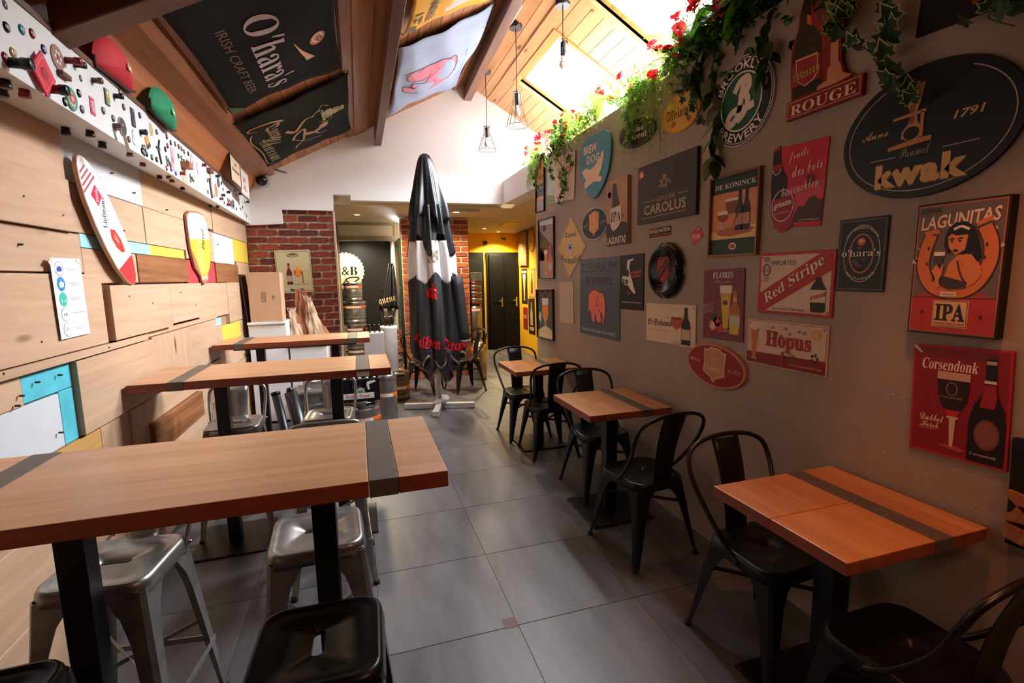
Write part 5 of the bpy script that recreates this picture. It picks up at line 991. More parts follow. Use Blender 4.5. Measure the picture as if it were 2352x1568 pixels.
# surfboard sign (leans on the planks)
O1, O2 = hx(*A_(545,185), XL+.03), hx(*A_(985,1140), XL+.03)
def surfboard():
    ax = (O2-O1); L = ax.length; V_ = -ax.normalized(); N = Vector((1, 0, 0)); U = V_.cross(N).normalized(); W = .235
    O = O2-U*W/2+U*.0
    M = Matrix(((U.x, V_.x, N.x, O.x), (U.y, V_.y, N.y, O.y), (U.z, V_.z, N.z, O.z), (0, 0, 0, 1)))
    P = []; K = [(0,.10),(.03,.36),(.10,.62),(.25,.90),(.42,1.0),(.60,.98),(.78,.84),(.90,.60),(.97,.34),(1.0,.10)]
    P = [(.5+w/2, v) for v, w in K]+[(.5-w/2, v) for v, w in K[::-1]]
    s = Sign('surfboard', 'white and red surfboard sign leaning diagonally on the plank wall', 'surfboard', M=M, WH=(W, L), base=wood('board_ply', '#d0a88c', '#b08a70', 'y', 1, .5), shape=P, th=.018, basename='board')
    s.poly([(.5+(x-.5)*.95, .5+(y-.5)*.99) for x, y in P], '#e4e1df', 1)
    s.poly([(.5+(x-.5)*.95, .5+(y-.5)*.99) for x, y in [(.5+w/2, v) for v, w in ((0,.10),(.03,.36),(.10,.62),(.17,.76))]+[(.5-w/2, v) for v, w in ((.22,.85),(.10,.62),(.03,.36),(0,.10))]], '#b8242c', 2)
    for v in (.93, .895, .86, .825): w = .30+(.96-v)*3.2; s.poly([(.5-w/2, v), (.5+w/2-.12, v+.004), (.5+w/2-.12, v-.012), (.5-w/2, v-.014)], '#b04a4e', 2)
    s.poly([(.34,.765),(.62,.785),(.70,.685),(.42,.665)], '#cc1f3c', 3); s.text('Diôle', .52, .725, .28, '#f4e4e0', 'serifi', h=.035, rot=58, lay=4)
    s.text('Liefmans', .50, .60, .62, '#3a3a44', 'serif', h=.055, rot=52, lay=3); s.text('ON THE ROCKS', .52, .535, .48, '#c04a50', None, h=.018, rot=52, lay=3)
    s.poly([(.36,.43),(.46,.48),(.62,.44),(.70,.34),(.66,.25),(.52,.27),(.40,.34)], '#d8281e', 3); s.poly([(.44,.41),(.52,.44),(.60,.39),(.56,.32),(.48,.34)], '#f05a40', 4); s.line([(.50,.40),(.56,.35)], .006, '#f4b8a8', 5)
    s.line([(.46,.39),(.5,.36),(.6,.31)], .003, '#a01810', 5)
    for i in range(7): s.ell(.58+.05*random.random(), .17+.05*random.random(), .01, .002, '#c8242c', 4)
    s.done()
surfboard()
# glass-shaped wooden board
s = Sign('board_sign', 'wooden board shaped and printed like a full beer glass', 'sign', [A_(1405,632),A_(1565,632),A_(1565,1135),A_(1405,1135)], LW, wood('board_ply2', '#a86848', '#8a5038', 'y', 1, .5), th=.016,
  shape=[(.42,0),(.58,0),(.66,.05),(.68,.11),(.85,.22),(.98,.45),(.98,.70),(.92,.88),(.80,.97),(.5,1),(.15,.985),(.03,.93),(0,.8),(.02,.5),(.12,.25),(.34,.11),(.36,.05)], basename='board')
s.poly([(.20,.35),(.36,.13),(.66,.13),(.84,.24),(.96,.45),(.96,.62),(.04,.62),(.06,.50)], '#e8b83c', 1, 'glass_print'); s.poly([(.04,.62),(.96,.62),(.96,.70),(.90,.88),(.79,.955),(.5,.98),(.16,.965),(.05,.92),(.03,.8)], '#d8d2c8', 2, 'foam_print'); s.poly([(.30,.30),(.40,.16),(.60,.16),(.55,.5),(.5,.62),(.34,.62)], '#f2d060', 2, 'glass_print')
s.text('Duvel', .62, .62, .30, '#3a2c20', 'serifi', h=.12, rot=78, lay=4); s.poly([(.36,.05),(.66,.05),(.68,.12),(.34,.12)], '#c8a888', 2, 'glass_print'); s.ell(.5, .04, .08, .03, '#b86a5c', 3); s.done()
# instruction sheet taped to the wall
LW2 = ((XL+.02, 0, 0), (1, 0, 0))
s = Sign('instruction_sheet', 'white paper sheet with blue and green round icons taped to the planks', 'paper', [(112,592),(184,594),(204,766),(140,780)], LW2, mat('#d2d3da', .7, name='paper', noise=.02), th=.001, basename='sheet')
for i, (c, ln) in enumerate((('#2c3a8c', 2), ('#2f7fc0', 2), ('#3cb09c', 2), ('#e0e0e4', 1), ('#e0e0e4', 2))):
    y = .87-.19*i; s.ell(.24, y, .13, 0, '#8a8a94' if c == '#e0e0e4' else ('#dfe4ee' if i == 0 else c), 1, circ=True)
    if c == '#e0e0e4': s.ell(.24, y, .118, 0, c, 2, circ=True)
    if i == 0: s.ell(.24, y, .07, .03, '#3a4aa0', 3); s.poly([(.16,y),(.32,y),(.30,y-.035),(.18,y-.035)], '#3a4aa0', 4)
    if i == 1: s.poly([(.18,y-.04),(.30,y-.04),(.32,y+.01),(.24,y+.04),(.17,y+.01)], '#e6eef6', 3)
    if i == 2: s.rect(.17, y-.045, .19, y+.0, '#e6f4f0', 3); s.rect(.29, y-.045, .31, y+.0, '#e6f4f0', 3); s.line([(.20,y-.02),(.28,y-.02)], .001, '#e6f4f0', 3)
    if i == 3: s.text('10', .24, y, .12, '#44444c', 'sans', h=.03)
    if i == 4: s.line([(.18,y-.03),(.24,y+.03),(.30,y-.01)], .002, '#3a3a44', 3)
    s.text(['Portez votre masque', 'Saluez-vous sans serrer la main', 'Gardez une distance', 'Tables de dix maximum', 'Lavez-vous les mains'][i], .68, y+.008, .46, '#5a5a66', None, h=.012)
    if ln > 1: s.text(['dans le bar', 'ni embrassade', 'avec les autres', '', 'très souvent'][i] or 'x', .66, y-.016, .30, '#5a5a66', None, h=.011)
s.ring(.24, .87, .13, .13*s.W/s.H, .0015, '#3a4aa0', 2, 200, 520); s.done()
tp = mat('#d8c4a8', .3, name='clear_tape', noise=0)
for a in ((.02, .97, 35), (.93, .96, -20)):
    M = s.M @ Matrix.Translation((a[0]*s.W, a[1]*s.H, .002)) @ Matrix.Rotation(math.radians(a[2]), 4, 'Z'); q = MB(); q.add([M @ Vector(p) for p in ((-.02, -.006, 0), (.02, -.006, 0), (.02, .006, 0), (-.02, .006, 0), (-.02, -.006, .0005), (.02, -.006, .0005), (.02, .006, .0005), (-.02, .006, .0005))], [(0,3,2,1),(4,5,6,7),(0,1,5,4),(1,2,6,5),(2,3,7,6),(3,0,4,7)]); q.build('tape_strip', tp, s.root)
# ---- collection on the front of the white box
SP = (SHP, SHN); SU = Vector((-.035, 1, 0)).normalized()
def SM(px, py, off=0, rot=0):
    p = hp(px, py, SHP, SHN)+SHN*off; V_ = Vector((0, 0, 1))
    return Matrix(((SU.x, 0, SHN.x, p.x), (SU.y, 0, SHN.y, p.y), (SU.z, 1, SHN.z, p.z), (0, 0, 0, 1))) @ Matrix.Rotation(rot, 4, 'Z')
def place(root, M):
    r = dup(root, (0, 0, 0)); r.matrix_basis = M; return r
CW = {'#17171b': 'black', '#8c1c24': 'red', '#3a4a80': 'blue', '#6c6a68': 'grey', '#c8a45c': 'gold', '#3a9aa8': 'teal', '#6c4a34': 'brown', '#2f5a3c': 'green', '#d8d4ce': 'white', '#c0582c': 'orange'}
capP = {}
def cap(px, py, c, own=None, k=1.0):
    if c not in capP:
        t = thing('crown_cap', f'{CW[c]} crown cap stuck on the white box beam', 'bottle cap', group=f'{CW[c]} crown caps on the white box beam'); n = 42
        pr = [(.0155, 0, 1), (.0150, .002, 1), (.0132, .005, .3), (.0115, .0062, 0), (.001, .0066, 0)]; vs = []; fs = []
        for r, z, w in pr:
            for i in range(n): a = 2*PI*i/n; rr = r*(1+.05*w*math.cos(21*a)); vs.append((rr*math.cos(a), rr*math.sin(a), z))
        for j in range(4):
            for i in range(n): fs.append((j*n+i, j*n+(i+1) % n, (j+1)*n+(i+1) % n, (j+1)*n+i))
        MB().add(vs, fs, True).build('cap_shell', mat(c, .32, .3, noise=.05), t, local=True); q = MB(); q.lathe([(.009, .0066), (.009, .007), (.005, .0072), (.001, .0072)], 16); q.build('emblem', mat('#a8a49c', .4, .3), t, local=True)
        capP[c] = [t, False]
    t, used = capP[c]; M = SM(px, py) @ Matrix.Scale(k, 4)
    if not used: t.matrix_basis = M; capP[c][1] = True; r = t
    else: r = place(t, M)
    if own: r['label'] = own
    return r
pegP = {}
def peg(px, py, c, L=.035, r=.012, own=None, under=False, ch=None):
    key = (c, L, r)
    if key not in pegP:
        t = thing('stopper', f'{CW[c]} bottle stopper sticking out of the white box beam', 'stopper', group=f'{CW[c]} stoppers on the white box beam')
        MB().lathe([(r*.9, 0), (r*.9, L*.55), (r*.95, L*.56)], 14).build('shaft', mat(ch or c, .5, noise=.1), t, local=True); MB().lathe([(r, L*.56), (r*1.05, L*.6), (r*1.05, L*.95), (r*.98, L), (.001, L)], 16).build('head', mat(c, .35, noise=.08), t, local=True)
        pegP[key] = [t, False]
    t, used = pegP[key]; M = SM(px, py)
    if under:
        p = hz(px, py, 2.222); M = Matrix.Translation(p) @ Matrix.Rotation(PI, 4, 'X')
    if not used: t.matrix_basis = M; pegP[key][1] = True; r_ = t
    else: r_ = place(t, M)
    if own: r_['label'] = own
    elif under: r_['label'] = f'{CW[c]} bottle stopper hanging under the white box beam'; r_['group'] = f'{CW[c]} stoppers under the white box beam'
    return r_
K_, Rd, Bl, Gy, Go, Te, Br, Gn, Wh, Or = '#17171b', '#8c1c24', '#3a4a80', '#6c6a68', '#c8a45c', '#3a9aa8', '#6c4a34', '#2f5a3c', '#d8d4ce', '#c0582c'
cap(13,62,K_); cap(48,68,Te,'white and teal striped crown cap at the near end of the box beam'); cap(72,77,Rd); cap(99,113,Bl); cap(28,121,Go); cap(180,214,K_); cap(148,234,K_); cap(187,251,Gy); cap(236,254,Gy)
cap(259,272,Gy); cap(295,320,Br); cap(320,265,Bl); cap(359,303,Gy); cap(10,132,Rd)
for x, y, c in ((275,212,Br),(283,246,Br),(478,680,Br),(500,685,Gy),(470,720,K_),(505,715,K_),(490,745,Gy),(520,750,K_),(578,790,Gn),(632,815,K_),(730,700,K_),(755,660,Rd),(790,625,K_),(840,640,Gy),(745,558,Rd),(880,670,Rd),(912,695,Gy),(940,725,Gy),(988,748,K_),(878,775,Gn),(912,797,Gy),(940,835,K_),(975,840,Br),(745,800,Gy),(765,830,K_),(755,860,Gy),(785,870,Br),(745,912,Or),(795,920,Bl),(848,968,Bl),(1010,1000,Gy),(1030,1030,K_),(1015,1050,Gy),(1045,1045,Gy),(1205,1050,Gy),(1210,1180,Rd),(1280,1215,Go),(1380,1150,Gy),(1395,1300,Gy),(1445,1305,Rd),(1470,1300,K_),(1500,1330,K_),(1485,1280,K_),(1530,1370,K_),(1560,1310,Gy),(1515,1165,K_),(1530,1215,Or),(1360,1080,K_),(1500,1290,Gy),(1625,1295,Gy),(1580,1370,Gy),(1625,1420,Go),(1645,1450,Gy),(1600,1350,K_)):
    if x < 300: cap(x, y, c)
    else: cap(*C5(x, y), c)
peg(18,143,K_,.06,.017,'thick black stopper at the near end of the box beam'); peg(150,138,Rd,.05,.013); peg(172,148,K_); peg(112,204,K_,.055,.017,'black knob on a dark red stem sticking out of the box beam',ch=Rd); peg(212,184,Br); peg(262,220,K_); peg(322,303,K_,.03,.014)
for x, y, c in ((900,968,Rd),(1148,875,Rd),(1300,1000,K_),(1345,1255,Br),(1425,1322,Rd),(1560,1200,Rd),(1365,1215,K_),(1425,1180,K_),(985,880,Gy),(1645,1290,K_)): peg(*C5(x, y), c, .028)
for x, y, c in ((10,180,K_),(55,203,Rd),(3,200,K_),(150,293,K_),(206,298,K_),(234,325,K_)): peg(x, y, c, .03, .016, under=True)
for x, y, c in ((475,845,Rd),(665,992,K_),(925,1120,K_),(1240,1325,K_),(1320,1328,K_),(770,990,Br),(805,1033,Br),(330,730,Br)): peg(*C5(x, y), c, .022, .014, under=True)
def card(name, label, px, py, w, h, c, rot=0, th=.003, cat='card', fn=None, off=0, shape=None, rim=None):
    M = SM(px, py, off, math.radians(rot)) @ Matrix.Translation((-w/2, -h/2, 0))
    s = Sign(name, label, cat, M=M, WH=(w, h), base=pm(rim or c, .5), th=th, shape=shape, basename='card')
    if rim: (s.ell(.5, .5, .46, .46, c, 1) if shape == 'ell' else s.rect(.05, .03, .95, .97, c, 1))
    if fn: fn(s)
    s.done(); return s
card('coaster', 'brown round coaster with white flower-like lettering on the box beam', 130,132,.085,.085,'#a07868',0,.004,'coaster',lambda s: ([s.ell(.5+.22*math.cos(i*1.05), .5+.22*math.sin(i*1.05), .075, .075, '#ece6e0', 2) for i in range(6)], s.ell(.5,.5,.08,.08,'#c8604c',3)), shape='ell')
card('coaster', 'green and white round coaster with a red centre on the box beam', 162,227,.085,.085,'#d8e4dc',0,.005,'coaster',lambda s: (s.ring(.5,.5,.47,.47,.016,'#5c9a74',2), s.text('BEER', .5, .24, .4, '#f0ece8','sans',arc=-.3), s.ell(.5,.5,.24,.24,'#cc3a44',3), s.ell(.5,.5,.12,.12,'#e8b0a4',4)), shape='ell', rim='#5c9a74')
card('lozenge_plate', 'red translucent lozenge plate standing off the white box beam', 87,168,.105,.105,'#d82c40',45,.006,'plate',lambda s: (s.border(.012,.002,'#f0a0a8',2), s.ell(.5,.5,.2,.2,'#a82030',2)), off=.012)
card('wooden_bar', 'dark brown hexagonal bar lying across the white box beam', 141,173,.065,.018,'#6c3a2c',0,.018,'handle')
card('sticker', 'small dark blue round sticker beside the brown bar', 185,180,.026,.026,'#2c3448',0,.001,'sticker',lambda s: s.text('N',.5,.5,.4,'#e8e8e8','sans',lay=3), shape='ell')
card('sticker', 'small black round sticker at the near end of the box beam', 11,11,.026,.026,'#26242c',0,.001,'sticker',lambda s: s.text('X',.5,.5,.4,'#e8e8e8','sans',lay=3), shape='ell')
card('card', 'pink card with white script on the box beam', 211,244,.042,.07,'#cc5468',0,.003,fn=lambda s: (s.text('Diôle', .52, .48, 1.1, '#f8e8e8', 'serifi', rot=-75, h=.35)))
card('card', 'green magnet card with a golden beer glass', 244,223,.042,.068,'#7c8c4c',0,.005,fn=lambda s: (s.glass(.55,.1,.78,.5,'#e0c030','#f0ecd8','goblet')), rim='#3a4238')
card('card', 'dark slate card on the box beam above the blue cap', 304,270,.042,.088,'#42424e',0,.005,fn=lambda s: (s.ring(.5,.5,.3,.2,.002,'#5c6090'), s.text('JAM', .5, .85, .4, '#d0d0d0','sans'), s.text('BEER', .5, .15, .4, '#d0d0d0','sans')), rim='#34343c')
card('coaster', 'large dark grey round coaster in the middle of the box beam', 279,291,.085,.085,'#4c4c50',0,.006,'coaster',lambda s: s.rect(.38,.38,.62,.62,'#d8d8d8',2), shape='ell', rim='#a8a4a0')
card('sticker', 'white sticker with a thin black outline and letters', 307,316,.045,.075,'#ececec',0,.001,'sticker',lambda s: (s.ring(.5,.5,.42,.44,.0015,'#2c2c2c'), s.text('BE•EL', .5,.5,.6,'#2c2c2c','sans',rot=-80)), shape='ell', rim='#2c2c2c')
card('coaster', 'small orange and white coaster near the green cap cloth', 346,297,.05,.07,'#d8a058',0,.003,'coaster',lambda s: s.text('Deus',.5,.5,.7,'#f4ece0','sansi',rot=-70), shape='ell', rim='#e8e4dc')
card('card', 'orange and dark lozenge card above a cluster of caps', 338,326,.055,.06,'#d89858',30,.004,fn=lambda s: s.rect(0,0,1,.35,'#4c4a50',2))
card('card', 'pink and white card tilted on the far half of the box beam', 396,366,.05,.14,'#dca8ac',-4,.004,fn=lambda s: s.poly([(.1,.4),(.5,.3),(.6,.5),(.2,.6)],'#d83848',2))
card('card', 'plain beige card on the far half of the box beam', 423,400,.10,.10,'#c8ac90',0,.004)
card('card', 'pale beige square card beyond the cap cluster', 452,418,.10,.08,'#d8c4b0',0,.004)
card('sticker', 'large pink and white round sticker on the far half of the beam', 442,373,.10,.10,'#e8d0d8',0,.002,'sticker',lambda s: (s.text('S',.5,.5,.4,'#a83c5c','script',lay=3)), shape='ell', rim='#a84c64')
card('sticker', 'smaller pink round sticker next to the large pink one', 455,388,.08,.085,'#ecd8dc',0,.002,'sticker',lambda s: s.ring(.5,.5,.3,.3,.003,'#a84c64'), shape='ell', rim='#a84c64')
card('card', 'white transparent sheet on the far half of the box beam', 465,415,.14,.13,'#e4e4e4',0,.002,fn=lambda s: s.line([(.2,.7),(.8,.3)],.002,'#b8b8b8'))
card('sticker', 'orange oval sticker with white lines near the far end of the beam', 496,437,.10,.11,'#e0785c',0,.003,'sticker',lambda s: s.border(.02,.003,'#f0d0c4',3), shape='ell')
card('card', 'dark grey leaf-shaped tag near the far end of the beam', 501,419,.09,.08,'#55585c',0,.004,shape='ell')
card('cigar_box', 'brown wooden tube sticking out above the beige card', 419,379,.085,.04,'#a86c4c',0,.05,'box')
card('bar_magnet', 'brown bar near the far end of the white box beam', 478,392,.10,.03,'#8c4a44',0,.03,'handle')
card('letter_magnets', 'row of black magnetic letters at the far end of the box beam', 530,468,.34,.10,'#e0dedd',0,.001,'magnets',lambda s: s.text('BOAR',.5,.5,.9,'#3a3c40','sans',h=.7))
ORD = 'first second third fourth fifth sixth seventh eighth ninth tenth eleventh twelfth thirteenth fourteenth fifteenth sixteenth seventeenth eighteenth nineteenth twentieth'.split()+['twenty-'+x for x in 'first second third fourth fifth sixth seventh eighth ninth'.split()]+['thirtieth']
byl = {}
for o in COL.objects:
    if o.parent is None and o.get('category') in ('bottle cap', 'stopper'): byl.setdefault(o['label'], []).append(o)
for lb, L in byl.items():
    if len(L) > 1:
        L.sort(key=lambda o: o.matrix_basis.translation.y)
        for i, o in enumerate(L): o['label'] = f"{ORD[i]} {lb.replace(' stuck on the', ' along the').replace(' sticking out of the', ' along the').replace(' hanging under the', ' under the')} counted from the near end"
# bottle opener and corkscrew
t = thing('bottle_opener', 'long silver bottle opener with a brown handle hanging on the box beam', 'opener', M=SM(262,296,.018)); MB().box(-.012,.03,.002,.022,-.018,.012).build('handle', mat('#6c3c30', .5), t, local=True)
q = MB(); q.bar((-.004,.012,.012),(.045,-.085,.014),.018,.005,(0,0,1),.030,.005); q.build('blade', chrome, t, local=True)
t = thing('corkscrew', 'black corkscrew with two arms on the white box beam', 'corkscrew', M=SM(362,342,.004)); q = MB(); q.bar((.0,.0,0),(.03,.055,0),.010,.006); q.bar((.0,0,0),(.03,-.075,0),.012,.006); q.bar((0,0,0),(-.03,.005,0),.007,.005); q.build('arms', mat('#151517', .35), t, local=True)
MB().lathe([(.010,-.004),(.010,.006)],12).build('pivot', chrome, t, local=True)
t = thing('twist_opener', 'silver and black opener near the far end of the box beam', 'opener', M=SM(*C5(1240,1130),.004)); q = MB(); q.bar((-.02,.07,0),(.01,-.08,0),.035,.01); q.build('blade', mat('#4c4c50', .4, .5), t, local=True); MB().bar((.03,.1,.0),(.0,.0,.002),.03,.008).build('handle', mat('#c8b8a0', .5), t, local=True)
# small framed signs and boxes on top of the beam at the far end
GP = ((-1.02, 0, 0), (1, 0, 0))
def topsign(name, label, cor, c, frame, fn, cat='sign'):
    s = Sign(name, label, cat, cor, GP, pm(c, .5), th=.006, frame=frame); fn(s); s.done()
topsign('framed_sign', 'beige framed sign standing on the far end of the box beam', [C5(1455,760),C5(1570,890),C5(1570,1120),C5(1455,1015)], '#dcc4a0', (blkf,.006,.012), lambda s: (s.text('Stefanus',.5,.5,.75,'#3a2c20','frak',h=.16), s.ell(.5,.75,.12,.06,'#8a7a5c',2)))
topsign('framed_sign', 'white sign with pink letters beside the security camera', [C5(1582,940),C5(1672,1015),C5(1665,1250),C5(1572,1150)], '#e4dcd4', None, lambda s: (s.text('JA',.38,.6,.4,'#c8507c','sans',h=.25), s.text('XL',.4,.3,.4,'#c8507c','sans',h=.2), s.border(.01,.003,'#8a6a50',2)))
for nm, lb, px, py, c, sz in (('small_box', 'small brown box on top of the beam in front of the beige sign', 1430, 1100, '#9c6c50', (.09,.12,.09)), ('small_box', 'small translucent white box on top of the beam', 1432, 1010, '#c4c0bc', (.08,.10,.09)), ('small_box', 'pale wooden block leaning under the beige sign', 1500, 1120, '#d0a880', (.03,.16,.09))):
    p = hp(*C5(px, py), (-1.06, 0, 0), (1, .035, 0)); y = p.y; z0 = 2.48+(.022 if py > 0 else 0)
    zz = max(z0, 2.495); 
    if py < 1050: zz += .09
    t = thing(nm, lb, 'box', (bx(y)-.05, y, zz)); MB().box(bx(y)-.045-sz[0], bx(y)-.02, y-sz[1]/2, y+sz[1]/2, zz, zz+sz[2]).build('carton', pm(c, .5), t, bevel=.002)
# caps (hats) hanging on the orange panel: red and green cloths
def hat(name, label, outl, c, x, logo):
    P0 = (x, 0, 0); pts = [hx(a, b, x) for a, b in outl]; cc = sum(pts, Vector())/len(pts); t = thing(name, label, 'cloth', cc); q = MB(); n = len(pts); vs = [cc+Vector((.05, 0, 0))]
    for f, dx in ((.35,.048),(.7,.035),(.92,.016),(1.0,.0)): vs += [cc+(p-cc)*f+Vector((dx+.006*math.sin(i*2.1), 0, 0)) for i, p in enumerate(pts)]
    fs = [(0, 1+i, 1+(i+1) % n) for i in range(n)]+[(1+j*n+i, 1+(j+1)*n+i, 1+(j+1)*n+(i+1) % n, 1+j*n+(i+1) % n) for j in range(3) for i in range(n)]; q.add(vs, fs, True); o = q.build('cloth', mat(c, .75, noise=.12, bump=.3, bscale=40), t)
    m = o.modifiers.new('s', 'SUBSURF'); m.levels = 1; m.render_levels = 1
    q = MB(); a, b = hx(*outl[-2], x), hx(*outl[-1], x); q.tube([p+Vector((.004, 0, 0)) for p in pts[len(pts)//2:]], .006, 6); q.build('folded_hem', mat('#17191a', .7), t)
    l = MB(); g = hx(*logo, x-0)+Vector((.056, 0, 0)); l.prism([g+Vector((0, dy, dz)) for dy, dz in ((-.012,.02),(.0,.008),(.02,.0),(.03,-.02),(.01,-.012),(-.004,-.016))], (.002, 0, 0)); l.build('embroidery', mat('#d8dcc8', .6), t)
hat('red_cloth_cap', 'red cloth cap with a small bird emblem hung on the orange wood panel', [(212,95),(224,78),(242,76),(262,105),(283,140),(300,185),(307,210),(296,211),(270,190),(240,168),(216,152),(213,125)], '#c8202c', -1.0, (262,150))
hat('green_cloth_cap', 'green cloth cap with a small red mark hung beyond the red cap', [(344,205),(350,196),(362,199),(378,215),(392,250),(401,285),(402,300),(392,300),(375,282),(355,265),(344,248),(342,225)], '#128a5c', -1.0, (371,253))
# security camera dome and cable on the gable
t = thing('security_camera', 'white dome security camera in the corner under the roof', 'camera', (-1.03, YG, 2.73)); c = hy(601, 414, YG-.05)
MB().cyl((c.x+.01, YG, c.z+.01), (c.x+.01, YG-.05, c.z+.005), .085, .08, 24).build('housing', mat('#dcdad8', .35), t); MB().lathe([(.062, 0), (.058, .02), (.040, .042), (.015, .052), (.001, .053)], 24, Matrix.Translation((c.x, YG-.05, c.z)) @ Matrix.Rotation(PI/2, 4, 'X')).build('dome', mat('#2a2a2e', .1, .2), t)
q = MB(); q.tube([hy(594, 388, YG-.012), hy(615, 385, YG-.01), hy(640, 391, YG-.01), hy(655, 396, YG-.006), hy(659, 397, YG-.004)], .005, 6); q.build('cable', mat('#2c2a2a', .5), t)
# banners on the left roof slope; u = along y, v = up the slope
SL = math.sqrt(1+.51**2)
def banner(name, label, x0, x1, y0, y1, m, sag=.03, ripple=.008, hang=.045, corners=None, fn=None):
    N = Vector((.51, 0, -1)).normalized(); V_ = Vector((1, 0, .51)).normalized(); U = Vector((0, 1, 0)); O = Vector((x0, y0, roofL(x0)))+N*hang
    M = Matrix(((U.x, V_.x, N.x, O.x), (U.y, V_.y, N.y, O.y), (U.z, V_.z, N.z, O.z), (0, 0, 0, 1))); W = y1-y0; H = (x1-x0)*SL
    s = Sign(name, label, 'banner', M=M, WH=(W, H)); ins = corners or (.0, .0, .0, .0)
    def zf(u, v): return sag*(1-(2*u-1)**2)*(1-(2*v-1)**2*.6)+ripple*math.sin(9*u+5*v)+ripple*.6*math.sin(17*v-7*u)
    q = MB(); q.grid(lambda u, v: Vector((u*W+.02*math.sin(v*PI)*(1 if u < .5 else -1)*(abs(2*u-1)**4), v*H+.025*math.sin(u*PI)*(1 if v < .5 else -1)*(abs(2*v-1)**4), zf(u, v))), 28, 20); q.build('cloth', m, s.root, solid=.002, local=True)
    s.th = 0
    if fn: fn(s)
    # drape the print onto the cloth
    for part, (mb, ms, idx) in s.D.items():
        mb.v = [(x, y, z*1.0+zf(x/W, y/H)+.004) for x, y, z in mb.v]
    s.done(); q = MB()
    for x, y in ((0, 0), (W, 0), (W, H), (0, H)): q.tube([(x, y, .0), (x+(.015 if x else -.015), y+(.015 if y else -.015), -hang)], .004, 6)
    q.build('tie', mat('#1a1a1a', .6), s.root, local=True, kind='stuff')
    return s
bk_c = mat('#0c0c0d', .85, spec=.2, name='black_banner', noise=.15, nscale=5); bk_g = mat('#1e1e1b', .85, spec=.2, name='charcoal_banner', noise=.15, nscale=5)
def dense(P, n=6): 
    o = []
    for i, p in enumerate(P):
        q = P[(i+1) % len(P)]; o += [(p[0]+(q[0]-p[0])*k/n, p[1]+(q[1]-p[1])*k/n) for k in range(n)]
    return o
def f1(s):
    u0 = 0.0
    s.text('O', .39, .475, .115, '#b09aa0', 'serif', h=.22, lay=3); s.text("'hara's", .68, .475, .44, '#b09aa0', 'serif', h=.24, lay=2, shear=.1); s.text('IRISH CRAFT BEER', .60, .235, .52, '#7c5a58', None, h=.065, lay=2)
    s.ell(.62, .82, .045, .065, '#c87850', 3); s.ring(.615, .82, .033, .045, .014, '#e8d8c8', 4); s.ring(.63, .835, .018, .022, .010, '#3a2018', 5); s.line([(.57,.64),(.66,.68),(.765,.745)], lambda t: .006+.06*t*t, '#d8a080', 3, smoothn=4)
    s.poly([(.90,0),(1,0),(1,.13),(.97,.10),(.92,.03)], '#1f5c34', 2)
banner('black_banner', "large black banner reading o'hara's Irish craft beer tied under the left roof slope", -.83, -.05, 2.48, 4.22, bk_c, fn=f1)
def f2(s):
    g1, g2 = '#b08a5c', '#9c9a64'
    s.text('Queue', .32, .26, .25, g1, 'frak', h=.15, lay=3); s.text('de', .43, .14, .09, g1, 'script', h=.06, lay=3); s.text('Charrue', .63, .17, .46, g2, 'script', h=.19, lay=3)
    s.line([(.22,.36),(.15,.24),(.13,.10),(.17,.05),(.20,.12)], lambda t: .03-.02*t, g1, 2, smoothn=6); s.line([(.24,.06),(.37,.02),(.62,.05),(.86,.03),(.90,.10)], .012, g2, 2, smoothn=6)
    s.line([(.40,.34),(.46,.42),(.33,.54),(.33,.62)], lambda t: .045-.035*t, '#a8886a', 2, smoothn=6); s.line([(.56,.49),(.47,.50),(.52,.40),(.58,.36)], .028, '#a8886a', 2, smoothn=6); s.line([(.56,.48),(.66,.46),(.72,.38),(.78,.36)], .022, '#a8886a', 2, smoothn=6); s.line([(.56,.49),(.60,.58),(.55,.66)], lambda t: .075-.02*t, '#a87a62', 3, smoothn=6); s.ell(.53, .69, .045, .05, '#b07a64', 4)
    s.line([(.60,.60),(.68,.63),(.71,.72)], .02, '#a87a62', 3, smoothn=4); s.line([(.58,.38),(.74,.52),(.80,.66)], .010, '#b0a890', 2, smoothn=5); s.line([(.33,.60),(.29,.66),(.31,.72)], .012, '#b0a070', 2, smoothn=4)
    for i in range(30): s.ell(.385+.10*((i % 5)/5-.4)*(1.2-(i//5)/7), .71+.037*(i//5)+.008*(i % 2), .022, .020, '#a8a070' if i % 3 else '#7c7448', 4+i % 2)
    s.line([(.30,.66),(.24,.72),(.28,.78)], .012, '#8c8c50', 3); s.line([(.44,.66),(.50,.74),(.46,.80)], .012, '#8c8c50', 3)
banner('charcoal_banner', 'charcoal banner with gold lettering and a plough figure near the gable', -.87, -.0, 4.42, 5.95, bk_g, fn=f2)
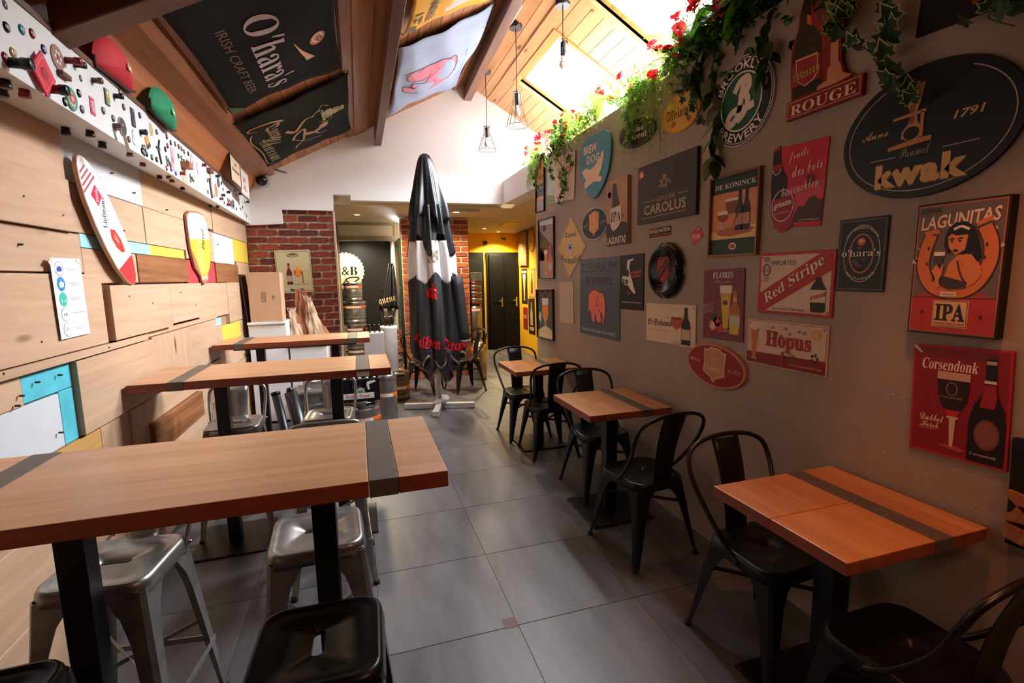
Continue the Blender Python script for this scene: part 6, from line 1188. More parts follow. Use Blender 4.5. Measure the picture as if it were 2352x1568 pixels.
def f3(s):
    a = lambda x, y: ((Vector((0,0,0))),)
    Mi = s.M.inverted(); Nn = s.M.to_3x3() @ Vector((0, 0, 1)); PO = s.M.translation
    def L(x, y): p = Mi @ hp(850+x/3.267, y/3.267, PO, Nn); return (p.x/s.W, p.y/s.H)
    out = [(255,555),(300,540),(270,565),(280,590),(330,575),(380,560),(430,530),(395,575),(350,585),(310,595),(295,620),(320,625),(240,640),(238,668),(270,668),(330,655),(440,630),(500,605),(560,550),(610,480),(632,420),(634,380),(610,378),(590,395),(530,410),(490,440),(440,465),(385,490),(330,505),(290,530)]
    s.poly([L(*p) for p in out], '#d8788c', 2, 'elephant_print'); s.line([L(*p) for p in out], .012, '#5a2c3c', 3, 'elephant_print', True)
    s.line([L(*p) for p in ((430,530),(440,500),(410,490),(340,520))], .010, '#5a2c3c', 4, 'elephant_print', smoothn=4); s.line([L(*p) for p in ((400,580),(460,555),(470,590))], .008, '#5a2c3c', 4, 'elephant_print', smoothn=4); a = L(487, 475); s.ell(a[0], a[1], .012, .015, '#5a2c3c', 4)
    s.line([L(*p) for p in ((650,440),(655,410),(700,385),(715,330))], .006, '#6a7aa0', 3); s.line([L(*p) for p in ((640,490),(680,460),(700,400))], .006, '#6a7aa0', 3)
banner('blue_banner', 'pale blue banner with a pink elephant hanging between the roof beams', .40, 1.22, 4.32, 6.10, mat('#a8b8d8', .75, name='pale_blue_cloth', noise=.12, nscale=4), sag=.05, ripple=.014, fn=f3)
def f4(s):
    s.text('AMBRÉE', .82, .26, .24, '#4a3420', 'sans', h=.10); s.text('12°', .86, .12, .12, '#4a3420', 'sans', h=.09); s.rect(.93, .03, .985, .12, '#3a3430', 2); s.poly([(.62,.45),(.92,.40),(.90,.75),(.62,.80)], '#dcd4d0', 2); s.line([(.70,.44),(.80,.55),(.72,.70),(.66,.66)], .05, '#7c2c2c', 3, smoothn=5)
banner('yellow_banner', 'yellow banner with brown lettering at the top of the picture between the beams', .42, 1.15, 2.6, 4.12, mat('#dca226', .75, name='yellow_cloth', noise=.08, nscale=4), fn=f4)
q = banner('yellow_black_banner', 'yellow and black banner in the top left corner', -.98, -.3, 1.2, 2.24, mat('#1a1c1c', .75, name='black_cloth2', noise=.1), fn=lambda s: s.rect(.0, .0, .70, 1, '#c8b83c', 1))
# ================================================================ pendant lamps
def pendant(can, cage_top, cage_bot, label, first=None):
    p = hp(*can, *RP); y = p.y; a = hy(*cage_top, y); b = hy(*cage_bot, y); p = Vector((a.x, y, roofR(a.x)))
    t = thing('pendant_lamp', label, 'lamp', (a.x, y, p.z), group='wire cage pendant lamps'); 
    MB().cyl((p.x, y, p.z+.02), (p.x, y, p.z-.055), .06, .06, 24).build('canopy', mat('#26221f', .3, .5), t)
    MB().cyl((p.x, y, p.z-.03), (p.x, y, a.z-.02), .004, n=8).build('cord', mat('#1c1a1a', .6), t)
    H = a.z-b.z; r1, r2 = .035, .105 if H > .2 else .09
    MB().lathe([(.018, 0), (.021, -.01), (.021, -.10), (.017, -.11)], 16, Matrix.Translation((p.x, y, a.z-.01))).build('lamp_holder', mat('#1f1d1d', .35, .6), t)
    q = MB(); n = 12
    q.tube([(p.x+r1*math.cos(2*PI*i/20), y+r1*math.sin(2*PI*i/20), a.z) for i in range(20)], .0022, 6, True); q.tube([(p.x+r2*math.cos(2*PI*i/24), y+r2*math.sin(2*PI*i/24), b.z) for i in range(24)], .0022, 6, True); q.tube([(p.x+(r1+.01)*math.cos(2*PI*i/20), y+(r1+.01)*math.sin(2*PI*i/20), a.z-H*.35) for i in range(20)], .0018, 6, True)
    for i in range(n):
        c, s_ = math.cos(2*PI*i/n), math.sin(2*PI*i/n); q.tube([(p.x+r1*c, y+r1*s_, a.z), (p.x+(r1+.01)*c, y+(r1+.01)*s_, a.z-H*.35), (p.x+r2*c, y+r2*s_, b.z)], .0018, 5)
    q.tube([(p.x-r1, y, a.z), (p.x, y, a.z+.004), (p.x+r1, y, a.z)], .002, 5); q.build('wire_cage', mat('#3a3634', .3, .8), t)
    MB().lathe([(.013, 0), (.015, -.02), (.03, -.055), (.032, -.075), (.022, -.10), (.001, -.108)], 18, Matrix.Translation((p.x, y, a.z-.115))).build('bulb', mat('#f4ecdc', .2, name='frosted_bulb', noise=0, coat=.5), t)
pendant((1185, 52), (1187, 211), (1187, 289), 'black pendant lamp with conical wire cage, larger one near the ridge')
pendant((1117, 158), (1118, 291), (1120, 345), 'black pendant lamp with conical wire cage farthest away, in front of the gable')
pendant((1295, 0), (1293, 93), (1293, 152), 'pendant lamp with wire cage hanging in front of the skylight')
# ================================================================ brick wall poster, pillar, passage and hall
BW = ((0, 6.425, 0), (0, -1, 0))
s = Sign('brewery_poster', 'cream poster on the brick wall with a bottle, stirrup glass and the word kwak', 'poster', [(628,575),(712,573),(720,670),(641,675)], BW, pm('#d8cba0', .5), th=.003)
for i in range(22): s.rect(.03+.043*i, .955, .055+.043*i, .97, '#4c4a38', 1, 'border'); s.rect(.03+.043*i, .03, .055+.043*i, .045, '#4c4a38', 1, 'border')
for i in range(26): s.rect(.02, .04+.035*i, .035, .06+.035*i, '#4c4a38', 1, 'border'); s.rect(.965, .04+.035*i, .98, .06+.035*i, '#4c4a38', 1, 'border')
s.ell(.5, .88, .17, .055, '#7c8058', 1); s.ell(.5, .88, .14, .04, '#b8b08c', 2); s.ell(.5, .895, .10, .02, '#8c4a3c', 3)
s.bottle(.36, .20, .50, .16, '#6c2a24', '#c8a890', '#b8584a'); s.glass(.60, .20, .42, .24, '#e0642c', '#e0c890', 'goblet'); s.poly([(.52,.40),(.68,.40),(.62,.62),(.58,.62)], '#e8a03c', 3); s.rect(.70, .22, .75, .50, '#b8783c', 2); s.rect(.46, .49, .84, .505, '#c8a070', 4); s.rect(.46, .19, .88, .21, '#b89878', 4); s.text('kwak', .55, .075, .42, '#1c1814', 'frak', h=.065, off=.04); s.done()
# round wooden sign on the pillar
s = Sign('round_sign', 'round cream sign with a brown rim on the pillar, behind the parasol', 'sign', M=Matrix(((1,0,0,.84),(0,0,-1,7.612),(0,1,0,1.63),(0,0,0,1))), WH=(.62,.62), base=mat('#6c3420', .5), shape='ell', th=.02)
s.ell(.5,.5,.44,.44,'#dcb478',1); s.text('BIÈRE', .5,.5,.5,'#5c2c1c','serif'); s.done()
# ceiling lamps of the passage
for lb, x, y, e in (('small round ceiling spot in front of the dark store room', .04, 7.44, 1), ('small round ceiling spot of the yellow hall', 2.34, 9.2, 1), ('round ceiling spot close to the black hall doors', 2.80, 9.86, 1)):
    t = thing('ceiling_spot', lb, 'lamp', (x, y, 2.475)); MB().lathe([(.05, 0), (.055, -.004), (.045, -.010), (.038, -.006), (.038, -.001)], 24, Matrix.Translation((x, y, 2.474)), cap=False).build('ring', mat('#e8e4dc', .4), t)
    MB().lathe([(.036, 0), (.001, -.002)], 20, Matrix.Translation((x, y, 2.469)), cap=False).build('diffuser', mat('#fff0cc', .5, noise=0, emit=9, name='spot_glow'), t)
t = thing('ceiling_unit', 'flat grey rectangular unit with a small lamp on the passage ceiling', 'lamp', (1.38, 6.72, 2.475)); MB().box(1.13, 1.63, 6.62, 6.82, 2.435, 2.475).build('housing', mat('#c8bfae', .5), t, bevel=.004); MB().lathe([(.04, 0), (.001, -.003)], 18, Matrix.Translation((1.32, 6.70, 2.434)), cap=False).build('diffuser', mat('#fff6e0', .5, noise=0, emit=5, name='unit_glow'), t)
t = thing('ceiling_hatch', 'yellow panel coloured like the lit hatch opening in the hall ceiling', 'hatch', (2.57, 8.4, 2.475)); MB().box(2.47, 2.70, 8.10, 8.66, 2.466, 2.475).build('panel', mat('#f0c020', .5), t)  # yellow light of the hatch opening is put into the panel colour
t = thing('wall_box', 'small black box high on the yellow hall wall', 'box', (2.60, 10.19, 2.26)); MB().box(2.575, 2.635, 10.14, 10.198, 2.235, 2.305).build('housing', blackm, t, bevel=.004)
q = MB(); q.tube([(3.05, 10.17, 2.35), (2.96, 10.15, 2.36)], .02, 8); tag(q.build('motion_sensor', mat('#3c2a14', .5)), 'small dark sensor near the ceiling above the black doors', 'sensor')
# hall doors
dm = mat('#060608', .55, spec=.2, name='black_door', noise=.05)
def door(name, x0, x1, lab, y=10.2):
    d = struct(name, MB().box(x0-.05, x1+.05, y-.05, y-.002, 0, 2.07), dm, label=lab)
    for a, b in (((x0, (x0+x1)/2), ((x0+x1)/2, x1)) if x1-x0 > .6 else ((x0, x1),)):
        q = MB(); q.box(a+.004, b-.004, y-.085, y-.05, .01, 2.02); lf = q.build('leaf', dm, d, bevel=.004)
        for z0, z1 in ((.15, .85), (1.0, 1.9)): MB().box(a+.06, b-.06, y-.092, y-.085, z0, z1).build('moulded_panel', dm, lf, bevel=.006)
        MB().box(b-.07, b-.04, y-.095, y-.086, .92, 1.12).build('handle_plate', chrome, lf); MB().tube([(b-.055, y-.095, 1.05), (b-.055, y-.13, 1.05), (b-.15, y-.13, 1.05)], .008, 8).build('door_handle', chrome, lf)
door('door_1', 2.655, 3.305, 'black double door at the end of the yellow hall'); door('door_2', 1.95, 2.50, 'black door partly hidden by the pillar and the kegs')
# posters and board on the right yellow wall (plane through the wall)
HW = ((2.88, 5.14, 0), (-4.76, .42, 0))
for lb, cor, c, fn in (('dark narrow poster with a pale glass on the yellow wall', [(1198,618),(1211,617),(1212,698),(1199,696)], '#2a1c18', lambda s: (s.glass(.5,.1,.75,.5,'#c8a070','#e8dcc8','tall'), s.rect(.1,.88,.9,.95,'#c8b8a0'))),
    ('cream poster with dark ornament on the yellow wall', [(1215,617),(1229,616),(1230,684),(1215,683)], '#c89a50', lambda s: (s.border(.01,.01,'#7c5424'), s.bottle(.5,.15,.7,.3,'#6c4420'))),
    ('small red poster low on the yellow wall', [(1202,705),(1212,706),(1213,757),(1203,754)], '#8c2a1c', lambda s: s.text('BIÈRE',.5,.6,.7,'#e0a080',None)),
    ('dark poster with a white bottle low on the yellow wall', [(1214,685),(1229,686),(1229,768),(1215,765)], '#2c1e1a', lambda s: (s.bottle(.5,.25,.65,.35,'#b8a088'), s.rect(.15,.1,.85,.2,'#b8a088')))):
    s = Sign('hall_poster', lb, 'poster', cor, HW, pm(c, .5), th=.004); fn(s); s.done()
s = Sign('wooden_board', 'long weathered wooden board hung high on the yellow wall', 'board', [(1194,533),(1213,532),(1216,608),(1197,610)], HW, wood('old_board', '#8c6a44', '#5c4028', 'z', 1, .7), th=.05); s.done()
s = Sign('round_tray', 'round brown tray hung beside the wooden board on the yellow wall', 'tray', [(1214,520),(1229,520),(1229,578),(1214,578)], HW, mat('#b8844c', .5), th=.02, shape='ell'); s.ring(.5,.5,.46,.46,.02,'#7c5028'); s.done()
# store room door frame (aluminium) with an open glazed leaf
alf = mat('#8a7c68', .4, .6, name='aluminium_frame', noise=.1)
dr = struct('door_3', MB().box(-.33, -.26, 8.46, 8.54, 0, 2.475).box(.62, .69, 8.46, 8.54, 0, 2.475).box(-.26, .62, 8.46, 8.54, 2.43, 2.475).box(-.26, .62, 8.46, 8.54, 2.18, 2.26), alf, label='grey aluminium door frame with transom at the dark store room')
MB().box(-.26, .62, 8.495, 8.505, 2.26, 2.43).build('transom_panel', mat('#b8ad94', .3, name='frosted_pane'), dr)
lf = MB().box(.625, .665, 7.73, 7.80, .03, 2.17).box(.625, .665, 8.38, 8.455, .03, 2.17).box(.625, .665, 7.80, 8.38, 2.09, 2.17).box(.625, .665, 7.80, 8.38, .03, .16).build('door_leaf', alf, dr, bevel=.003)
MB().box(.641, .649, 7.80, 8.38, .16, 2.09).build('pane', glassm, lf)
MB().box(.615, .675, 7.722, 7.732, .03, 2.17).build('seal_strip', mat('#2c4434', .5), lf)
# round shop sign in the dark room
gx = hy(793, 622, 9.74); n = 120; r = .335
q = MB(); q.prism([(gx.x+(r+.012*math.cos(30*2*PI*i/n))*math.cos(2*PI*i/n), 9.735, gx.z+(r+.012*math.cos(30*2*PI*i/n))*math.sin(2*PI*i/n)) for i in range(n)], (0, .012, 0))
t = thing('shop_sign', 'round cream bottle-cap shaped sign reading B&B on the black back wall', 'sign', (gx.x, 9.735, gx.z)); q.build('disc', mat('#e8d8b4', .6), t)
flat_text('B&B', 'serif', gx.x, gx.z+.0, 9.733, .43, blackm, t, .16); flat_text('Bar & Bière', None, gx.x+.0, gx.z-.17, 9.733, .36, mat('#b87a5c', .6), t, .05)
q = MB(); q.tube([(gx.x+.295*math.cos(2*PI*i/60), 9.734, gx.z+.295*math.sin(2*PI*i/60)) for i in range(60)], .002, 4, True); q.build('fine_line', mat('#8a7c60', .6), t)
MB().box(-.34, -.20, 9.72, 9.745, 2.02, 2.08).build('label', mat('#e8d8b4', .6), t) if False else None
# kegs in the store and passage
for z, rr, hh, lb in ((0, .2, .392, 'wide steel keg at the bottom of the store room stack'), (.392, .2, .392, 'wide steel keg second from the bottom in the store room stack'), (.784, .2, .392, 'wide steel keg with orange band third in the store room stack'), (1.176, .16, .33, 'small steel keg with hoses on top of the store room stack')):
    keg((-.09, 9.15, z), rr, hh, lb, band=.7)
q = MB(); q.tube(smooth([(-.15,9.05,1.51),(-.20,8.98,1.56),(-.08,8.95,1.60),(.02,9.02,1.58),(-.05,9.1,1.52)],5), .012, 8); q.tube(smooth([(-.2,9.0,1.54),(-.27,8.93,1.45),(-.22,8.9,1.30),(-.12,8.94,1.22)],5), .010, 8); tag(q.build('black_hose', mat('#1a1a1c', .4)), 'black hose coiled on the topmost store room keg', 'hose')
keg((-.42, 8.75, 0), .2, .392, 'wide steel keg half hidden behind the brick wall'); keg((-.42, 8.75, .392), .2, .392, 'second keg half hidden behind the brick wall')
keg((1.715, 7.28, 0), .118, .565, 'slim steel keg standing on the floor beside the brick pillar', True, .8)
keg((1.79, 7.80, 0), .118, .565, 'lowest slim keg of the stack behind the pillar', True, .8); keg((1.79, 7.80, .565), .118, .565, 'middle slim keg of the stack behind the pillar', True, .8)
t = thing('ring_rack', 'stack of flat steel rings on the keg stack behind the pillar', 'rack', (1.79, 7.80, 1.13)); q = MB()
for k in range(7): MB().lathe([(.112, .0), (.118, .01), (.118, .04), (.112, .05)], 24, Matrix.Translation((1.79, 7.80, 1.13+.052*k)), cap=False).build('ring', steel if k % 2 else mat('#8c5a44', .35, .8), t, solid=.003)
MB().box(1.68, 1.90, 7.69, 7.91, 1.495, 1.64).build('tray', steel, t, bevel=.01)
# white box and drum with bottles
t = thing('white_carton', 'white carton behind the farthest high table, beside the white drum', 'box', (.15, 6.75, 0)); MB().box(.03, .285, 6.62, 6.90, .50, .86).build('body', wbox, t, bevel=.004); MB().box(.0, .30, 6.62, 6.92, 0, .50).build('lower_carton', cardm, t, bevel=.004)
t = thing('white_drum', 'tall white plastic drum with bottles on its lid', 'drum', (.37, 7.10, 0)); MB().lathe([(.10, 0), (.115, .01), (.12, .86), (.126, .87), (.126, .90), (.11, .905), (.001, .905)], 28, Matrix.Translation((.37, 7.10, 0))).build('body', mat('#e6e6ea', .35, name='white_plastic'), t)
for i, (x, y) in enumerate(((.33, 7.05), (.39, 7.03), (.43, 7.10), (.36, 7.12), (.42, 7.16))): 
    dup(b0, (x, y, .905), i, ['green-labelled bottle at the left edge of the white drum lid', 'bottle at the front of the white drum lid', 'bottle at the right edge of the white drum lid', 'bottle in the middle of the white drum lid', 'bottle at the back of the white drum lid'][i], 'bottles on the white drum', scale=.62)
for i in range(4): dup(b0, (.05+.062*i, 6.72, .86), i, ['first', 'second', 'third', 'fourth'][i]+' small bottle from the left on the white carton', 'bottles on the white carton', scale=.5)
keg((.44, 6.46, 0), .14, .36, 'low keg with a brown lid beside the parasol', band=.4, m=mat('#7c6a58', .35, .8))
keg((.45, 7.45, 0), .13, .40, 'low orange-banded keg in the doorway behind the parasol', band=.5)
# black parasol hanging in the doorway, pole down
t = thing('small_parasol', 'small folded black parasol with a grey skirt and wooden pole in the doorway', 'parasol', (.42, 8.0, 0)); 
MB().cyl((.36, 7.9, .02), (.54, 8.1, 1.75), .017, n=10).build('pole', wood('pole_wood', '#c49a6c', '#a87c50', 'z', 1, .5), t)
q = MB(); q.grid(lambda u, v: Vector((.445+.065*(v)+(.02+.12*(1-v)**.8+.02*math.sin(7*u*2*PI))*math.cos(u*2*PI), 8.0+.04*v+(.02+.10*(1-v)**.8+.02*math.sin(7*u*2*PI))*math.sin(u*2*PI), 1.08+.72*v)), 42, 8, True, True); q.build('canopy', cb, t, solid=.003)
q = MB(); q.grid(lambda u, v: Vector((.425+.02*v+(.07+.05*v+.012*math.sin(5*u*2*PI))*math.cos(u*2*PI), 8.0+(.07+.05*v+.012*math.sin(5*u*2*PI))*math.sin(u*2*PI), .83+.27*v)), 36, 5, True, True); q.build('grey_skirt', mat('#6c6258', .7), t, solid=.003)
flat_text('queue', 'frak', .42, 1.22, 7.862, .26, mat('#d8b888', .6), t, .11, 12)
t = thing('wooden_crate', 'brown wooden crate in the doorway behind the white drum', 'crate', (.52, 7.62, 0)); 
for k in range(4): MB().box(.40, .60, 7.60, 7.61, .45+.09*k, .52+.09*k).build('slat', wood('crate_wood%d' % k, '#8c4c2c', '#5c2c18', 'x', 1, .6), t)
for x in (.40, .585): MB().box(x, x+.015, 7.61, 7.75, .4, .80).build('post', mat('#5c2c18', .6), t)
MB().box(.40, .60, 7.61, 7.75, .40, .44).build('bottom', mat('#5c2c18', .6), t)
dup(b0, (.50, 8.75, 1.42), 0, 'clear labelled bottle on the shelf in the dark room', 'bottles on the shelf', scale=1.2); tag(MB().box(.40, .62, 8.66, 8.86, 1.395, 1.42).build('wall_shelf', mat('#b8ad98', .5)), 'small pale shelf holding a bottle in the store room', 'shelf')
# ================================================================ artificial plants on the ledge
def leafmat(name, c, tr=.35, rough=.45):
    m = bpy.data.materials.new(name); m.use_nodes = True; nt = m.node_tree; N = nt.nodes; b = N['Principled BSDF']; b.inputs['Base Color'].default_value = lin(c); b.inputs['Roughness'].default_value = rough
    t = N.new('ShaderNodeBsdfTranslucent'); k = lin(c); t.inputs[0].default_value = (min(1, k[0]*1.3), min(1, k[1]*1.4), k[2]*.8, 1); mx = N.new('ShaderNodeMixShader'); mx.inputs[0].default_value = tr
    nt.links.new(b.outputs[0], mx.inputs[1]); nt.links.new(t.outputs[0], mx.inputs[2]); nt.links.new(mx.outputs[0], N['Material Output'].inputs[0]); return m
gd, gm_, gl, gy = leafmat('leaf_dark', '#2c4a22'), leafmat('leaf_mid', '#4c7a2c'), leafmat('leaf_light', '#8aa84a'), leafmat('leaf_yellowish', '#a8b45c')
gv = leafmat('leaf_pale_edge', '#b8b888'); redf = leafmat('red_petal', '#c41428', .3); stemm = mat('#4a4424', .6, name='plant_stem'); gs = leafmat('leaf_greyish', '#7c8468')
def ivy_mesh(m1, m2):
    out = [(0,0),(.22,-.16),(.45,-.12),(.36,.10),(.52,.34),(.26,.36),(.16,.55),(0,.85),(-.16,.55),(-.26,.36),(-.52,.34),(-.36,.10),(-.45,-.12),(-.22,-.16)]
    q = MB(); c = (0, .22); fold = lambda x, y: .18*abs(x)-.12*y*y
    V1 = [(x, y, fold(x, y)) for x, y in out]; V2 = [(c[0]+(x-c[0])*.80, c[1]+(y-c[1])*.80, fold(x*.8, y*.8)+.002) for x, y in out]; n = len(out)
    q.add(V1+V2+[(c[0], c[1], fold(*c)-.03)], [(i, (i+1) % n, n+(i+1) % n, n+i) for i in range(n)]+[(n+i, n+(i+1) % n, 2*n) for i in range(n)], False)
    me = q.mesh('leaf', [m2, m1]); me.polygons.foreach_set('material_index', [0]*n+[1]*n); return me
IVY = [ivy_mesh(gd, gv), ivy_mesh(gm_, gy), ivy_mesh(gd, gd)]
def oval_leaf(m, wd=.28, cup=.1):
    q = MB(); k = 6; vs = []
    for i in range(k+1):
        t = i/k; w_ = wd*math.sin(PI*(t**.8))+.005; z = -.35*t*t*.6; vs += [(-w_, t, z+cup*w_), (0, t, z-.02), (w_, t, z+cup*w_)]
    q.add(vs, [(3*i+j, 3*i+j+1, 3*i+j+4, 3*i+j+3) for i in range(k) for j in range(2)], True); return q.mesh('leaf', m)
OV = [oval_leaf(m) for m in (gd, gm_, gs)]; BLADE = oval_leaf(gl, .08, .0)
def monstera_mesh():
    q = MB(); n = 9
    for sd in (-1, 1):
        for i in range(n):
            t0, t1 = i/n, (i+.74)/n; w0 = .52*math.sin(PI*min(1, t0*.92+.06))+.05; w1 = .52*math.sin(PI*min(1, t1*.92+.06))+.02
            q.add([(0, t0, -.3*t0*t0), (0, min(1, t0+1/n), -.3*(t0+1/n)**2), (sd*w1, t1+.10, -.3*t1*t1-.10), (sd*w0, t0+.06, -.3*t0*t0-.10)], [(0, 1, 2, 3) if sd < 0 else (0, 3, 2, 1)])
            q.add([(0, t0, -.3*t0*t0), (0, min(1, t0+1/n), -.3*(t0+1/n)**2), (sd*w0*.35, min(1, t0+1/n)+.02, -.3*(t0+1/n)**2-.03)], [(0, 1, 2)])
    return q.mesh('leaf', leafmat('monstera_green', '#5a9430', .45))
MON = monstera_mesh()
def frond_mesh(m, n=22, curl=.9, wd=.16):
    q = MB(); pts = []
    for i in range(n+1): t = i/n; a = .9-curl*t*1.6; pts.append(Vector((0, t*.9, .32*math.sin(t*2.2)-.38*t*t)))
    q.tube(pts, .006, 4, rr=[.008*(1-.8*i/n) for i in range(n+1)])
    for i in range(1, n):
        t = i/n; L = wd*math.sin(PI*(t*.85+.12)); p = pts[i]
        for sd in (-1, 1): q.add([p, p+Vector((sd*L*.5, .012+L*.15, -.012)), p+Vector((sd*L, .05*L+.02, -.05*L-.01)), p+Vector((sd*L*.5, .042+L*.15, -.012))], [(0, 1, 2, 3)])
    return q.mesh('frond', m)
FR = [frond_mesh(leafmat('fern_green', '#4f7a34', .4)), frond_mesh(leafmat('fern_pale', '#8aa858', .45), 26, .9, .10)]
def petal_flower():
    q = MB()
    for k in range(7):
        a = k*2.4; R0 = .5-.05*k; 
        def f(u, v, a=a, R0=R0, k=k): aa = a+(u-.5)*1.5; r = .05+R0*v; return Vector((math.cos(aa)*r, math.sin(aa)*r, .25*v*(.4+.12*k)+.06*math.sin(u*14+k)*v))
        q.grid(f, 5, 3)
    return q.mesh('blossom', redf)
FL = petal_flower()
def addpart(me, name, parent, loc, rot, sc_):
    o = bpy.data.objects.new(name, me); COL.objects.link(o); o.parent = parent; o.location = loc; o.rotation_euler = rot; o.scale = (sc_,)*3 if not isinstance(sc_, tuple) else sc_; return o
rp = random.Random(5)
def ivy(label, path, n, sz, kinds=(0, 1), x=1.85):
    P = [Vector(p) for p in path]; t = thing('trailing_ivy', label, 'plant', P[0]); o = P[0]
    Q = smooth(P, 6); MB().tube(Q, .0022, 5).build('stem', stemm, t)
    for i in range(n):
        f = (i+.5)/n*(len(Q)-1); p = Q[int(f)].lerp(Q[min(len(Q)-1, int(f)+1)], f % 1)-o
        off = Vector((rp.uniform(-.035, .005), rp.uniform(-.045, .045), rp.uniform(-.02, .02)))
        addpart(IVY[rp.choice(kinds)], 'leaf', t, p+off, (rp.uniform(1.9, 2.6), rp.uniform(-.5, .5), -PI/2+rp.uniform(-.8, .8)), sz*rp.uniform(.75, 1.25))
def wpt(px, py, x=1.85): return tuple(hx(px, py, x))
def hang(pxs, x=1.85, start=True):
    P = [wpt(a, b, x) for a, b in pxs]
    if start: P = [(1.98, P[0][1]+.02, 2.78), (1.90, P[0][1], 2.80)]+P
    return P
ivy('long pale-edged ivy strand hanging over the pink glass sign at the far end', hang([(1285,345),(1292,390),(1298,430),(1290,475)]), 60, .062, (0, 1, 1))
ivy('short ivy strand at the left of the pink glass sign', hang([(1268,340),(1262,375),(1275,415)]), 30, .06, (0, 1, 1))
ivy('ivy strand beside the blue surfboard-shaped sign', hang([(1310,330),(1318,370),(1305,405)]), 28, .06, (0, 1))
ivy('dark ivy strand hanging beside the large black oval sign', hang([(1925,10),(1930,50),(1960,90),(2010,130),(2050,175),(2085,205),(2075,240)]), 26, .072, (0, 0, 2))
ivy('ivy strand hanging over the red ROUGE sign', hang([(1965,5),(1940,40),(1925,70)]), 12, .07, (0, 0, 1))
ivy('ivy strand between the red sign and the black oval', hang([(2040,10),(2060,55),(2050,90)]), 10, .075, (0, 0, 2))
ivy('sparse ivy strand at the top right edge of the picture', hang([(2290,-60),(2300,0),(2270,40),(2330,60)]), 12, .06, (0, 2))
ivy('dark leafy strand hanging over the yellow oval sign', hang([(1590,200),(1600,240),(1605,285)]), 14, .06, (2, 2, 0))
def leafy(label, path, n, sz, kinds):
    P = [Vector(p) for p in path]; t = thing('trailing_plant', label, 'plant', P[0]); o = P[0]; Q = smooth(P, 6); MB().tube(Q, .003, 5).build('stem', stemm, t)
    for i in range(n):
        f = (i+.5)/n*(len(Q)-1); p = Q[int(f)].lerp(Q[min(len(Q)-1, int(f)+1)], f % 1)-o
        addpart(OV[rp.choice(kinds)], 'leaf', t, p, (rp.uniform(-1.6, -.6), rp.uniform(-.5, .5), rp.choice((0, PI/2, PI))+rp.uniform(-.5, .5)), sz*1.25*rp.uniform(.7, 1.2))
leafy('dark long-leaved vine hanging between the round sign and the yellow oval', hang([(1635,165),(1640,230),(1650,290),(1630,335),(1640,370)]), 26, .085, (0, 0, 2))
leafy('grey-green leaves drooping above the yellow oval sign', hang([(1600,140),(1590,170),(1600,200)]), 22, .085, (2, 2, 0))
leafy('dark leaves spilling onto the right of the round green sign', hang([(1760,90),(1765,130),(1755,165)]), 14, .075, (0, 0))
def spray(label, px, py, n, L, m, droop, wdt, nm='grass_spray', up_=.15):
    b = Vector(hz(px, py, 2.80)); b.x = 1.94; b = Vector((1.94, b.y if False else hx(px, py, 1.93).y, 2.79)); t = thing(nm, label, 'plant', b); q = MB(); g = random.Random(int(px))
    for i in range(n):
        a = g.uniform(0, 2*PI); l = L*g.uniform(.6, 1.1); dx = -abs(math.cos(a))*l*.35 if g.random() < .7 else math.cos(a)*l*.35; dy = math.sin(a)*l*.7; h = up_*g.uniform(.4, 1.3)
        P = [b+Vector((dx*k*.9, dy*k, h*math.sin(k*2.0)*1.1-droop*g.uniform(.7,1.2)*k*k)) for k in (0, .25, .5, .75, 1)]
        sd = Vector((-dy, dx, 0)).normalized()*wdt if (dx or dy) else Vector((wdt, 0, 0))
        for j in range(4):
            p, r_ = P[j], P[j+1]; q.add([p-sd*(1-j/5), p+sd*(1-j/5), r_+sd*(1-(j+1)/5), r_-sd*(1-(j+1)/5)], [(0, 1, 2, 3)])
            for e in range(2):
                lf = p.lerp(r_, g.random()); d = Vector((g.uniform(-1, .6), g.uniform(-1, 1), g.uniform(-.8, .5))).normalized()*.035; w2 = d.cross(Vector((0, 0, 1)))*.16; q.add([lf, lf+d*.5+w2, lf+d, lf+d*.5-w2], [(0, 1, 2, 3)])
    q.build('foliage', m, t, kind='stuff')
spray('bright green feathery spray hanging below the wall top near the brown oval sign', 1500, 215, 120, .46, gl, .55, .0030)
spray('second green feathery spray beside the yellow oval sign', 1465, 235, 90, .38, gl, .40, .0030)
spray('pale grassy spray at the far end of the ledge', 1240, 375, 150, .40, gl, .36, .0040)
spray('green grassy tuft above the pink glass sign', 1300, 330, 120, .36, gl, .26, .0025, up_=.28)
spray('yellow-green tuft above the blue surfboard sign', 1370, 285, 120, .36, gy, .22, .0025, up_=.30)
spray('dark green tuft above the round green sign', 1680, 90, 90, .30, gd, .16, .003, up_=.25)
spray('dark leafy tuft above the red ROUGE sign', 1860, -20, 90, .30, gd, .14, .003, up_=.2)
spray('mid green tuft between the ferns', 1600, 140, 80, .30, gm_, .12, .0025, up_=.28)
def fern(label, px, py, n, kind, sz, h=2.79):
    b = Vector((1.95, hx(px, py, 1.93).y, h)); t = thing('fern', label, 'plant', b)
    for i in range(n):
        az = PI/2+(-PI/2)*0+rp.uniform(-1.5, 1.5) if i % 3 else rp.uniform(-PI, PI)
        addpart(FR[kind], 'frond', t, (0, 0, 0), (rp.uniform(-.1, .6), rp.uniform(-.2, .2), az), sz*rp.uniform(.75, 1.15))
fern('broad pale fern in the middle of the ledge', 1440, 250, 9, 1, .34); fern('fern over the blue surfboard sign', 1385, 285, 7, 1, .30)
fern('dark green fern with long fronds above the round green sign', 1740, 60, 9, 0, .36); fern('fern with fronds crossing the skylight', 1560, 165, 8, 1, .36); fern('dark fern near the red ROUGE sign', 1820, 5, 8, 0, .34); fern('small fern behind the far flowers', 1310, 320, 6, 0, .26)
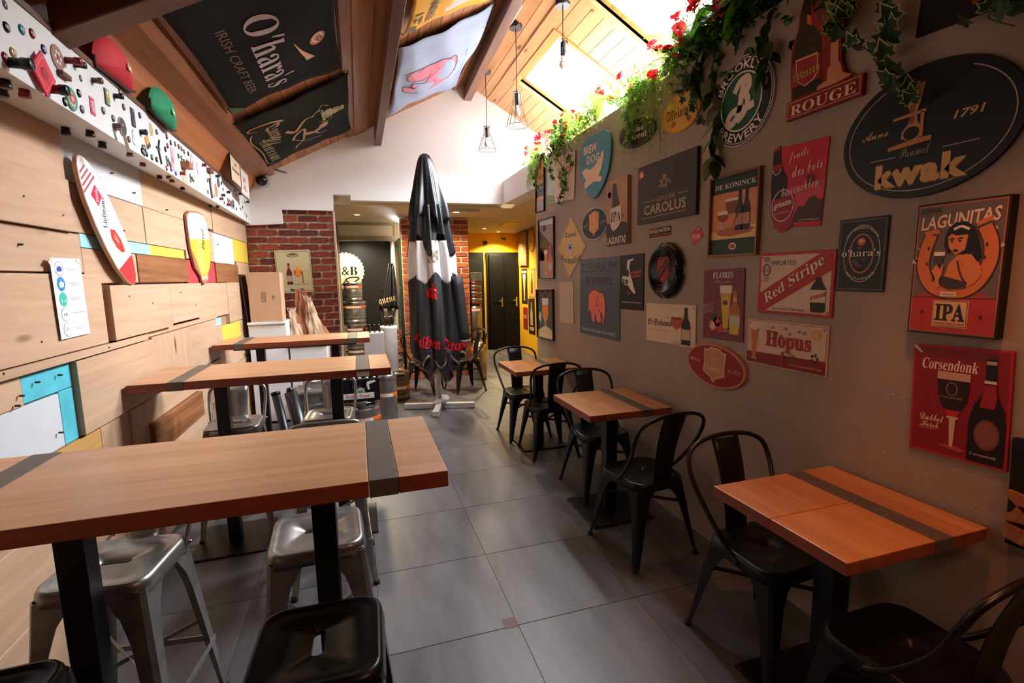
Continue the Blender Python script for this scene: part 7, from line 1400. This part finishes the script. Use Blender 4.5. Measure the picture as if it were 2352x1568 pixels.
def monstera(label, px, py, n, sz):
    b = Vector((1.96, hx(px, py, 1.93).y, 2.79)); t = thing('monstera', label, 'plant', b)
    for i in range(n):
        az = PI/2+(i-(n-1)/2)*1.0+rp.uniform(-.2, .2); h = rp.uniform(.06, .22); d = Vector((-math.sin(az), math.cos(az), 0))*.10
        q = MB(); q.tube([b, b+Vector((d.x*.5, d.y*.5, h*.8)), b+Vector((d.x, d.y, h))], .003, 5); q.build('stem', stemm, t); addpart(MON, 'leaf', t, Vector((d.x, d.y, h)), (rp.uniform(-.7, -.2), rp.uniform(-.3, .3), az), sz*rp.uniform(.8, 1.1))
monstera('bright green monstera with split leaves in front of the skylight', 1660, 100, 6, .19); monstera('dark monstera leaves above the red ROUGE sign', 1770, 30, 5, .18)
def flowers(label, px, py, n, hmax, sz, spread=.22):
    b = Vector((1.97, hx(px, py, 1.93).y, 2.78)); t = thing('red_flowers', label, 'flowers', b)
    for i in range(n):
        e = Vector((rp.uniform(-.19, .06), rp.uniform(-spread, spread), rp.uniform(.03, hmax))); q = MB(); q.tube([b, b+Vector((e.x*.3, e.y*.4, e.z*.7)), b+e], .002, 5); q.build('stem', stemm, t)
        addpart(FL, 'blossom', t, e, (rp.uniform(-1.4, 0), rp.uniform(-.6, .6), rp.uniform(0, 6)), sz*1.25*rp.uniform(.7, 1.2))
        addpart(OV[1], 'leaf', t, e*.6, (rp.uniform(-.5, .5), 0, rp.uniform(0, 6)), .05)
flowers('cluster of red flowers at the far end of the ledge', 1250, 360, 18, .20, .05, .28); flowers('red flowers above the pink glass sign', 1300, 320, 14, .24, .05); flowers('red flowers above the brown oval sign', 1415, 255, 13, .22, .055)
flowers('red flowers in front of the bright skylight', 1560, 165, 8, .40, .055); flowers('large red flowers above the round green sign', 1650, 105, 7, .34, .07); flowers('dark red flowers near the top of the picture', 1750, 45, 7, .26, .075); flowers('red flowers in the middle of the ledge', 1490, 210, 7, .26, .05)

def bush(label, px, py, n, ms, sp=(.10, .26, .13), sz=.045, hang_=.0, ovate=.3):
    b = Vector((1.93, hx(px, py, 1.93).y, 2.79)); t = thing('leafy_bush', label, 'plant', b); g = random.Random(px*7+py); q = MB(); idx = []
    for i in range(n):
        u = Vector((g.gauss(0, 1), g.gauss(0, 1), g.gauss(0, 1))).normalized()*g.random()**.5
        p = b+Vector((u.x*sp[0]-.02, u.y*sp[1], .5*sp[2]+u.z*sp[2]))
        if p.x < 1.885 and g.random() < hang_: p.z -= g.random()*.25
        elif p.z < 2.78 and p.x > 1.86: p.z = 2.78+g.random()*.05
        d = Vector((g.uniform(-1, .5), g.uniform(-1, 1), g.uniform(-.7, .9))).normalized()*sz*g.uniform(.6, 1.3); w2 = d.cross(Vector((g.uniform(-1, 1), g.uniform(-1, 1), 1))).normalized()*d.length*ovate; nn = d.cross(w2).normalized()*d.length*.12
        q.add([p, p+d*.35+w2, p+d*.75+w2*.7, p+d+nn, p+d*.75-w2*.7, p+d*.35-w2, p+d*.5-nn], [(0, 1, 6), (1, 2, 6), (2, 3, 6), (3, 4, 6), (4, 5, 6), (5, 0, 6)]); idx += [g.randrange(len(ms))]*6
    me = q.mesh('foliage', ms); me.polygons.foreach_set('material_index', idx); put('foliage', me, t, kind='stuff')
bush('pale leafy bush at the very far end of the ledge', 1235, 380, 260, [gl, gm_, gy], (.10, .34, .14), .05, .5, .18); bush('leafy bush behind the far red flowers', 1290, 335, 260, [gm_, gl, gd], (.10, .30, .14), .05, .4)
bush('light green bush over the blue sign', 1350, 300, 240, [gl, gy, gm_], (.09, .26, .12), .05, .3, .2); bush('thin leaved bush in the middle of the ledge', 1480, 215, 260, [gl, gm_], (.10, .24, .12), .05, .5, .14)
bush('mid green bush left of the monstera', 1570, 165, 240, [gm_, gl, gs], (.10, .18, .12), .05, .3); bush('grey-green leafy bush above the yellow oval', 1615, 135, 220, [gs, gm_, gd], (.09, .14, .10), .06, .7)
bush('dense green bush above the round green sign', 1690, 85, 320, [gd, gm_, gd], (.11, .16, .13), .06, .3); bush('dark green bush above the vine', 1760, 40, 320, [gd, gd, gm_], (.11, .15, .12), .055, .4); bush('dark bush above the red ROUGE sign', 1840, -10, 260, [gd, gm_], (.10, .14, .12), .055, .3)
bush('dark bush at the top edge above the ivy', 1960, -80, 240, [gd, gd, gs], (.10, .16, .11), .06, .5)
flowers('bright red flowers over the grey-green leaves', 1600, 130, 8, .30, .075); flowers('pair of red flowers near the skylight edge', 1720, 60, 8, .30, .085, .16); flowers('small red flowers above the far bush', 1270, 350, 9, .22, .055, .3)

spray('yellow-green feathery spray hanging left of the yellow oval sign', 1545, 190, 60, .38, gy, .40, .0030)
fern('large pale fern frond cluster arching below the wall top', 1430, 255, 10, 1, .42, 2.76); leafy('pale leafy strand above the brown oval sign', hang([(1440,250),(1450,290),(1440,320)]), 20, .06, (1, 2))
ivy('ivy strand at the far left end of the ledge', hang([(1236,385),(1232,410),(1240,440)]), 22, .055, (1, 0))
